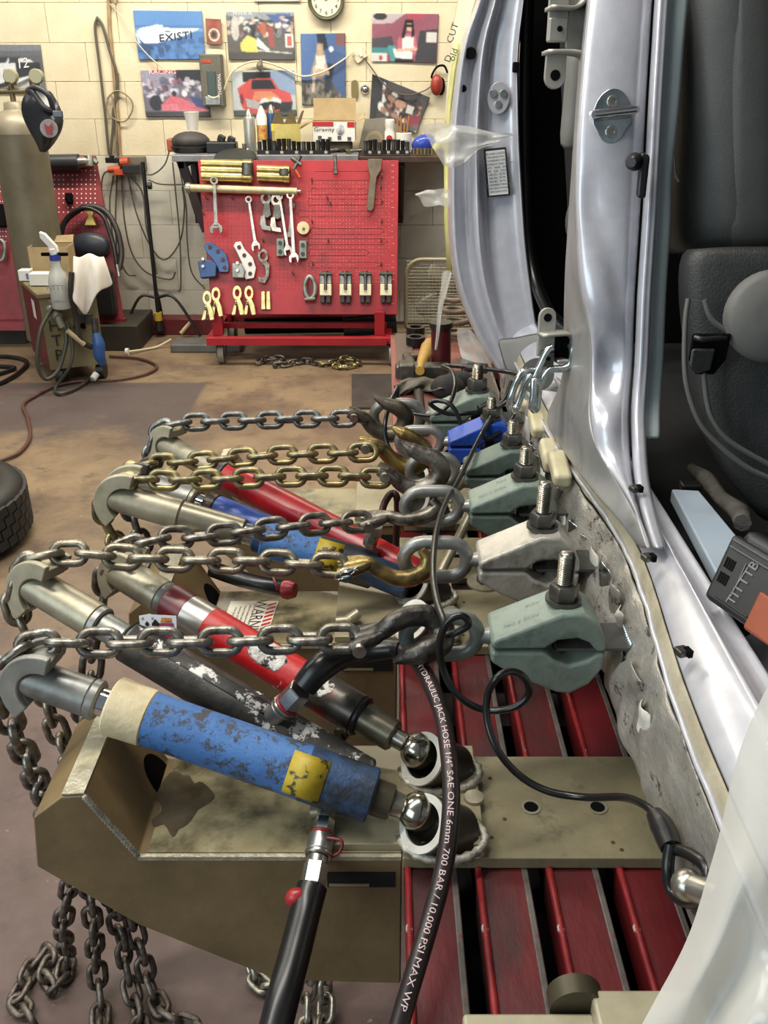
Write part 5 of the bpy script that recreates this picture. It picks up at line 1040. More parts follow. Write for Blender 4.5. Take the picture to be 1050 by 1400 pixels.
# plates and lever behind the second tower
mb = MB(); mb.bb(.03, .30, 1.44, 1.60, ZB + .001, ZB + .014); t = thing('slotted_plate', 'tan plate with slots lying on the bench between the towers', 'plate', V(.1, 1.5, ZB)); mesh_obj('plate', mb, mat('tan_plate', '#9f957a'), t, bevel=.002)
for x, y in ((592, 727), (638, 760)):
    c = P(x, y, z=ZB + .0145); mb = MB(); mb.prism([(.03 * math.cos(a) + (.012 if math.cos(a) > 0 else -.012), .006 * math.sin(a)) for a in np.linspace(0, 2 * math.pi, 16, endpoint=False)], c, (1, 0, 0), (0, 1, 0), (0, 0, .0006)); mesh_obj('slot', mb, DARK, t)
c = P(662, 797, z=ZP + .001); t = thing('clamp_bolt', 'flat washer and bolt on the second tower plate under the grey clamp', 'bolt', V(c.x, c.y, ZP))
mb = MB(); mb.lathe(V(c.x, c.y, ZP), (0, 0, 1), [(0, .031), (.004, .031), (.004, .012)], 28); mesh_obj('washer', mb, TAN_STEEL, t, 40)
mb = MB(); mb.lathe(V(c.x, c.y, ZP + .004), (0, 0, 1), [(0, .014), (.012, .014)], 6); mesh_obj('bolt_head', mb, STEEL_DK, t)
mb = MB(); a_, b_ = P(598, 792, Y=1.40), P(650, 690, Y=1.50); mb.cyl(a_, b_, .0085, 14); tag(mesh_obj('lever_bar', mb, TAN_STEEL, None, 40), 'bright steel lever bar standing slantwise behind the cable', 'bar')
mb = MB(); a_, b_ = P(600, 682, Y=1.62), P(655, 640, Y=1.66); mb.cyl(a_, b_, .013, 14); tag(mesh_obj('tan_bar', mb, TAN_STEEL, None, 40), 'thick tan bar lying slantwise under the far clamps', 'bar')

# ------------------------------------------------------------------ hydraulic rams
def saddle(par, c, a, m, R=.05, sc=1.0, lo=-60, hi=94):
    """two crescent cheeks with a web: the chain runs round the outside"""
    a = a.normalized(); y = Vector((0, 1, 0)); y = (y - a * y.dot(a)).normalized(); b = a.cross(y); b = b if b.z > 0 else -b
    ang = np.radians(np.linspace(lo, hi, 18)); h = None
    for s_ in (-1, 1):
        ro, ri = R * sc * .94, R * sc * .52
        pts = [(ro * math.cos(q), ro * math.sin(q)) for q in ang] + [(ri * math.cos(q) * 1.0 , ri * math.sin(q)) for q in ang[::-1]]
        mb = MB(); mb.prism(pts, c + y * (s_ * .020 * sc) - y * .0045 * sc, a, b, y * .009 * sc); o = mesh_obj('cheek', mb, m, par, bevel=.0025)
    ro, ri = R * sc * .80, R * sc * .5
    pts = [(ro * math.cos(q), ro * math.sin(q)) for q in ang] + [(ri * math.cos(q), ri * math.sin(q)) for q in ang[::-1]]
    mb = MB(); mb.prism(pts, c - y * .017 * sc, a, b, y * .034 * sc); mesh_obj('saddle_web', mb, m, par, bevel=.002)
def ram(lab, head, foot, segs, hm, R=.05, sc=1.0, foot_ball=True, lo=-60, hi=94, back=.028):
    t = thing('hydraulic_ram', lab, 'hydraulic ram', foot, 'hydraulic rams on the towers'); ax = head - foot; L = ax.length; d = ax / L
    for (nm, f0, f1, r0, r1, m) in segs:
        mb = MB(); e = min(.0025, r0 * .15); l = (f1 - f0) * L
        mb.lathe(foot + d * f0 * L, d, [(0, r0 - e), (e, r0), (l - e, r1), (l, r1 - e)], 32); mesh_obj(nm, mb, m, t, 40)
    if foot_ball:
        mb = MB(); mb.ball(foot, .024, n=24, m=14); mesh_obj('ball', mb, mat('polished_ball', '#c9c5b6', '#8f8a7a', 14, rough=.18, metal=1), t, 60)
    saddle(t, head - d * back, d, hm, R, sc, lo, hi); return t, d, L
SAD = mat('grey_saddle', '#a09e95', '#7f7d75', 18, rough=.45, metal=.3, bump=.2); SADT = mat('tan_saddle', '#b0a992', '#918a73', 18, rough=.45, metal=.3, bump=.15)
H6, F6 = P(40, 925, Y=.90), P(572, 1110, z=ZP + .042)
rm6, d6, L6 = ram('blue ram, nearest to the camera, paint chipped, cream tape ring and yellow label', H6, F6,
    [('foot_stem', .02, .08, .013, .016, STEEL), ('base_cap', .065, .15, .021, .022, mat('dark_tan_cap', '#4e4838', '#3c372b', 20, rough=.4, metal=.4)), ('lower_body', .115, .29, .033, .033, BLUE_DK), ('body', .27, .73, .0325, .0325, BLUE), ('tape_ring', .685, .785, .034, .0355, MASKING), ('rod', .76, .86, .0175, .0175, CHROME), ('collar', .815, .842, .0245, .0245, GREY_STEEL), ('sleeve', .838, 1.03, .0235, .0225, GREY_STEEL)], SAD, .054, 1.05)
# yellow label on the front body (a curved patch)
def patch(par, foot, d, f0, f1, L, r, a0, a1, m, name='label'):
    u, v_ = frame(d); n = 10; rows = []
    for i in range(2):
        o_ = foot + d * L * (f0 if i == 0 else f1); rows.append([o_ + (u * math.cos(q) + v_ * math.sin(q)) * r for q in np.linspace(a0, a1, n)])
    mb = MB(); mb.loft(rows); return mesh_obj(name, mb, m, par, 180, solid=.0006)
def flake(par, foot, d, f0, f1, L, r, toward, wid, name='flaked_paint'):
    u, v_ = frame(d); ac = math.atan2(Vector(toward).dot(v_), Vector(toward).dot(u)); rows = []; m, n = 14, 14
    for i in range(m):
        fi = i / (m - 1); wv_ = wid * (math.sin(math.pi * fi) ** .5) * (.75 + .35 * noise.noise(Vector((fi * 6, f0 * 50, 1)))); sh = .3 * noise.noise(Vector((fi * 4, f0 * 31, 5)))
        o_ = foot + d * L * (f0 + (f1 - f0) * fi)
        rows.append([o_ + (u * math.cos(q) + v_ * math.sin(q)) * (r + .0006 * noise.noise(Vector((fi * 9, q * 7, 2)))) for q in np.linspace(ac + sh - wv_, ac + sh + wv_, n)])
    mb = MB(); mb.loft(rows); return mesh_obj(name, mb, mat('flaked_white', '#e2ded6', '#b8b2aa', 60, rough=.5, bump=1, bscale=120, c3='#2e2725', s3=75, t3=(.53, .57), detail=9), par, 180, solid=.0008)
u_, v_ = frame(d6)
ac = math.atan2((Vector((0, -.8, .6))).dot(v_), Vector((0, -.8, .6)).dot(u_))
patch(rm6, F6, d6, .235, .325, L6, .0342, ac - .9, ac + .75, YELLOW_LAB, 'yellow_label')
H5, F5 = P(48, 800, Y=1.10), P(500, 1068, z=ZP + .03)
rm5, d5, L5 = ram('black and grey ram with flaked white paint, between the blue and red rams', H5, F5,
    [('lower_body', .0, .35, .029, .0295, CHIP), ('body', .33, .69, .0295, .0295, BLACK_RAM), ('body_edge', .685, .70, .0295, .026, BLACKP), ('rod', .69, .80, .019, .019, GREY_STEEL), ('collar', .775, .80, .0245, .0245, GREY_STEEL), ('sleeve', .795, 1.03, .0255, .0245, TAN_STEEL)], SADT, .056, 1.08, foot_ball=False)
u_, v_ = frame(d5); q = V(.25, -.3, .9); ac = math.atan2(q.dot(v_), q.dot(u_))
patch(rm5, F5, d5, .18, .68, L5, .0300, ac - .35, ac + .3, CHIP, 'flaked_paint')
H4, F4 = P(162, 780, Y=1.17), P(572, 1027, z=ZP + .042)
rm4, d4, L4 = ram('bright red ram with flaked white patches and a bare steel base', H4, F4,
    [('foot_stem', .02, .10, .0125, .0125, STEEL), ('base_cap', .07, .17, .021, .022, mat('olive_steel', '#7d7866', '#5e5a4b', 20, rough=.35, metal=.7)), ('black_band', .165, .18, .028, .028, BLACKP), ('lower_body', .178, .32, .0275, .0275, mat('bare_worn_steel', '#6b6660', '#3f3a36', 20, rough=.35, metal=.75, c3='#8e1b1f', s3=14, t3=(.56, .6))), ('body', .30, .75, .0275, .0275, RED_RAM), ('bare_band', .66, .755, .0277, .0277, mat('bare_band_steel', '#b1ada6', '#8f8a84', 16, rough=.3, metal=.7, c3='#a1272b', s3=16, t3=(.6, .63))), ('maroon_band', .735, .81, .0282, .0282, mat('maroon_paint', '#6a1c22', '#571519', 16, rough=.35)), ('collar', .805, .835, .023, .025, GREY_STEEL), ('sleeve', .83, 1.03, .0255, .0245, TAN_STEEL)], SADT, .05, 1.0)
flake(rm4, F4, d4, .40, .52, L4, .0281, V(0, -.5, .85), .95)
flake(rm4, F4, d4, .255, .315, L4, .0279, V(0, -.5, .85), .6)
H3, F3 = P(158, 678, Y=1.41), F4 + V(0, DYT, 0)
rm3, d3, L3 = ram('tan and blue ram with a yellow label, over the second tower', H3, F3,
    [('foot_stem', .02, .08, .014, .016, STEEL), ('base_cap', .05, .14, .02, .024, mat('dark_tan_cap', '#4e4838')), ('lower_body', .12, .32, .0335, .0335, mat('sooty_blue', '#22272f', '#151a20', 24, rough=.45, bump=.4, c3='#2d4a70', s3=16, t3=(.6, .66))), ('body', .29, .50, .032, .032, BLUE), ('collar', .495, .53, .027, .027, BLUE_DK), ('rod', .52, .57, .018, .018, ZINC), ('outer_sleeve', .565, .78, .0245, .0245, mat('olive_tan_steel', '#9c9682', '#7d7765', 20, rough=.35, metal=.65)), ('sleeve', .778, 1.03, .0265, .026, TAN_STEEL)], SADT, .055, 1.1)
u_, v_ = frame(d3); q = Vector((0, -.8, .6)); ac = math.atan2(q.dot(v_), q.dot(u_))
patch(rm3, F3, d3, .235, .32, L3, .0342, ac - .8, ac + .8, YELLOW_LAB, 'yellow_label')
H2, F2 = P(188, 655, Y=1.50), P(560, 800, z=ZP + .05)
rm2, d2, L2 = ram('grey and blue ram, behind the tan and blue one', H2, F2,
    [('lower_body', .0, .5, .026, .026, BLUE_DK), ('body', .48, .70, .026, .026, mat('violet_blue_paint', '#3a5cae', '#2f4c96', 18, rough=.35, bump=.3, c3='#22304e', s3=20, t3=(.58, .62))), ('dark_collar', .695, .735, .0275, .0275, mat('dark_collar', '#3d342c', rough=.35, metal=.5)), ('rod', .73, .78, .017, .017, CHROME), ('ring', .77, .79, .026, .026, TAN_STEEL), ('sleeve', .785, 1.03, .0265, .0265, GREY_STEEL)], mat('dark_saddle', '#5c5b57', '#46453f', 18, rough=.4, metal=.6), .05, 1.0, foot_ball=False)
H1, F1 = P(225, 606, Y=1.66), P(585, 795, z=ZP + .05)
rm1, d1, L1 = ram('long glossy dark red ram with a black cap, farthest from the camera', H1, F1,
    [('body', .03, .735, .0285, .0285, RED_RAM2), ('black_cap', .733, .77, .029, .026, BLACKP), ('sleeve', .765, 1.03, .022, .022, TAN_STEEL)], SADT, .05, 1.05, foot_ball=False)

# ------------------------------------------------------------------ chains
LP_, LD = .0357, .0112
def link_mesh(name, m, pitch=LP_, d=LD, wid=.0385):
    L_ = pitch + 2 * d; r = (wid - d) / 2; h = (L_ - d) / 2 - r; pts = []
    for q in np.linspace(-math.pi / 2, math.pi / 2, 9): pts.append(V(h + r * math.cos(q), r * math.sin(q), 0))
    for q in np.linspace(math.pi / 2, 1.5 * math.pi, 9): pts.append(V(-h + r * math.cos(q), r * math.sin(q), 0))
    mb = MB(); mb.tube(pts, d / 2, 8, True)
    me = bpy.data.meshes.new(name); me.from_pydata([tuple(p) for p in mb.v], [], mb.f); me.polygons.foreach_set('use_smooth', [True] * len(me.polygons)); me.materials.append(m); me.update(); return me
LM = {}
def chain(lab, pts, mats, pitch=LP_, d=LD, wid=.0385, roll0=0.0, group='pull chains on the rams', name='tow_chain', jit=.12, sp=10, seed=1, up=Vector((0, -.75, .65)), m_at=None, floor=False):
    pts = spline(pts, sp); rg = random.Random(seed)
    cum = [0]
    for i in range(1, len(pts)): cum.append(cum[-1] + (pts[i] - pts[i - 1]).length)
    n = int(cum[-1] / pitch); res = []; j = 0
    for i in range(n + 1):
        s_ = i * pitch
        while j < len(cum) - 2 and cum[j + 1] < s_: j += 1
        res.append(pts[j].lerp(pts[j + 1], (s_ - cum[j]) / max(1e-9, cum[j + 1] - cum[j])))
    t = thing(name, lab, 'chain', res[0], group if name == 'tow_chain' else 'chains hanging under the tower' if name == 'hanging_chain' else None)
    for i in range(n):
        a = res[i]; b = res[i + 1]; c = (a + b) / 2; x = (b - a).normalized()
        zz = (up - x * up.dot(x)); zz = zz.normalized() if zz.length > .1 else frame(x)[0]
        ang = roll0 + (i % 2) * math.pi / 2 + rg.uniform(-jit, jit)
        y = zz.cross(x); zz2 = zz * math.cos(ang) + y * math.sin(ang); y2 = zz2.cross(x)
        mm = mats if not isinstance(mats, (list, tuple)) else mats[min(len(mats) - 1, int((i / n) * len(mats)))]
        key = (mm.name, pitch, d)
        if key not in LM: LM[key] = link_mesh('link', mm, pitch, d, wid)
        o = bpy.data.objects.new('link', LM[key]); COL.objects.link(o); o.parent = t
        R = Matrix((x, y2, zz2)).transposed().to_4x4()
        if floor and c.z < .03: c = V(c.x, c.y, max(c.z, .012 if abs(zz2.z) > .6 else .018))
        o.matrix_local = Matrix.Translation(c - res[0]) @ R
    return t
def PY(lst): return [P(x, y, Y=Y) for x, y, Y in lst]
chain('nearest pull chain, bright steel, from the front hook over the blue ram', PY([(484, 873, .93), (400, 874, .925), (300, 877, .92), (200, 878, .915), (120, 879, .91), (70, 878, .905), (30, 886, .90), (3, 908, .90), (-4, 935, .90), (4, 965, .90), (20, 1000, .91), (38, 1040, .93), (55, 1080, .96), (62, 1110, 1.0), (80, 1160, 1.05), (95, 1205, 1.08)]), CHAIN, roll0=.28, seed=1)
chain('second pull chain, from the gold-worn hook over the black and grey ram', PY([(468, 774, 1.115), (380, 769, 1.11), (280, 766, 1.11), (180, 763, 1.105), (110, 756, 1.10), (70, 758, 1.10), (40, 768, 1.10), (24, 790, 1.10), (18, 825, 1.10), (33, 860, 1.09), (50, 905, 1.09), (62, 950, 1.09), (78, 1000, 1.09), (98, 1045, 1.09), (116, 1100, 1.09), (122, 1170, 1.1)]), mat('chain_steel_warm', '#a39a88', '#7b7262', 60, rough=.34, metal=.85, bump=.25, bscale=140), roll0=.2, seed=2)
chain('third pull chain, from the ringed green clamp over the bright red ram', PY([(502, 713, 1.31), (440, 716, 1.28), (380, 722, 1.25), (320, 729, 1.23), (260, 735, 1.21), (215, 737, 1.19), (180, 748, 1.18), (155, 760, 1.17), (144, 782, 1.17), (143, 810, 1.17), (138, 845, 1.16), (128, 890, 1.15), (122, 940, 1.14), (112, 985, 1.13), (124, 1040, 1.13), (132, 1100, 1.13), (150, 1180, 1.13)]), CHAIN, roll0=.3, seed=3)
chain('fourth pull chain, gold toned, from the big steel hook over the tan ram', PY([(528, 654, 1.41), (460, 651, 1.41), (380, 652, 1.41), (300, 655, 1.41), (235, 657, 1.41), (190, 655, 1.41), (165, 662, 1.41), (146, 674, 1.41), (139, 694, 1.41), (143, 715, 1.41), (155, 735, 1.41), (165, 750, 1.41), (185, 790, 1.42), (205, 840, 1.44)]), CHAIN_GOLD, roll0=.25, seed=4)
chain('fifth pull chain, half gold and half dark, from the gold hook to the dark saddle', PY([(510, 618, 1.50), (450, 620, 1.50), (380, 622, 1.50), (310, 627, 1.50), (250, 632, 1.50), (205, 634, 1.50), (182, 640, 1.50), (170, 652, 1.50), (168, 668, 1.50), (175, 690, 1.50), (185, 715, 1.50), (192, 738, 1.50), (214, 785, 1.5), (225, 830, 1.5)]), [CHAIN_GOLD, CHAIN_GOLD, CHAIN_DK], roll0=.3, seed=5)
chain('sixth pull chain, farthest from the camera, grey steel', PY([(482, 572, 1.69), (420, 573, 1.69), (340, 575, 1.68), (270, 577, 1.67), (240, 579, 1.66), (222, 586, 1.66), (207, 597, 1.66), (204, 612, 1.66), (210, 628, 1.66), (222, 660, 1.66), (238, 690, 1.66), (255, 740, 1.66)]), mat('chain_grey', '#8d8d8a', '#62625f', 60, rough=.36, metal=.85, bump=.25, bscale=140), roll0=.25, seed=6)
def PF(l): return [P(x, y, z=z) if Y is None else P(x, y, Y=Y) for x, y, Y, z in l]
chain('dark chain hanging under the nearest tower and trailing left over the floor', PF([(100, 1160, 1.1, 0), (95, 1215, 1.1, 0), (86, 1265, 1.1, 0), (92, 1315, None, .014), (80, 1350, None, .014), (58, 1345, None, .014), (72, 1312, None, .02), (56, 1300, None, .014), (38, 1335, None, .014), (20, 1368, None, .014), (42, 1388, None, .014), (52, 1420, None, .014)]), CHAIN_RUST, name='hanging_chain', seed=7, jit=.5, roll0=.6, floor=True)
chain('dark chain hanging straight down, second from left under the nearest tower', PF([(120, 1160, 1.1, 0), (122, 1215, 1.1, 0), (128, 1270, 1.1, 0), (133, 1330, 1.1, 0), (138, 1380, None, .014), (134, 1430, None, .014)]), CHAIN_RUST, name='hanging_chain', seed=8, jit=.4, roll0=.4, floor=True)
chain('dark chain hanging under the nearest tower, third from left', PF([(140, 1170, 1.12, 0), (152, 1225, 1.12, 0), (165, 1280, 1.12, 0), (176, 1340, 1.1, 0), (188, 1385, None, .014), (196, 1430, None, .014)]), CHAIN_RUST, name='hanging_chain', seed=9, jit=.4, roll0=.7, floor=True)
chain('dark chain hanging under the nearest tower, rightmost of the four strands', PF([(160, 1180, 1.14, 0), (176, 1240, 1.14, 0), (190, 1290, 1.12, 0), (205, 1345, 1.1, 0), (228, 1390, None, .014), (262, 1402, None, .014), (300, 1430, None, .014)]), CHAIN_RUST, name='hanging_chain', seed=10, jit=.4, roll0=.3, floor=True)
chain('short pale chain end on the floor, under the tower beside the black hose', PF([(330, 1290, 1.15, 0), (342, 1320, None, .02), (352, 1345, None, .014), (378, 1352, None, .014), (400, 1345, None, .014)]), mat('chain_pale', '#b5b0a2', '#8b8677', 50, rough=.36, metal=.85), name='hanging_chain', seed=11, jit=.4, roll0=.4, floor=True)
chain('pale chain hanging to the floor right of the black hose', PF([(424, 1290, 1.1, 0), (422, 1345, 1.08, 0), (418, 1380, None, .014), (424, 1420, None, .014)]), mat('chain_pale', '#b5b0a2'), name='hanging_chain', seed=12, jit=.3, roll0=.4, floor=True)
chain('second pale chain strand beside the first, under the tower', PF([(440, 1290, 1.1, 0), (444, 1345, 1.08, 0), (446, 1380, None, .014), (440, 1425, None, .014)]), mat('chain_pale', '#b5b0a2'), name='hanging_chain', seed=13, jit=.3, roll0=.9, floor=True)
chain('chain lying in a heap on the floor below the tool trolley', [P(x, y, z=.016) for x, y in ((352, 496), (370, 490), (388, 492), (376, 500), (398, 497), (420, 493), (440, 498), (460, 494), (478, 490), (492, 496), (470, 502), (452, 498))], [CHAIN_RUST, CHAIN_GOLD], name='floor_chain', seed=14, jit=.8, roll0=.5, pitch=.045, d=.014, wid=.042, floor=True)

# ------------------------------------------------------------------ hooks, pins, clamps
def hook(lab, pts, rs, m, pin, Y, clev=.012, sc=1.0, name='grab_hook'):
    P3 = [P(x, y, Y=Y + dy) for x, y, dy in pts]; t = thing(name, lab, 'hook', P3[0], 'hooks on the pull chains')
    mb = MB(); sp = spline(P3, 6); mb.tube(sp, lerp_list(rs, len(sp)), 12, flat=1.0); mesh_obj('hook_body', mb, m, t, 60)
    d = (P3[1] - P3[0]).normalized(); a = P3[0]
    for s_ in (-1, 1):
        mb = MB(); o_ = a + V(0, s_ * clev * sc, 0)
        mb.tube([o_ - d * .012 * sc, o_ + d * .004 * sc, o_ + d * .022 * sc, a + d * .034 * sc + V(0, s_ * .004, 0)], [.008 * sc, .0105 * sc, .0075 * sc, .006 * sc], 10); mesh_obj('clevis_ear', mb, m, t, 60)
    mb = MB(); mb.cyl(a + V(0, -clev * 2.0 * sc, 0), a + V(0, clev * 1.9 * sc, 0), .0055 * sc, 12); mb.cyl(a + V(0, -clev * 2.35 * sc, 0), a + V(0, -clev * 1.8 * sc, 0), .0085 * sc, 12); mesh_obj('pin', mb, pin, t, 40)
    return t
hook('black forged hook on the nearest chain, its pointed tip turned back left', [(492, 874, 0), (520, 864, 0), (540, 850, 0), (562, 842, .01), (586, 843, .012), (602, 858, .008), (602, 878, -.005), (580, 890, -.018), (558, 897, -.02), (538, 906, -.02)], [.010, .011, .0125, .013, .014, .015, .0165, .016, .0115, .0025], mat('black_forged', '#5e5a55', '#26241f', 45, rough=.35, metal=.8, bump=.4, bscale=90), STEEL, .93)
hook('gold-worn grab hook on the second chain', [(474, 776, 0), (500, 770, 0), (518, 780, -.004), (540, 790, -.006), (562, 790, -.006), (580, 780, 0), (584, 764, .004), (576, 752, .006)], [.010, .010, .0105, .0115, .0125, .012, .010, .006], FORGED_GOLD, ZINC, 1.115)
hook('grey grab hook on the third chain, lettered along its back', [(504, 712, 0), (528, 706, 0), (548, 710, -.004), (568, 709, -.004), (588, 702, 0), (596, 692, .004), (590, 684, .006)], [.010, .010, .011, .0115, .012, .010, .006], mat('grey_forged', '#8b857a', '#443f37', 40, rough=.36, metal=.8, bump=.4, bscale=90), STEEL, 1.32)
hook('big bright steel slip hook on the fourth chain', [(526, 645, 0), (538, 652, 0), (552, 663, 0), (574, 668, 0), (594, 660, 0), (603, 643, 0), (594, 628, 0), (578, 622, 0), (562, 614, 0), (549, 603, 0)], [.012, .012, .0145, .017, .018, .017, .016, .014, .012, .003], FORGED, STEEL, 1.42, name='slip_hook')
hook('gold slip hook on the fifth chain', [(500, 607, 0), (516, 610, 0), (530, 622, 0), (544, 636, 0), (562, 640, 0), (576, 630, 0), (580, 614, 0), (566, 600, 0), (550, 592, 0), (536, 584, 0)], [.012, .012, .014, .016, .016, .016, .015, .013, .012, .003], FORGED_GOLD, STEEL, 1.52, name='slip_hook')
hook('dark brown slip hook on the farthest chain, tip pointing left', [(484, 566, 0), (498, 572, 0), (510, 585, 0), (526, 594, 0), (542, 592, 0), (552, 582, 0), (554, 568, 0), (544, 558, 0), (528, 552, 0), (512, 543, 0)], [.012, .013, .015, .016, .017, .017, .017, .016, .012, .004], mat('brown_forged', '#6b6255', '#3a352d', 30, rough=.42, metal=.7), STEEL, 1.70, name='slip_hook')
mb = MB(); mb.tube(spline([P(470, 786, Y=1.09), P(480, 780, Y=1.09), P(488, 776, Y=1.09), P(482, 784, Y=1.09), P(474, 790, Y=1.085), P(458, 792, Y=1.085), P(468, 778, Y=1.085), P(490, 780, Y=1.085)], 5), .0011, 6); tag(mesh_obj('cotter_wire', mb, ZINC, None, 60), 'thin bright wire clip twisted round the gold hook pin', 'wire clip')
def clamp(lab, o, s, m, mj, stud=.05, tab_to=.30, ring=True, rg_m=None, yaw=0, mark=True):
    t = thing('body_clamp', lab, 'pull clamp', o, 'body clamps along the car sill'); R = Matrix.Rotation(yaw, 3, 'Z'); A = R @ V(1, 0, 0); N = R @ V(0, 1, 0); Z = V(0, 0, 1)
    W_ = .032 * s; S = lambda l: [(p[0] * s, p[1] * s) for p in l]
    up_ = S([(0, .001), (0, .013), (.02, .022), (.078, .049), (.104, .049), (.121, .036), (.131, .014), (.133, -.002), (.122, -.003), (.112, .010), (.098, .016), (.076, .013), (.062, .002)])
    lo_ = S([(0, -.002), (.062, -.002), (.074, -.014), (.092, -.021), (.112, -.014), (.122, -.006), (.133, -.004), (.131, -.026), (.118, -.048), (.096, -.062), (.08, -.060), (.03, -.037), (0, -.017)])
    mb = MB(); mb.prism(up_, o - N * W_, A, Z, N * 2 * W_); mesh_obj('upper_jaw', mb, m, t, bevel=.005 * s, seg=3)
    mb = MB(); mb.prism(lo_, o - N * W_, A, Z, N * 2 * W_); mesh_obj('lower_jaw', mb, mj, t, bevel=.005 * s, seg=3)
    bp = o + A * .084 * s + Z * .049 * s; up = (Z + A * .0).normalized()
    mb = MB(); mb.lathe(bp, up, [(0, .021 * s), (.004 * s, .021 * s)], 24); mesh_obj('washer', mb, STEEL_DK, t, 40)
    mb = MB(); mb.lathe(bp + up * .004 * s, up, [(0, .0165 * s), (.002 * s, .0178 * s), (.016 * s, .0178 * s), (.019 * s, .0155 * s)], 6); mesh_obj('nut', mb, STEEL_DK, t, bevel=.001)
    prof = [(.018 * s, .0088 * s)]; z = .019 * s
    while z < stud * s: prof += [(z, .0098 * s), (z + .0013, .0086 * s)]; z += .0028
    prof += [(z, .0085 * s), (z + .002, .006 * s)]
    mb = MB(); mb.lathe(bp, up, prof, 20); mesh_obj('threaded_stud', mb, mat('thread_steel', '#a8a294', '#7a7466', 40, rough=.28, metal=.95), t, 60)
    mb = MB(); mb.cyl(o + A * .084 * s - Z * .03 * s, bp, .009 * s, 12); mesh_obj('bolt_shank', mb, STEEL_DK, t, 40)
    mb = MB(); mb.tube([o - A * .014 * s - Z * .001, o - A * .004 * s, o + A * .008 * s], [.0085 * s, .0095 * s, .014 * s], 14); 
    pts = []; cx = -.050 * s; hl, hr = .022 * s, .026 * s
    for q in np.linspace(-math.pi / 2, math.pi / 2, 10): pts.append(o + A * (cx + hl * .55 + hr * .95 * math.cos(q)) + Z * hr * math.sin(q))
    for q in np.linspace(math.pi / 2, 1.5 * math.pi, 10): pts.append(o + A * (cx - hl + hr * math.cos(q)) + Z * hr * math.sin(q))
    mb.tube(pts, .0095 * s, 12, True); mesh_obj('eye', mb, rg_m or GREY_STEEL, t, 60)
    # tab plate gripped in the jaws and welded to the sill
    x1 = (tab_to - o.x) / max(.2, A.x)
    mb = MB(); mb.prism([(.076 * s, -.027 * s), (x1, -.027 * s), (x1, .027 * s), (.076 * s, .027 * s)], o - Z * .0035 * s, A, N, Z * .004); tb = mesh_obj('pull_tab', mb, mat('tab_plate_steel', '#5e5f5c', '#4a4b48', 18, rough=.45, metal=.5), t, label='dark plain steel tab')
    mb = MB(); pts = [o + A * x1 + N * (.027 * s * (1 - 2 * i / 24)) + Z * .001 for i in range(25)]; mb.tube(pts, [.0035 + .0028 * (i % 2) for i in range(25)], 8); mesh_obj('weld_bead', mb, ZINC, tb, 60)
    if mark:
        nz_ = V(-.45, 0, .9); a_ = (A * .9 + Z * .43).normalized()
        lettering('NO.3 TON', .009 * s, o + A * .034 * s + Z * .0305 * s - N * .012 * s, a_, N, mj, t, 'cast_lettering'); lettering('PULL', .008 * s, o + A * .05 * s + Z * .038 * s + N * .012 * s, a_, N, mj, t, 'cast_lettering')
    return t
GR2 = mat('green_grey_eye', '#858a84', '#696e69', 24, rough=.4, metal=.4, bump=.2)
clamp('nearest pale green body clamp with a tall threaded stud', P(668, 869, Y=.945), 1.04, GREEN, GREEN, .062, .301, rg_m=GR2)
clamp('bare grey-white body clamp, second from the camera', P(652, 765, Y=1.14), 1.06, WHITE_CL, WHITE_CL, .062, .307, rg_m=GREY_STEEL, mark=False)
clamp('dark green body clamp with cast lettering, third from the camera', P(640, 692, Y=1.325), 1.04, GREEN, GREEN_DK, .046, .302, rg_m=GREY_STEEL)
clamp('dark green body clamp, fourth from the camera', P(634, 643, Y=1.49), .98, GREEN_DK, GREEN_DK, .042, .296, rg_m=GREY_STEEL, mark=False)
clamp('blue body clamp half hidden by the cable', P(612, 604, Y=1.62), .95, BLUE_CL, BLUE_CL, .04, .288, rg_m=GREY_STEEL, mark=False)
clamp('farthest green body clamp beside the work gloves', P(586, 570, Y=1.77), 1.15, GREEN, GREEN_DK, .045, .29, rg_m=GREY_STEEL, mark=False)
c = P(563, 654, Y=1.44)

# ------------------------------------------------------------------ hoses and couplers
def coupler(par, p0, p1, segs):
    d = (p1 - p0); L = d.length; d = d / L
    for nm, f0, f1, r, n, m in segs:
        mb = MB(); mb.lathe(p0 + d * f0 * L, d, [(0, r * .92), (.0015, r), ((f1 - f0) * L - .0015, r), ((f1 - f0) * L, r * .92)], n); mesh_obj(nm, mb, m, par, 30)
p0, p1 = P(447, 1106, Y=.835), P(427, 1212, Y=.745)
h1 = thing('hydraulic_hose', 'black hydraulic hose plugged into the nearest blue ram, hanging to the lower edge', 'hose', p0)
coupler(h1, p0, p1, [('elbow', .0, .14, .011, 6, STEEL), ('hex_nut', .14, .32, .0125, 6, ZINC), ('red_seal', .31, .36, .0135, 20, mat('seal_red', '#a3272b', rough=.4)), ('knurled_sleeve', .36, .58, .0155, 24, TOOL), ('ring', .57, .63, .0165, 24, STEEL), ('neck', .63, .74, .012, 16, STEEL), ('ferrule', .72, 1.0, .0145, 6, TOOL)])
mb = MB(); pts = spline([p1, P(418, 1245, Y=.72), P(404, 1300, Y=.675), P(388, 1360, Y=.63), P(372, 1425, Y=.59)], 8); mb.tube(pts, .0175, 18); mesh_obj('bend_guard', mb, RUBBER, h1, 60)
mb = MB(); c = P(407, 1228, Y=.73); mb.ball(c, .013, (1.1, .8, 1)); mesh_obj('dust_cap', mb, mat('cap_red', '#9c2429', rough=.35), h1, 60)
mb = MB(); mb.tube(spline([P(447, 1145, Y=.79), P(467, 1150, Y=.785), P(464, 1165, Y=.78), P(450, 1172, Y=.78)], 6), .002, 8); mesh_obj('seal_tether', mb, mat('tether_red', '#6d2326', rough=.4), h1, 60)
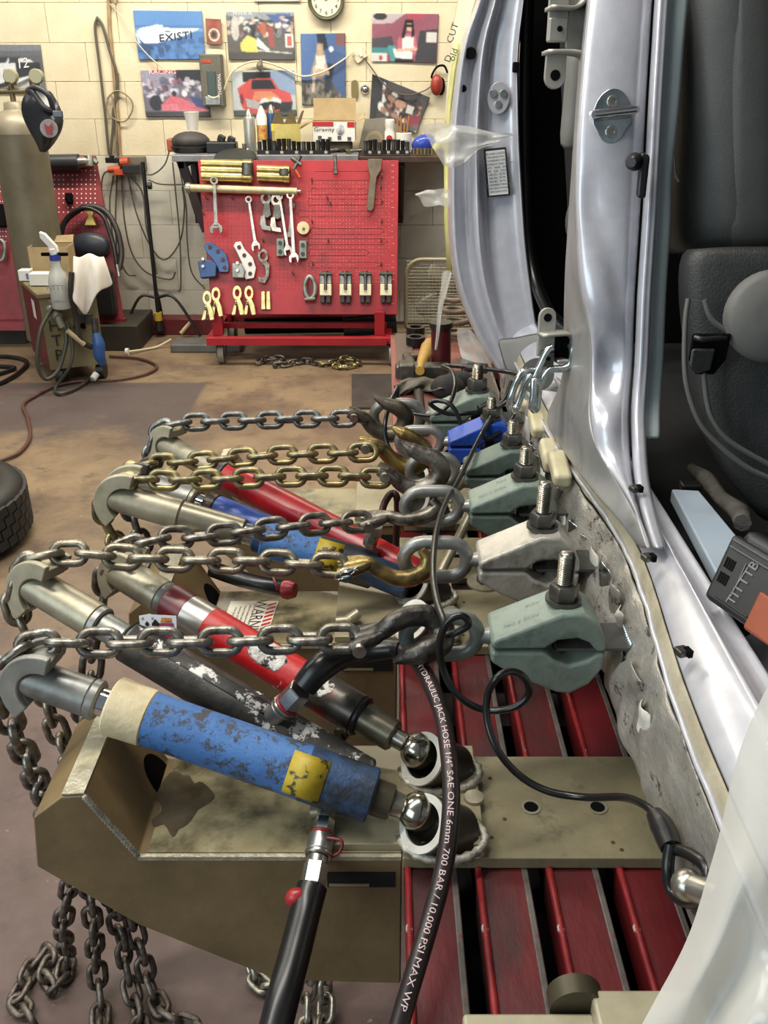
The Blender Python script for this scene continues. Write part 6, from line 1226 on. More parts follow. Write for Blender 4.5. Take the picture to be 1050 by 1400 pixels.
mb = MB(); mb.cyl(P(426, 1110, Y=.84), P(446, 1109, Y=.838), .008, 10); mesh_obj('bleed_stub', mb, TAN_STEEL, h1, 40)
p0, p1 = P(364, 993, Y=.93), P(420, 934, Y=.925)
h2 = thing('hydraulic_hose', 'hydraulic hose from the black ram, curving down over the bench with white print', 'hose', p0)
coupler(h2, p0, p1, [('elbow', .0, .2, .012, 6, STEEL), ('knurled_sleeve', .2, .42, .0165, 24, TOOL), ('ring', .42, .5, .0175, 24, STEEL), ('red_seal', .5, .54, .0165, 20, mat('seal_red', '#a3272b')), ('ferrule', .54, .85, .016, 6, TOOL)])
mb = MB(); mb.tube(spline([P(416, 938, Y=.925), P(438, 913, Y=.935), P(465, 897, Y=.955), P(500, 890, Y=.972), P(535, 887, Y=.965), P(550, 888, Y=.955)], 8), [.0165, .0185, .0175, .0145, .0125, .0125], 18); mesh_obj('bend_guard', mb, RUBBER, h2, 60)
HP_ = spline([P(543, 887, Y=.96), P(563, 896, Y=.94), P(583, 924, Y=.90), P(602, 970, Y=.85), P(612, 1020, Y=.80), P(617, 1080, Y=.75), P(614, 1140, Y=.71), P(604, 1200, Y=.675), P(588, 1260, Y=.64), P(570, 1320, Y=.605), P(552, 1380, Y=.575), P(538, 1430, Y=.55)], 10)
mb = MB(); mb.tube(HP_, .0098, 16); mesh_obj('hose_tube', mb, HOSE, h2, 60)
# white print running along the hose
vs, fs = text_geo('HYDRAULIC JACK HOSE 1/4" SAE ONE 6mm 700 BAR / 10,000 PSI MAX WP', .0092)
cum = [0]
for i in range(1, len(HP_)): cum.append(cum[-1] + (HP_[i] - HP_[i - 1]).length)
xm0 = min(p.x for p in vs); xm1 = max(p.x for p in vs); s0, s1 = .055, cum[-1] - .03; camv = V(0, 0, HC); nv = []
for p in vs:
    s_ = s0 + (p.x - xm0) / (xm1 - xm0) * (s1 - s0); j = 0
    while j < len(cum) - 2 and cum[j + 1] < s_: j += 1
    c = HP_[j].lerp(HP_[j + 1], (s_ - cum[j]) / (cum[j + 1] - cum[j])); d = (HP_[min(j + 2, len(HP_) - 1)] - HP_[max(j - 1, 0)]).normalized()
    w_ = (camv - c).normalized(); w_ = (w_ - d * w_.dot(d)).normalized(); u_ = w_.cross(d).normalized(); th = (p.y - .002) / .0098 + .12
    nv.append(c + (w_ * math.cos(th) + u_ * math.sin(th)) * .0104)
mb = MB(); mb.add(nv, fs); mesh_obj('lettering', mb, mat('hose_print', '#d3b7b4', rough=.6), h2)
# couplers behind
p0, p1 = P(508, 712, Y=1.3), P(508, 745, Y=1.3); t = thing('hose_coupler', 'small silver hose coupler under the grey hook', 'coupler', p0)
coupler(t, P(512, 718, Y=1.36), P(505, 746, Y=1.36), [('sleeve', 0, .5, .015, 20, TOOL), ('hex_nut', .5, 1.0, .012, 6, STEEL)])
mb = MB(); mb.tube(spline([P(520, 714, Y=1.4), P(525, 690, Y=1.42), P(535, 675, Y=1.45), P(543, 683, Y=1.45), P(542, 730, Y=1.47), P(540, 760, Y=1.47)], 6), .0065, 10); tag(mesh_obj('brown_hose', mb, mat('maroon_hose', '#43201f', rough=.4), None, 60), 'thin maroon hose arching beside the third chain hook', 'hose')
t = thing('ram_hose', 'black hose with a red cap lying behind the second chain', 'hose', P(340, 790, Y=1.3)); mb = MB(); mb.tube(spline([P(290, 778, Y=1.36), P(325, 790, Y=1.34), P(365, 800, Y=1.32), P(400, 806, Y=1.32)], 6), .014, 12); mesh_obj('hose_tube', mb, RUBBER, t, 60)
mb = MB(); mb.lathe(P(388, 806, Y=1.28), (.9, -.3, .1), [(0, .015), (.008, .016), (.02, .012)], 16); mesh_obj('red_cap', mb, mat('cap_red', '#9c2429'), t, 40)
mb = MB(); mb.tube(spline([P(384, 806, Y=1.28), P(378, 800, Y=1.28), P(374, 790, Y=1.29), P(380, 806, Y=1.28)], 6), .0025, 6); mesh_obj('cap_tether', mb, mat('tether_red', '#6d2326'), t, 60)
mb = MB(); mb.cyl(P(460, 850, Y=1.26), P(480, 848, Y=1.26), .009, 10); mb.cyl(P(476, 848, Y=1.26), P(490, 838, Y=1.27), .009, 10); tag(mesh_obj('bleed_fitting', mb, TAN_STEEL, None, 40), 'small tan bleed fitting under the yellow label of the tan and blue ram', 'fitting')
mb = MB(); mb.tube(spline([P(470, 1005, Y=1.0), P(455, 1025, Y=1.0), P(430, 1030, Y=1.0), P(405, 1022, Y=1.0)], 6), .006, 10); tag(mesh_obj('short_hose', mb, RUBBER, None, 60), 'short black hose curling under the bright red ram', 'hose')
mb = MB(); mb.cyl(P(465, 1005, Y=1.0), P(477, 988, Y=1.02), .011, 12); tag(mesh_obj('dark_coupler', mb, STEEL_DK, None, 40), 'dark steel coupler under the base of the bright red ram', 'coupler')
wire('thin_red_line', 'thin red line strung between the rams', [P(264, 690, Y=1.5), P(300, 698, Y=1.52), P(325, 690, Y=1.55)], .003, mat('line_red', '#8f2a2c'))
# playing cards tucked against the grey ram
pc = Plane(P(215, 868, Y=1.03), V(1, .05, 0), V(0, .35, 1))
if pc.n.y > 0: pc.n = -pc.n
for i, (pp, lab, off) in enumerate(([[(190, 842), (206, 839), (211, 866), (194, 868)], 'playing card, an ace, tucked behind the nearest chain', 0], [[(204, 840), (241, 842), (242, 868), (207, 868)], 'playing card with a court picture, tucked in front of the ace', .0015])):
    f = [pc.at(x, y + (10 if k > 1 else 0), off) for k, (x, y) in enumerate(pp)]; t = thing('playing_card', lab, 'playing card', f[3])
    mb = MB(); mb.add(f + [p - pc.n * .0006 for p in f], [(0, 1, 2, 3), (7, 6, 5, 4), (0, 4, 5, 1), (1, 5, 6, 2), (2, 6, 7, 3), (3, 7, 4, 0)]); mesh_obj('card', mb, mat('card_white', '#dcdce2', rough=.4), t)
    e = .0006
    def at(x, y): return pc.at(x, y, off + e)
    if i == 0:
        lettering('A', .006, at(195, 846), pc.A, pc.B, BLACK, t, 'index'); mb = MB(); c = at(201, 853); mb.prism([(0, .004), (.003, 0), (0, -.004), (-.003, 0)], c, pc.A, pc.B, pc.n * .0003); mesh_obj('pip', mb, BLACK, t)
    else:
        lettering('K', .006, at(209, 846), pc.A, pc.B, BLACK, t, 'index'); mb = MB(); c = at(212.5, 853)
        mb.prism([(0, .0065), (.005, .0005), (.0045, -.003), (.001, -.002), (.002, -.006), (-.002, -.006), (-.001, -.002), (-.0045, -.003), (-.005, .0005)], c, pc.A, pc.B, pc.n * .0003); mesh_obj('pip', mb, BLACK, t)
        mb = MB(); mb.add([at(215, 852), at(237, 852), at(240, 876), at(213, 876)], [(0, 1, 2, 3)]); mesh_obj('robe_print', mb, mat('robe_print', '#3c3f8f', '#b52f3c', 160, rough=.5), t)
        mb = MB(); mb.add([at(221, 844.5), at(234, 845), at(235, 851), at(219, 851)], [(0, 1, 2, 3)]); mesh_obj('crown_print', mb, mat('crown_print', '#c99a3c', '#a53438', 160, rough=.5), t)

# ------------------------------------------------------------------ black safety cable
CAB = mat('black_cable_sheath', '#151515', '#222', 20, rough=.28) if False else mat('black_cable_sheath', '#151515', rough=.28)
def PYl(l): return [P(x, y, Y=Y) for x, y, Y in l]
t = thing('safety_cable', 'black safety cable looping past the nearest clamp to an eye on the right', 'cable', P(600, 830, Y=1.0))
mb = MB(); mb.tube(spline(PYl([(672, 570, 1.6), (655, 600, 1.55), (630, 650, 1.4), (608, 690, 1.25), (596, 730, 1.12), (592, 780, 1.02), (597, 820, .95), (607, 850, .90), (612, 868, .88), (640, 855, .87), (632, 842, .87), (612, 850, .87), (601, 880, .87), (606, 915, .87), (625, 950, .86), (660, 970, .86), (700, 968, .85), (722, 950, .85), (718, 928, .85), (700, 918, .85), (680, 926, .84), (667, 950, .84), (666, 985, .83), (680, 1025, .81), (710, 1060, .80), (750, 1082, .785), (800, 1090, .77), (850, 1090, .73), (880, 1100, .69), (898, 1116, .665)]), 8), .0043, 12); mesh_obj('cable', mb, CAB, t, 60)
mb = MB(); mb.tube(spline(PYl([(895, 1113, .667), (908, 1135, .645), (918, 1160, .622)]), 6), [.0085, .0115, .0115, .010], 14); mesh_obj('ferrule', mb, RUBBER, t, 60)
mb = MB(); mb.tube(spline(PYl([(917, 1155, .622), (913, 1185, .61), (917, 1215, .60), (935, 1232, .585), (955, 1230, .575), (968, 1208, .572), (964, 1184, .585), (943, 1168, .605), (921, 1160, .622)]), 6), .0058, 10); mesh_obj('cable_eye', mb, CAB, t, 60)
mb = MB(); mb.tube(spline(PYl([(672, 570, 1.6), (660, 588, 1.58), (665, 600, 1.57), (690, 585, 1.6), (703, 565, 1.62), (698, 548, 1.63), (680, 558, 1.62)]), 6), .004, 10); mesh_obj('far_eye', mb, CAB, t, 60)
t = thing('tow_ball', 'polished round steel end held in the cable eye', 'ball', P(940, 1212, Y=.58)); mb = MB(); c = P(940, 1210, Y=.578); mb.ball(c, .0145, n=20, m=12); mb.cyl(c, P(985, 1228, Y=.55), .012, 14); mesh_obj('ball', mb, STEEL, t, 60)
t = thing('far_cable', 'black cable coiled above the far clamps', 'cable', P(560, 560, Y=1.75))
mb = MB(); mb.tube(spline(PYl([(700, 520, 1.75), (690, 545, 1.74), (670, 560, 1.73), (640, 565, 1.7), (610, 565, 1.7), (588, 552, 1.7), (600, 548, 1.7), (618, 555, 1.69), (630, 580, 1.68), (628, 600, 1.67), (600, 622, 1.66), (560, 630, 1.65), (538, 620, 1.66), (527, 600, 1.68), (527, 575, 1.7), (534, 550, 1.75), (543, 530, 1.8)]), 8), .0045, 10)
mb.tube(spline(PYl([(543, 530, 1.8), (545, 550, 1.78), (560, 563, 1.76), (590, 568, 1.74), (612, 555, 1.74), (622, 530, 1.78), (618, 508, 1.85), (606, 500, 1.9), (650, 503, 1.85), (690, 508, 1.8), (712, 513, 1.75)]), 8), .0045, 10); mesh_obj('cable', mb, CAB, t, 60)
mb = MB(); mb.tube(PYl([(640, 502, 1.86), (665, 504, 1.84)]), .011, 12); mesh_obj('ferrule', mb, RUBBER, t, 60)
mb = MB(); mb.tube(PYl([(655, 560, 1.71), (672, 552, 1.72)]), .009, 12); mesh_obj('ferrule', mb, RUBBER, t, 60)
# ------------------------------------------------------------------ tools on the far end of the bench
def D(x, y, h=.012): return P(x, y, z=ZB + h)
t = thing('hammer', 'hammer with a yellow wooden handle lying on the far bench end', 'hammer', D(575, 506))
mb = MB(); mb.tube([D(574, 507, .04), D(580, 488, .045), D(585, 476, .05), D(588, 470, .055)], [.014, .02, .024, .02], 12); mesh_obj('handle', mb, mat('yellow_wood', '#b88f3e', '#a17c34', 14, rough=.5), t, 60)
mb = MB(); mb.box(D(577, 507, .03), (.16, .05, .045)); mb.box(D(556, 507, .03), (.05, .06, .055)); mesh_obj('head', mb, STEEL_DK, t, bevel=.008)
t = thing('sockets_stack', 'short stack of dark impact sockets on the bench end', 'socket', D(568, 478)); t.name = 'impact_socket'; WLOC[t.name] = D(568, 478)
for y in (464, 478):
    mb = MB(); c = D(568, y, .0); mb.lathe(c, (0, 0, 1), [(0, .032), (.045, .032), (.045, .02), (.02, .018)], 16); mesh_obj('socket', mb, SOCK, t, 40)
mb = MB(); mb.cyl(D(552, 490, .02), D(585, 487, .02), .012, 10); mb.cyl(D(556, 488, .01), D(562, 500, .03), .018, 10); tag(mesh_obj('ratchet', mb, STEEL_DK, None, 40), 'dark steel ratchet lying left of the hammer', 'ratchet')
mb = MB(); mb.bb(D(541, 460).x, D(562, 460).x, D(550, 500).y, D(550, 458).y, ZB + .012, ZB + .018); tag(mesh_obj('brown_plate', mb, mat('brown_plate', '#5d4a3e', '#4e3e34', 12, rough=.5), None), 'flat brown plate lying on the far bench end', 'plate')
rows = []
for j in range(7):
    row = []
    for i in range(9):
        x = 545 + 56 * i / 8 + 3 * math.sin(j * 2); y = 518 + 22 * j / 6 - 5 * math.sin(i / 8 * math.pi) + 2 * math.sin(i * 2.3); row.append(D(x, y, .02 + .04 * math.sin(j / 6 * math.pi) * (.5 + .5 * math.sin(i * 1.3 + j))))
    rows.append(row)
mb = MB(); mb.loft(rows); tag(mesh_obj('work_glove', mb, mat('grey_leather_glove', '#6c675a', '#4e493e', 14, rough=.9, bump=.8, bscale=40), None, 180, solid=.02, sub=1), 'worn grey work glove lying on the far bench end', 'glove')
mb = MB(); mb.ball(D(612, 530, .035), .045, (1.1, 1, .8)); mb.ball(D(628, 520, .03), .04, (1.2, .8, .7)); tag(mesh_obj('black_rag', mb, mat('black_cloth', '#1b1a19', '#2a2826', 20, rough=.8, bump=1, bscale=40), None, 60), 'bunched black rag beside the work glove', 'rag')
t = thing('socket_bar', 'black socket on a bar standing below the glove', 'socket bar', D(575, 560)); mb = MB(); mb.cyl(D(572, 537, .03), D(575, 570, .05), .014, 12); mesh_obj('bar', mb, BLACKP, t, 40)
mb = MB(); mb.cyl(D(578, 572, .04), D(582, 590, .05), .014, 12); mesh_obj('tip', mb, STEEL_DK, t, 40)
p_ = D(603, 505); t = thing('jack_post', 'dark red jack post standing at the far bench end', 'post', p_); mb = MB(); mb.cyl(p_, P(603, 447, Y=p_.y), .03, 14); mesh_obj('post', mb, mat('dark_red_post', '#4d1418', '#3a1013', 10, rough=.4), t, 40)
mb = MB(); mb.cyl(P(603, 447, Y=p_.y), P(603, 440, Y=p_.y), .036, 14); mesh_obj('cap', mb, BLACKP, t, 40)
p_ = D(623, 540, .0); p_ = P(626, 545, Y=1.9); t = thing('stud_bolt', 'upright bright stud bolt behind the farthest clamp', 'bolt', P(640, 505, z=ZB)); 
mb = MB(); mb.cyl(P(636, 520, z=ZB), P(636, 488, Y=P(636, 520, z=ZB).y), .012, 10); mb.cyl(P(630, 494, Y=2.2), P(644, 494, Y=2.2), .02, 8); mesh_obj('bolt', mb, ZINC, t, 40)
t = thing('coil_spring', 'rusty coil spring standing behind the car panel', 'spring', P(628, 470, z=ZB)); pts = [P(628, 470, z=ZB) + V(.055 * math.cos(a), .055 * math.sin(a), .02 + a * .006) for a in np.linspace(0, 8 * math.pi, 90)]; mb = MB(); mb.tube(pts, .009, 8); mesh_obj('coil', mb, mat('spring_rust', '#7d6a58', '#5a4a3c', 20, rough=.5, metal=.4), t, 60)
# fixture at the lower edge of the photograph
t = thing('bench_fixture', 'tan steel fixture clamped across the slats at the lower right', 'fixture', P(760, 1390, z=ZB))
a_, b_ = P(632, 1384, z=ZB + .055), P(812, 1384, z=ZB + .055)
mb = MB(); y1 = a_.y; mb.bb(a_.x, b_.x, y1 - .12, y1, ZB + .001, ZB + .055); mesh_obj('block', mb, mat('pale_tan_plate', '#b0a88f', '#9a9278', 14, rough=.4, metal=.2), t, bevel=.004)
c_, e_ = P(812, 1352, z=ZB + .07), P(930, 1352, z=ZB + .07); mb = MB(); mb.bb(b_.x - .002, e_.x + .02, c_.y - .15, c_.y, ZB + .001, ZB + .07); mesh_obj('tall_block', mb, mat('pale_tan_plate', '#b0a88f'), t, bevel=.004)
c_ = P(782, 1380, z=ZB + .03); mb = MB(); mb.lathe(V(c_.x, y1 + .004, ZB + .052), (0, 1, 0), [(0, .026), (.02, .026)], 28); mesh_obj('pin', mb, mat('dark_tan_cap', '#4e4838'), t, 40)
# ------------------------------------------------------------------ silver car body
SIL = mat('silver_car_paint', '#bfbfc6', '#b5b5bc', 40, rough=.3, metal=.28, coat=.5)
SIL_IN = mat('grey_primer_silver', '#9b9a98', '#888786', 10, rough=.42, metal=.3, c3='#73716d', s3=16, t3=(.55, .75))
TEAL = mat('pale_teal_paint', '#ccd9d9', '#bccaca', 8, rough=.45, metal=.1)
STRIP = mat('stripped_torn_metal', '#b5b1a9', '#8d8a83', 18, rough=.35, metal=.55, bump=1, bscale=22, c3='#55514b', s3=40, t3=(.57, .63), nr=.75, stretch=(1, .5, 1))
SEAL = mat('cream_seam_sealer', '#a9a18c', '#8f8771', 16, rough=.5, bump=.6, bscale=60, c3='#6e6654', s3=14, t3=(.6, .75))
LEATH = mat('dark_grey_leather', '#383936', '#30302e', 14, rough=.5, bump=.1, bscale=260)
SEATPL = mat('dark_seat_plastic', '#282827', '#212120', 60, rough=.5, bump=.3, bscale=300)
TRIM = mat('grey_interior_trim', '#77756f', '#6b6963', 10, rough=.55)
BLKT = mat('black_trim_cabin_dark', '#070707', rough=.9, spec=.1)  # black trim, kept darker still to give the cabin its shade
car = thing('car', 'silver car body with its doors off, torn sill pulled by the clamps', 'car', V(.3, 1.3, .65))

# sill: one profile carried along the car, wrinkled at its torn lower edge
rg = np.random.RandomState(5)
prof = [(.281, .792), (.276, .812), (.279, .832), (.277, .852), (.281, .872), (.284, .892), (.287, .907), (.289, .920), (.295, .936), (.309, .952), (.325, .962), (.336, .966), (.342, .976), (.348, .970), (.358, .962), (.369, .964), (.374, .970), (.378, .962)]
ys = np.linspace(.42, 2.12, 130)
def nz(x, y, z=0): return noise.noise(Vector((x, y, z)))
rows_lo, rows_mid, rows_hi = [], [], []
for y in ys:
    wr = min(1, max(0, (y - .60) / .2)); row = []
    for k, (x, z) in enumerate(prof):
        dx = 0; dz = 0
        if k <= 5: dx = wr * (.013 * nz(y * 16, k * .9, 1) + .012 * nz(y * 45, k * 1.3, 2)); dz = wr * .008 * nz(y * 22, k, 7)
        elif k <= 7: dx = .003 * nz(y * 20, k, 3) * wr
        dx += .036 * min(1, max(0, (k - 2) / 4)) * math.exp(-((y - 1.08) / .28) ** 2) * (1 if k < 9 else max(0, 1 - (k - 8) / 5))
        row.append(V(x + dx, y, z + dz))
    rows_lo.append(row[0:7]); rows_mid.append(row[6:9]); rows_hi.append(row[8:])
mb = MB(); mb.loft(rows_lo); mesh_obj('torn_sill_skin', mb, STRIP, car, 180, solid=.003, sub=1, label='crumpled bare metal along the sill bottom')
mb = MB(); mb.loft(rows_mid); mesh_obj('seam_strip', mb, SEAL, car, 180, solid=.003, sub=1)
mb = MB(); mb.loft(rows_hi); mesh_obj('sill', mb, SIL, car, 180, solid=.003, sub=1)
mb = MB(); pts = [V(.2875 + .036 * math.exp(-((y - 1.08) / .28) ** 2) + .002 * nz(y * 20, 1), y, .917 + .002 * nz(y * 30, 4)) for y in ys]; mb.tube(pts, .0035, 8); mesh_obj('sill_bead', mb, SIL, car, 60)
# torn flaps, white paint scabs and folded tabs on the skin
WPNT = mat('flaking_white_paint', '#cfccc4', '#b5b1a8', 20, rough=.4, bump=.8, bscale=40)
CLIP = mat('cream_plastic_block', '#c9bf9f', '#b3a987', 20, rough=.5, bump=.4)
rgp = random.Random(3)
for i in range(16):
    y = .80 + i * .056 + rgp.uniform(-.012, .012); z = rgp.uniform(.835, .885); a = rgp.uniform(.010, .024); rows = []
    for j in range(5):
        row = []
        for k in range(5): row.append(V(.2775 + .025 * math.exp(-((y - 1.08) / .28) ** 2) - .010 * math.sin(k / 4 * math.pi) * rgp.uniform(.3, 1.2) - .004 * rgp.random(), y + (k / 4 - .5) * a * 2.4 * rgp.uniform(.8, 1.2), z + (j / 4 - .5) * a * 2.6))
        rows.append(row)
    mb = MB(); mb.loft(rows); mesh_obj('torn_flap', mb, [WPNT, STRIP, ZINC][(i * 7) % 3], car, 180, solid=.002, sub=1)
for (x, y, Y) in ((716, 545, 1.80), (735, 578, 1.66), (752, 622, 1.5), (765, 640, 1.42)):
    c = P(x, y, X=.283); mb = MB(); mb.box(c, (.03, .075, .026), Matrix.Rotation(.25, 3, 'X')); mesh_obj('sill_block', mb, CLIP, car, bevel=.008)

# near pillar
def loftcar(name, rows, m, solid=.003, sub=1, label=None, ang=180):
    mb = MB(); mb.loft(rows); return mesh_obj(name, mb, m, car, ang, solid=solid, sub=sub, label=label)
tbl = [ # y, outer rear edge, left edge, right edge, depth
 (-60, 803, 811, 921, 1.43), (0, 797, 804, 915, 1.40), (60, 793, 798, 912, 1.375), (120, 788, 793, 908, 1.355), (180, 784, 788, 905, 1.335), (240, 780, 786, 902, 1.32), (280, 777, 786, 900, 1.31),
 (310, 775, 788, 898, 1.30), (340, 773, 789, 896, 1.29), (370, 771, 790, 894, 1.282), (400, 770, 793, 892, 1.275), (425, 769, 800, 891, 1.268), (450, 769, 805, 890, 1.262), (475, 769, 808, 889, 1.256), (500, 768, 808, 888, 1.25), (525, 766, 808, 886, 1.24), (550, 752, 806, 884, 1.225), (575, 742, 806, 883, 1.205), (600, 756, 811, 884, 1.18), (625, 774, 822, 885, 1.15), (650, 792, 838, 887, 1.12), (675, 812, 854, 891, 1.085), (700, 836, 868, 897, 1.045), (725, 855, 878, 904, 1.01), (750, 872, 886, 912, .975)]
def outer_Y(x, y): 
    d = ray(x, y); X = .292 + .012 * max(0, (520 - y) / 520)
    return X / d.x * d.y
side, face, flange = [], [], []
for (y, a, l, r, Y) in tbl:
    pa = P(a, y, Y=max(Y + .05, min(1.9, outer_Y(a, y)))); pl = P(l, y, Y=Y + .012)
    side.append([pa, pa.lerp(pl, .35) + V(.0, 0, 0), pa.lerp(pl, .75) + V(-.001, 0, 0), pl])
    w = r - l; row = [pl]
    for u in (.05, .14, .28, .45, .62, .76, .86):
        x = l + (w - 24) * u
        dent = .028 * math.exp(-((y - 505) / 38) ** 2) * math.exp(-((u - .45) / .33) ** 2) - .020 * math.exp(-((y - 575) / 22) ** 2) * math.exp(-((u - .5) / .4) ** 2) + .014 * math.exp(-((y - 625) / 25) ** 2) - .010 * math.exp(-((y - 400) / 45) ** 2) * math.exp(-((u - .3) / .4) ** 2)
        crease = .012 * max(0, 1 - abs((u - .25) - (y - 275) / 260) / .18) * (1 if 270 < y < 420 else 0)
        row.append(P(x, y, Y=Y - .010 * math.sin(u * math.pi) + .004 + dent + crease))
    row.append(P(r - 22, y, Y=Y + .016)); face.append(row)
    g = .6 if y > 540 else 1
    flange.append([P(r - 22, y, Y=Y + .016), P(r - 18, y, Y=Y - .002), P(r - 12, y, Y=Y - .012 * g), P(r - 7, y, Y=Y - .004), P(r - 3, y, Y=Y - .009 * g), P(r + 1, y, Y=Y + .006)])
loftcar('pillar_side', side, SIL_IN, label='dull grey side of the door pillar')
loftcar('pillar_face', face, SIL, label='dented bright silver pillar face')
loftcar('pillar_flange', flange, SIL)
teal = []
for (y, a, l, r, Y) in tbl[:19]:
    wd = {True: 24, False: 20}[y < 250]; e = r + wd + (3 if y < 60 else 0) - (9 * math.exp(-((y - 225) / 40) ** 2)); teal.append([P(r + 1, y, Y=Y + .006), P(r + 3, y, Y=Y + .022), P(e - 3, y, Y=Y + .020), P(e, y, Y=Y + .032)])
loftcar('pillar_inner', teal, TEAL, label='pale teal inner edge of the pillar')
# striker on the pillar
c = P(836, 160, Y=1.338); mb = MB(); mb.prism([(.026 * math.cos(a) * (.85 if math.sin(a) < -.3 else 1), .034 * math.sin(a)) for a in np.linspace(0, 2 * math.pi, 24, endpoint=False)], c, (1, 0, .05), (0, .25, 1), (0, -.004, .001)); s_ = mesh_obj('striker_plate', mb, ZINC, car, bevel=.001)
mb = MB(); mb.cyl(c + V(-.026, -.016, .004), c + V(.028, -.016, .010), .0055, 12); mb.cyl(c + V(-.026, -.016, .004), c + V(-.026, .0, .004), .005, 10); mb.cyl(c + V(.028, -.016, .010), c + V(.028, 0, .010), .005, 10); mesh_obj('striker_bar', mb, CHROME, s_, 40)
for dz in (.019, -.018):
    mb = MB(); mb.lathe(c + V(0, -.004 + dz * .25, dz), (0, -1, .1), [(0, .0085), (.003, .0075), (.003, .004), (.001, .0035)], 16); mesh_obj('striker_screw', mb, STEEL, s_, 40)
mb = MB(); c2 = P(876, 238, Y=1.30); mb.prism([(-.006, -.028), (.006, -.03), (.009, .024), (-.004, .028)], c2, (1, 0, 0), (0, .25, 1), (0, -.012, 0)); b_ = mesh_obj('door_bump_stop', mb, BLACKP, car, bevel=.004)
mb = MB(); mb.lathe(P(868, 221, Y=1.29), (-.5, -.8, 0), [(0, .012), (.01, .010), (.014, .006)], 12); mesh_obj('stop_button', mb, BLACKP, b_, 40)
for i, (x, y, X) in enumerate(((868, 670, 0), (885, 764, 0), (932, 893, 0))):
    c = P(x, y, Y=1.08) if i == 0 else P(x, y, z=.972 if i == 1 else .962); mb = MB(); mb.box(c + V(0, 0, .002), (.013, .013, .008), Matrix.Rotation(.3, 3, 'Z')); k_ = mesh_obj('trim_clip', mb, STEEL_DK, car, bevel=.002)
    mb = MB(); mb.box(c + V(.005, -.004, .004), (.005, .010, .008), Matrix.Rotation(.3, 3, 'Z')); mesh_obj('clip_gap', mb, DARK, k_)
# far pillar (rear door jamb) with its beads
tb2 = [(-60, 664, 722), (0, 654, 718), (40, 634, 712), (80, 625, 709), (120, 620, 709), (160, 615, 710), (200, 612, 711), (250, 611, 714), (300, 611, 717), (340, 613, 720), (380, 619, 725), (410, 628, 729), (440, 641, 733), (465, 652, 737), (490, 668, 742), (515, 684, 748), (535, 697, 753)]
fr = [(0, .16), (.015, .03), (.05, .004), (.09, -.006), (.13, .004), (.2, .02), (.27, .018), (.33, .002), (.37, -.012), (.41, -.014), (.45, -.004), (.49, .010), (.54, .013), (.7, .014), (.88, .013), (.94, .006), (.975, -.012), (1.0, .01), (1.0, .09)]
rows = []
for (y, a, b) in tb2:
    k = 1.0 if y < 330 else max(.35, 1 - (y - 330) / 250); Yb = 2.12 - .06 * (y / 500)
    rows.append([P(a + (b - a) * (u * (1 if u < .3 or y > 150 else 1)), y, Y=Yb + dy * k * (1.8 if .02 < u < .6 else 1)) for u, dy in fr])
loftcar('far_pillar', rows, SIL, label='silver rear door jamb with pressed beads')
c = P(681, 134, Y=2.112); mb = MB(); mb.prism([(.023 * math.cos(a), .031 * math.sin(a)) for a in np.linspace(0, 2 * math.pi, 24, endpoint=False)], c + V(0, -.004, 0), (1, 0, 0), (0, .1, 1), (0, -.004, 0)); s_ = mesh_obj('striker_plate', mb, mat('striker_silver', '#b5b5b8', rough=.3, metal=.4), car, bevel=.001)
for dx, dz in ((-.011, .009), (.010, .009), (0, -.012)):
    mb = MB(); mb.lathe(c + V(dx, -.008, dz), (0, -1, 0), [(0, .0085), (.005, .007)], 12); mesh_obj('striker_screw', mb, ZINC, s_, 40)
for x, y, r in ((643, 73, .0098), (633, 121, .0058)):
    mb = MB(); mb.lathe(P(x, y, Y=2.128), (0, -1, 0), [(0, r * 1.2), (.012, r * 1.2)], 20); mesh_obj('grommet', mb, DARK, car, 40)
mb = MB(); mb.box(P(705, 92, Y=2.10), (.012, .02, .02)); mesh_obj('trim_clip', mb, DARK, car, bevel=.003)
# placard
lp = Plane(P(679, 235, Y=2.090), V(1, 0, 0), V(0, .12, 1))
q = [lp.at(x, y) for x, y in ((661, 204), (692, 201), (698, 267), (666, 270))]
mb = MB(); mb.add(q + [p - lp.n * .001 for p in q], [(0, 1, 2, 3), (7, 6, 5, 4), (0, 4, 5, 1), (1, 5, 6, 2), (2, 6, 7, 3), (3, 7, 4, 0)]); k_ = mesh_obj('tyre_placard', mb, BLACK, car, label='white tyre information label with a black border')
q2 = [lp.at(x, y, .001) for x, y in ((664, 207), (690, 204), (695, 265), (669, 267.5))]; mb = MB(); mb.add(q2, [(0, 1, 2, 3)]); mesh_obj('label_paper', mb, mat('placard_paper', '#cfcfcd', rough=.4), k_)
eu = (q2[1] - q2[0]); ev = (q2[3] - q2[0])
for i, tx in enumerate(('TIRE AND LOADING', 'INFORMATION', 'THE COMBINED WEIGHT', 'OF OCCUPANTS AND CARGO', 'FRONT   REAR   SPARE', 'TIRE   SIZE   COLD', '240 kPa   35 PSI', '240 kPa   35 PSI', '420 kPa   60 PSI', 'SEE OWNERS MANUAL', 'FOR ADDITIONAL', 'INFORMATION')):
    lettering(tx, .0055, q2[0] + eu * .5 + ev * (.07 + .078 * i) + lp.n * .0008, eu, -ev, mat('placard_ink', '#5d5d60', rough=.5), k_)
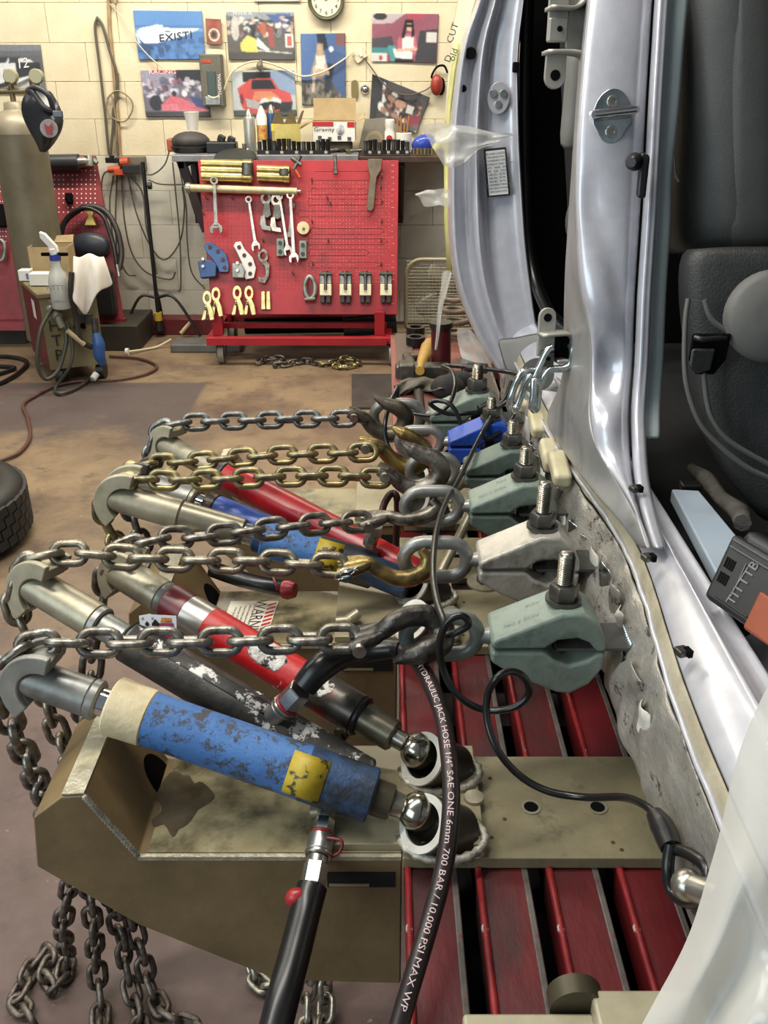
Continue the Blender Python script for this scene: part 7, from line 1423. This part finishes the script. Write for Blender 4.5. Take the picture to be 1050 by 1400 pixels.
# black weatherstrip and dark cabin seen through the rear door opening
pts = [P(x, y, Y=Y) for x, y, Y in ((722, -60, 2.2), (718, 60, 2.18), (717, 160, 2.16), (719, 260, 2.15), (722, 330, 2.13), (731, 385, 2.08), (747, 425, 2.0), (764, 445, 1.92), (780, 458, 1.85))]
mb = MB(); mb.tube(spline(pts, 8), .011, 10); mesh_obj('weatherstrip', mb, RUBBER, car, 60)
pts = [p + V(.016, .03, 0) for p in pts]; mb = MB(); mb.tube(spline(pts, 8), .005, 8); mesh_obj('weatherstrip_lip', mb, BLKT, car, 60)
mb = MB(); mb.bb(.31, 1.5, 2.3, 2.34, .5, 2.0); mesh_obj('cabin_rear_dark', mb, BLKT, car)  # rear and far side sheets, black in place of cabin shade
mb = MB(); mb.bb(1.46, 1.5, .3, 2.3, .5, 2.0); mesh_obj('cabin_far_side_dark', mb, BLKT, car)
mb = MB(); rows = []
for i, x in enumerate(np.linspace(.30, 1.5, 9)): rows.append([V(x, y, 2.02 - .05 * (1 - math.sin((x - .3) / 1.2 * math.pi))) for y in (.3, 1.0, 1.7, 2.35)])
mb.loft(rows); mesh_obj('unseen_roof', mb, SIL, car, 180, solid=.02)  # out of view, added with the side sheets to darken the cabin
mb = MB(); mb.bb(.385, 1.46, .3, 2.3, .70, .86); mesh_obj('cabin_floor', mb, mat('black_carpet', '#171717', '#1f1f1e', 40, rough=.95), car)
rows = []
for y, x0, x1 in ((-60, 765, 800), (60, 768, 800), (150, 770, 800), (260, 778, 800), (330, 780, 800)):
    rows.append([P(x0, y, Y=1.98), P((x0 + x1) / 2, y, Y=1.93), P(x1 + 20, y, Y=1.95)])
loftcar('rear_trim_black', rows, mat('charcoal_trim', '#1d1d1d', rough=.5), solid=.01)
rows = [[P(x0, y, Y=1.9), P((x0 + x1) / 2, y, Y=1.88), P(x1, y, Y=1.9)] for y, x0, x1 in ((60, 775, 810), (110, 774, 805), (160, 770, 800), (206, 765, 792))]
loftcar('grey_trim_panel', rows, TRIM, solid=.012)
mb = MB(); mb.ball(P(786, 300, Y=1.75), .035, (.5, .5, 1.1)); mesh_obj('belt_buckle', mb, mat('buckle_grey', '#4b4a48', rough=.5), car, 60)
# dark patch (tape flap) and folded metal at the sill corner
rows = []
for j in range(4):
    rows.append([P(678 + 62 * u + (j * 5), 462 - 6 * u + j * (17 - 1 * u) + 2 * math.sin(u * 5), Y=1.98 - .05 * j / 3 - .03 * u) for u in np.linspace(0, 1, 5)])
loftcar('dark_tape_flap', rows, mat('grey_tape', '#4e4d4a', '#444340', 12, rough=.4), solid=.002)
rows = []
for j in range(5):
    rows.append([P(703 + 62 * u, 530 - 10 * u * u + j * 7 - 12 * u * (j / 4), Y=1.80 - .18 * u - .02 * math.sin(j / 4 * math.pi)) for u in np.linspace(0, 1, 6)])
loftcar('folded_lip', rows, SIL_IN, solid=.004)
mb = MB(); mb.tube(spline([P(760, 518, Y=1.56), P(775, 535, Y=1.50), P(795, 552, Y=1.42), P(806, 560, Y=1.36)], 6), [.004, .009, .010, .004], 10); mesh_obj('pressed_ridge', mb, SIL_IN, car, 60)
mb = MB(); mb.lathe(P(735, 512, Y=1.60), (-.3, -1, .2), [(0, .03), (.004, .03)], 24); mesh_obj('panel_disc', mb, mat('grey_tape', '#4e4d4a'), car, 40)
# hinges
HINGE = mat('hinge_primer', '#a29f97', '#8c8981', 20, rough=.42, metal=.4)
def rnd(pts): return pts
def hinge(cx, cy, Y, s, lower):
    c = P(cx, cy, Y=Y); k = s * P(1, 0, Y=1).x * 0 + Y / .97 / F * s
    def L(pts): return [(px_ * k, -py_ * k) for px_, py_ in pts]
    X_, Z_ = V(1, .15, 0).normalized(), V(0, .12, 1).normalized(); N_ = V(.15, -1, .1).normalized()
    if lower:
        body = [(0, 22), (1, -18)] 
        out = [(-16 + 0, 30)] + [(12 * math.cos(a) - 4, -22 - 12 * math.sin(a)) for a in np.linspace(math.pi, 0, 10)] + [(8, 30)]
        mb = MB(); mb.prism(L(out), c, X_, Z_, N_ * .006); h = mesh_obj('hinge', mb, HINGE, car, bevel=.0015)
        mb = MB(); mb.lathe(c + X_ * -4 * k + Z_ * 21 * k + N_ * .006, N_, [(0, 5.5 * k), (.001, 5.5 * k)], 20); mesh_obj('hinge_hole', mb, DARK, h)
        mb = MB(); mb.box(c + X_ * -4 * k - Z_ * 32 * k + N_ * .012, (17 * k, .022, 20 * k)); mesh_obj('hinge_lug', mb, STEEL_DK, h, bevel=.002)
        mb = MB(); mb.lathe(c + X_ * -5 * k - Z_ * 31 * k + N_ * .024, N_, [(0, 3 * k), (.001, 3 * k)], 14); mesh_obj('lug_hole', mb, DARK, h)
        arm = [(-16, 0), (20, -1), (28, 6), (38, 13), (44, 18)]
        mb = MB(); a3 = [c + X_ * x * k - Z_ * (y) * k + N_ * (.014) for x, y in arm]; mb.loft([[p - N_ * .016, p + N_ * .016] for p in spline(a3, 4)]); mesh_obj('hinge_arm', mb, HINGE, h, 40, solid=.005, solid_off=0)
        arm = [(8, 36), (24, 36), (34, 44), (44, 50)]
        mb = MB(); a3 = [c + X_ * x * k - Z_ * (y) * k + N_ * (.010) for x, y in arm]; mb.loft([[p - N_ * .014, p + N_ * .014] for p in spline(a3, 4)]); mesh_obj('hinge_arm', mb, HINGE, h, 40, solid=.005, solid_off=0)
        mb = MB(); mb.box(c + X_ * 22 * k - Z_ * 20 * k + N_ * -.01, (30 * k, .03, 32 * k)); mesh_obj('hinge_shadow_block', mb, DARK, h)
        mb = MB(); o_ = c + X_ * 46 * k - Z_ * 30 * k; mb.prism(L([(-8, -20), (6, -20), (8, -10), (8, 14), (4, 22), (-6, 22), (-9, 10)]), o_, V(.5, .85, 0), Z_, V(-.8, -.5, .1) * .006); mesh_obj('hinge_leaf', mb, HINGE, h, bevel=.002)
        mb = MB(); mb.lathe(o_ - Z_ * 0 * k + V(-.006, -.006, 0), V(-.8, -.6, .1), [(0, 7 * k), (.004, 7 * k), (.006, 5 * k), (.012, 5 * k)], 8); mb.lathe(o_ + Z_ * 12 * k + X_ * -5 * k + V(-.006, -.006, 0), V(-.8, -.6, .1), [(0, 5 * k), (.01, 4 * k)], 8); mesh_obj('hinge_bolt', mb, ZINC, h, 40)
    else:
        mb = MB(); mb.prism(L([(-14, -60), (10, -60), (10, -8), (-14, -8)]), c, X_, Z_, N_ * .006); h = mesh_obj('hinge', mb, HINGE, car, bevel=.0015)
        out = [(-14, 24)] + [(-2 + 13 * math.cos(a), 50 + 13 * math.sin(a)) for a in np.linspace(math.pi, 0, 10)[::1]] + [(11, 24)]
        mb = MB(); mb.prism(L(out), c, X_, Z_, N_ * .006); mesh_obj('hinge_tongue', mb, HINGE, h, bevel=.0015)
        mb = MB(); mb.lathe(c + X_ * -2 * k - Z_ * 48 * k + N_ * .006, N_, [(0, 6 * k), (.001, 6 * k)], 20); mesh_obj('hinge_hole', mb, DARK, h)
        mb = MB(); mb.lathe(c + X_ * -3 * k - Z_ * 0 * k + N_ * .018, N_, [(0, 3.2 * k), (.001, 3.2 * k)], 16); mesh_obj('hinge_hole', mb, DARK, h)
        mb = MB(); mb.box(c + X_ * -3 * k + N_ * .006, (22 * k, .02, 26 * k)); mesh_obj('hinge_lug', mb, HINGE, h, bevel=.003)
        for arm in ([(-16, -22), (14, -22), (28, -34), (40, -48)], [(-17, 24), (14, 24), (30, 28), (38, 40), (46, 46)]):
            mb = MB(); a3 = [c + X_ * x * k - Z_ * (y) * k + N_ * (.010) for x, y in arm]; mb.loft([[p - N_ * .016, p + N_ * .016] for p in spline(a3, 4)]); mesh_obj('hinge_arm', mb, HINGE, h, 40, solid=.005, solid_off=0)
        mb = MB(); mb.prism(L([(12, -34), (40, -44), (48, -60), (46, 40), (30, 24), (12, 18)]), c - N_ * .01, X_, Z_, N_ * .006); mesh_obj('hinge_leaf', mb, HINGE, h, bevel=.002)
        for yy in (-22, 18):
            mb = MB(); mb.lathe(c + X_ * 40 * k - Z_ * yy * k + N_ * .0, N_, [(0, 7 * k), (.005, 6 * k), (.012, 5 * k)], 8); mesh_obj('hinge_bolt', mb, ZINC, h, 40)
hinge(763, 42, 1.46, 1.0, False); hinge(750, 455, 1.42, 1.0, True)
# zinc lifting chain hooked on the lower hinge
def zl(a, b, wpx, lab=None): return (a, b, wpx)
zc = thing('zinc_chain', 'bright zinc three-link chain hooked over the lower hinge', 'chain', P(735, 510, Y=1.54))
for i, (pts) in enumerate(([(752, 478), (744, 486), (726, 520), (722, 530), (728, 533), (736, 526), (750, 494), (760, 506), (783, 502), (786, 486)], [(708, 505), (702, 516), (694, 545), (690, 556), (697, 560), (704, 552), (714, 520), (722, 512), (720, 504)], [(694, 540), (700, 552), (708, 535), (712, 545), (702, 570), (690, 572), (684, 562)])):
    mb = MB()
    if i == 0: pl = [P(x, y, Y=1.395) for x, y in [(756, 474), (748, 480), (738, 500), (728, 520), (724, 530), (731, 533), (738, 528), (745, 512), (754, 505), (770, 504), (779, 498), (783, 480), (786, 472)]]; mb.tube(spline(pl, 5), .0058, 10)
    elif i == 1: pl = [P(x, y, Y=1.39 + dy) for x, y, dy in [(724, 506, 0), (712, 512, -.01), (703, 530, -.01), (697, 550, -.01), (700, 562, 0), (707, 556, .012), (714, 536, .014), (722, 518, .012), (730, 510, .01)]]; mb.tube(spline(pl, 5, True), .0058, 10, True)
    else: pl = [P(x, y, Y=1.375 + dy) for x, y, dy in [(730, 520, 0), (729, 540, -.005), (727, 556, -.005), (733, 560, .005), (736, 540, .01), (736, 524, .008)]]; mb.tube(spline(pl, 5, True), .0055, 10, True)
    mesh_obj('link', mb, ZINC, zc, 60)
# cabin: front seat, seat base cover, handle
sl = [(-60, 938), (60, 937), (130, 936), (200, 933), (260, 928), (300, 926), (345, 934)]
rows = []
for y, x0 in sl:
    row = []
    for u in (0, .03, .10, .22, .40, .62, .64, .66, .85, 1.15): 
        seam = -.0 + (.006 if abs(u - .64) < .005 else 0); x = x0 + (1050 - x0) * u; row.append(P(x, y, Y=1.42 + .16 * (1 - min(1, u / .22)) ** 2 - .05 * math.sin(min(1, u) * 1.6) + seam + .00015 * (345 - y)))
    rows.append(row)
loftcar('seat_back', rows, LEATH, solid=.04, label='dark grey leather seat back with a stitched seam')
mb = MB(); pts = [P(x, y, Y=Y) for x, y, Y in ((1013, -60, 1.418), (1014, 60, 1.402), (1013, 150, 1.392), (1010, 240, 1.375), (1003, 320, 1.362))]
n = 0; sp = spline(pts, 14)
for i in range(0, len(sp) - 1, 1): mb.tube([sp[i] + V(-.006, 0, 0), sp[i].lerp(sp[i + 1], .6) + V(-.006, 0, 0)], .0011, 5)
mb.tube([p + V(0, 0, 0) for p in sp], .0016, 6); mesh_obj('stitching', mb, mat('stitch_grey', '#2a2a28', rough=.7), car, 60, kind='stuff')
rows = []
for y, x0 in ((335, 932), (360, 922), (400, 922), (440, 926), (500, 932), (560, 942), (610, 962), (650, 990), (690, 1020), (720, 1045)):
    row = []
    for u in (0, .05, .1, .35, .7, 1.2):
        x = x0 + (1090 - x0) * u; row.append(P(x, y, Y=1.22 + .10 * (1 - min(1, u / .1)) ** 2 - .03 * u - .0002 * (y - 335)))
    rows.append(row)
loftcar('seat_side_cover', rows, SEATPL, solid=.03)
def SC_(x, y, o=0): return P(x, y, Y=1.20 - .0002 * (y - 335) - .02 + o)
for pts in ([(941, 408), (937, 440), (936, 500), (942, 540), (958, 580), (985, 610), (1020, 638), (1055, 655)], [(962, 505), (966, 545), (975, 575), (1000, 605), (1060, 640)], [(963, 410), (972, 435), (992, 452), (1050, 488)]):
    mb = MB(); mb.tube(spline([SC_(x, y) for x, y in pts], 8), .0035, 8); mesh_obj('moulded_edge', mb, mat('seat_edge', '#5a5955', rough=.5), car, 60)
mb = MB(); mb.prism([(-.024, .02), (-.024, -.014), (-.012, -.034), (.012, -.034), (.024, -.014), (.026, .02)], SC_(968, 476, -.004), (1, 0, 0), (0, 0, 1), (0, -.006, 0)); hr_ = mesh_obj('handle_recess', mb, BLKT, car, bevel=.004)
mb = MB(); mb.prism([(-.016, .008), (-.016, -.016), (-.004, -.026), (.012, -.02), (.014, .008)], SC_(961, 484, -.011), (1, 0, 0), (0, 0, 1), (0, -.006, 0)); mesh_obj('recline_handle', mb, SEATPL, hr_, bevel=.004)
mb = MB(); mb.tube(spline([SC_(950, 461, -.01), SC_(962, 464, -.016), (SC_(992, 462, -.01))], 6), .004, 8); mesh_obj('handle_lip', mb, BLACKP, hr_, 60)
mb = MB(); mb.lathe(SC_(1052, 432, .0), (-.1, -1, .15), [(0, .058), (.012, .058), (.02, .05), (.024, .02), (.0245, 0)], 36); mesh_obj('headrest_pad', mb, mat('mid_grey_pad', '#64635f', '#5b5a56', 30, rough=.6), car, 60)
bpy.data.objects['headrest_pad'].name = 'seat_knob'
mb = MB(); mb.tube([P(912, 210, Y=1.39), P(918, 212, Y=1.39)], .006, 8); mb.tube(spline([P(921, 214, Y=1.39), P(922, 235, Y=1.39), P(928, 248, Y=1.39)], 5), .002, 6); mesh_obj('belt_clip', mb, STEEL, car, 60)
# sill plate and cabin floor details
z_ = .955
q = [P(x, y, z=z_) for x, y in ((918, 668), (956, 670), (1010, 735), (1030, 800), (985, 795), (975, 775))]
mb = MB(); mb.add(q + [p - V(0, 0, .02) for p in q], [(0, 1, 2, 3, 4, 5), (11, 10, 9, 8, 7, 6)] + [(i, (i + 1) % 6, 6 + (i + 1) % 6, 6 + i) for i in range(6)]); mesh_obj('sill_plate', mb, mat('blue_grey_plate', '#a9b6c2', '#9dabb8', 10, rough=.4), car, bevel=.003, label='pale blue-grey plate inside the sill')
mb = MB(); mb.box(P(944, 665, z=.95), (.03, .02, .012)); mesh_obj('plate_clip', mb, BLACKP, car, bevel=.003)
mb = MB(); mb.tube(spline([P(945, 640, z=.93), P(965, 655, z=.94), P(985, 680, z=.94), (P(1010, 700, z=.945)), P(1015, 715, z=.95)], 6), [.008, .013, .011, .014, .012], 8); mesh_obj('carpet_edge', mb, mat('frayed_felt', '#5d5953', '#4b4843', 40, rough=1, bump=1, bscale=80), car, 60)
q = [P(x, y, z=.925) for x, y in ((1010, 880), (1060, 850), (1100, 990), (1060, 960))]
mb = MB(); mb.add(q, [(0, 1, 2, 3)]); mesh_obj('inner_sill', mb, SIL, car, solid=.004)

# battery pack resting on the sill
bp_ = P(1030, 800, z=1.0); t = thing('battery_charger', 'black and orange power tool block with vents resting on the car sill', 'power tool', bp_)
A0, A1, A2 = P(1001, 727, z=1.05), P(960, 815, z=.985), P(1020, 857, z=.985)
TOP_L, BL_, BR_ = A0, A1, A2
ux = (BR_ - BL_); uz = (TOP_L - BL_); nn = ux.cross(uz).normalized()
if nn.y > 0: nn = -nn
def BX(a, b, c): return BL_ + ux * a + uz * b - nn * c
def blk(name, a0, a1, b0, b1, c0, c1, m, bev=.003, par=None):
    v = [BX(a, b, c) for a in (a0, a1) for b in (b0, b1) for c in (c0, c1)]
    mb = MB(); mb.add(v, [(0, 1, 3, 2), (4, 6, 7, 5), (0, 4, 5, 1), (2, 3, 7, 6), (0, 2, 6, 4), (1, 5, 7, 3)]); return mesh_obj(name, mb, m, par or t, bevel=bev)
CHG = mat('charger_black', '#232424', '#1d1e1e', 30, rough=.38)
blk('case', 0, 1.55, 0, 1, 0, .09, CHG, .006); blk('orange_body', 1.0, 1.75, -.03, .52, -.006, .08, mat('charger_orange', '#8f4426', '#823d22', 14, rough=.5), .003)
blk('upper_case', .12, 1.7, .78, 1.18, .004, .11, CHG, .012)
for b in (.80, .90): blk('ridge', .1, 1.5, b, b + .035, -.003, .02, mat('ridge_grey', '#4b4d4e', rough=.35), .001)
blk('ridge', .22, .95, .10, .13, -.0015, .02, CHG, .001)
for g in (0, 1):
    for i in range(4): blk('vent', .13 + i * .055, .165 + i * .055, .30 + g * .22 , .30 + g * .22 + .15, -.0008, .01, DARK, 0)
eu, ev = ux.normalized(), (uz - ux.normalized() * uz.dot(ux.normalized())).normalized()
lettering('TITTTB', .016, BX(.62, .47, -.0012), ev, -eu, mat('emboss_grey', '#75797a', rough=.4), t)
mb = MB(); a_, b_ = BX(.52, .22, -.001), BX(.52, .72, -.001); mb.tube([a_, b_], .0006, 5); mesh_obj('emboss_line', mb, mat('emboss_grey', '#75797a'), t)

# ------------------------------------------------------------------ plastic sheeting and masking
def sheet_mat(name, op, tint):
    m = bpy.data.materials.new(name); m.use_nodes = True; N = m.node_tree.nodes; L = m.node_tree.links; N.remove(N['Principled BSDF'])
    d = N.new('ShaderNodeBsdfDiffuse'); d.inputs[0].default_value = lin(tint); tl_ = N.new('ShaderNodeBsdfTranslucent'); tl_.inputs[0].default_value = lin(tint)
    g = N.new('ShaderNodeBsdfGlossy'); g.inputs['Roughness'].default_value = .25; tr_ = N.new('ShaderNodeBsdfTransparent')
    a = N.new('ShaderNodeMixShader'); a.inputs[0].default_value = .35; L.new(d.outputs[0], a.inputs[1]); L.new(tl_.outputs[0], a.inputs[2])
    b = N.new('ShaderNodeMixShader'); b.inputs[0].default_value = .08; L.new(a.outputs[0], b.inputs[1]); L.new(g.outputs[0], b.inputs[2])
    c = N.new('ShaderNodeMixShader'); c.inputs[0].default_value = op; L.new(tr_.outputs[0], c.inputs[1]); L.new(b.outputs[0], c.inputs[2]); L.new(c.outputs[0], N['Material Output'].inputs[0]); return m
PLA = sheet_mat('milky_plastic_film', .86, '#e6e4dc'); PLB = sheet_mat('clear_plastic_film', .6, '#ebe9e2')
rows = []
edge = [(905, 1066), (960, 1038), (1020, 1012), (1080, 996), (1140, 985), (1200, 966), (1260, 950), (1310, 928), (1350, 905), (1400, 878), (1460, 845), (1520, 820)]
for j, (y, x0) in enumerate(edge):
    row = []
    for i in range(12):
        u = i / 11; x = x0 + u * 230; fold = .010 * math.sin(u * 9 + j * .5) + .006 * math.sin(u * 21 - j * .8)
        row.append(P(x, y + 4 * math.sin(i), Y=.47 - .012 * j * .5 - .05 * math.sin(u * 1.5) + fold + .02 * (1 - min(1, u * 6)) ** 2))
    rows.append(row)
mb = MB(); mb.loft(rows); tag(mesh_obj('plastic_sheet', mb, PLA, None, 180, sub=2), 'milky plastic dust sheet hanging over the near lower right corner', 'plastic sheet')
def film(lab, rows_px, Y, m, amp=.02, seed=1):
    rg = random.Random(seed); rows = []
    dense = []
    for a_, b_ in zip(rows_px[:-1], rows_px[1:]): dense += [a_, [((p[0] + q_[0]) / 2, (p[1] + q_[1]) / 2) for p, q_ in zip(a_, b_)]]
    dense.append(rows_px[-1]); j_ = amp * 90
    for r in dense:
        rr_ = []
        for k in range(len(r) - 1): rr_ += [r[k], ((r[k][0] + r[k + 1][0]) / 2, (r[k][1] + r[k + 1][1]) / 2)]
        rr_.append(r[-1]); rows.append([P(x + rg.uniform(-j_, j_), y + rg.uniform(-j_, j_), Y=Y + rg.uniform(-amp, amp)) for x, y in rr_])
    mb = MB(); mb.loft(rows); return tag(mesh_obj('plastic_film', mb, m, None, 180, sub=2), lab, 'plastic film')
film('crumpled clear plastic film wrapped round the rear jamb, upper tuft', [[(572, 172), (600, 166), (640, 172), (672, 180), (702, 183)], [(580, 184), (604, 178), (640, 182), (670, 188), (698, 186)], [(590, 198), (608, 194), (638, 194), (662, 196), (684, 192)], [(598, 212), (614, 216), (634, 212), (652, 204), (668, 198)], [(606, 226), (618, 230), (632, 224), (644, 212), (656, 203)]], 2.04, PLB, .02, 3)
film('loose clear plastic film sticking out left of the rear jamb, lower tuft', [[(566, 264), (585, 259), (604, 258), (616, 262)], [(572, 268), (590, 268), (606, 268), (617, 272)], [(580, 284), (596, 282), (608, 280), (617, 286)]], 2.2, PLB, .02, 5)
film('clear plastic strip hanging down beside the floor fan', [[(604, 372), (612, 370), (618, 372)], [(603, 392), (608, 396), (612, 396)], [(598, 420), (601, 424), (604, 426)], [(596, 460), (598, 462), (600, 462)], [(594, 478), (595.5, 479), (597, 479)]], 2.6, PLB, .005, 6)
film('crumpled film at the foot of the rear jamb', [[(625, 448), (640, 450), (650, 456)], [(626, 470), (645, 475), (662, 482)], [(630, 490), (650, 496), (672, 500)]], 2.1, PLB, .015, 8)
YTAPE = mat('yellow_tape', '#d8d28a', '#c9c270', 14, rough=.5)
rows = [[P(x0, y, Y=2.28), P((x0 + x1) / 2, y, Y=2.25), P(x1, y, Y=2.24)] for y, x0, x1 in ((-40, 632, 665), (20, 622, 646), (60, 616, 632), (100, 613, 624), (140, 610, 619), (170, 608, 615))]
mb = MB(); mb.loft(rows); tape = tag(mesh_obj('masking_paper', mb, mat('cream_masking', '#ded8b8', '#d2cba6', 14, rough=.6), None, 180, solid=.002, sub=1), 'cream masking paper with handwriting along the jamb edge', 'masking paper')
rows = [[P(x0, y, Y=2.235), P(x1, y, Y=2.225)] for y, x0, x1 in ((60, 622, 628), (100, 617, 622), (140, 612, 617), (180, 610, 614), (215, 608, 613), (300, 608, 614), (370, 612, 618))]
mb = MB(); mb.loft(rows); tag(mesh_obj('yellow_tape', mb, YTAPE, None, 180, solid=.002), 'strip of yellow tape running down the jamb edge', 'tape')
for i, (tx, x, y) in enumerate((('CUT', 619, 45), ('old', 620, 75), ('D', 613, 80))): lettering(tx, .02, P(x, y, Y=2.222), V(.35, -.1, 1), V(-1, 0, .3), BLACK, tape)
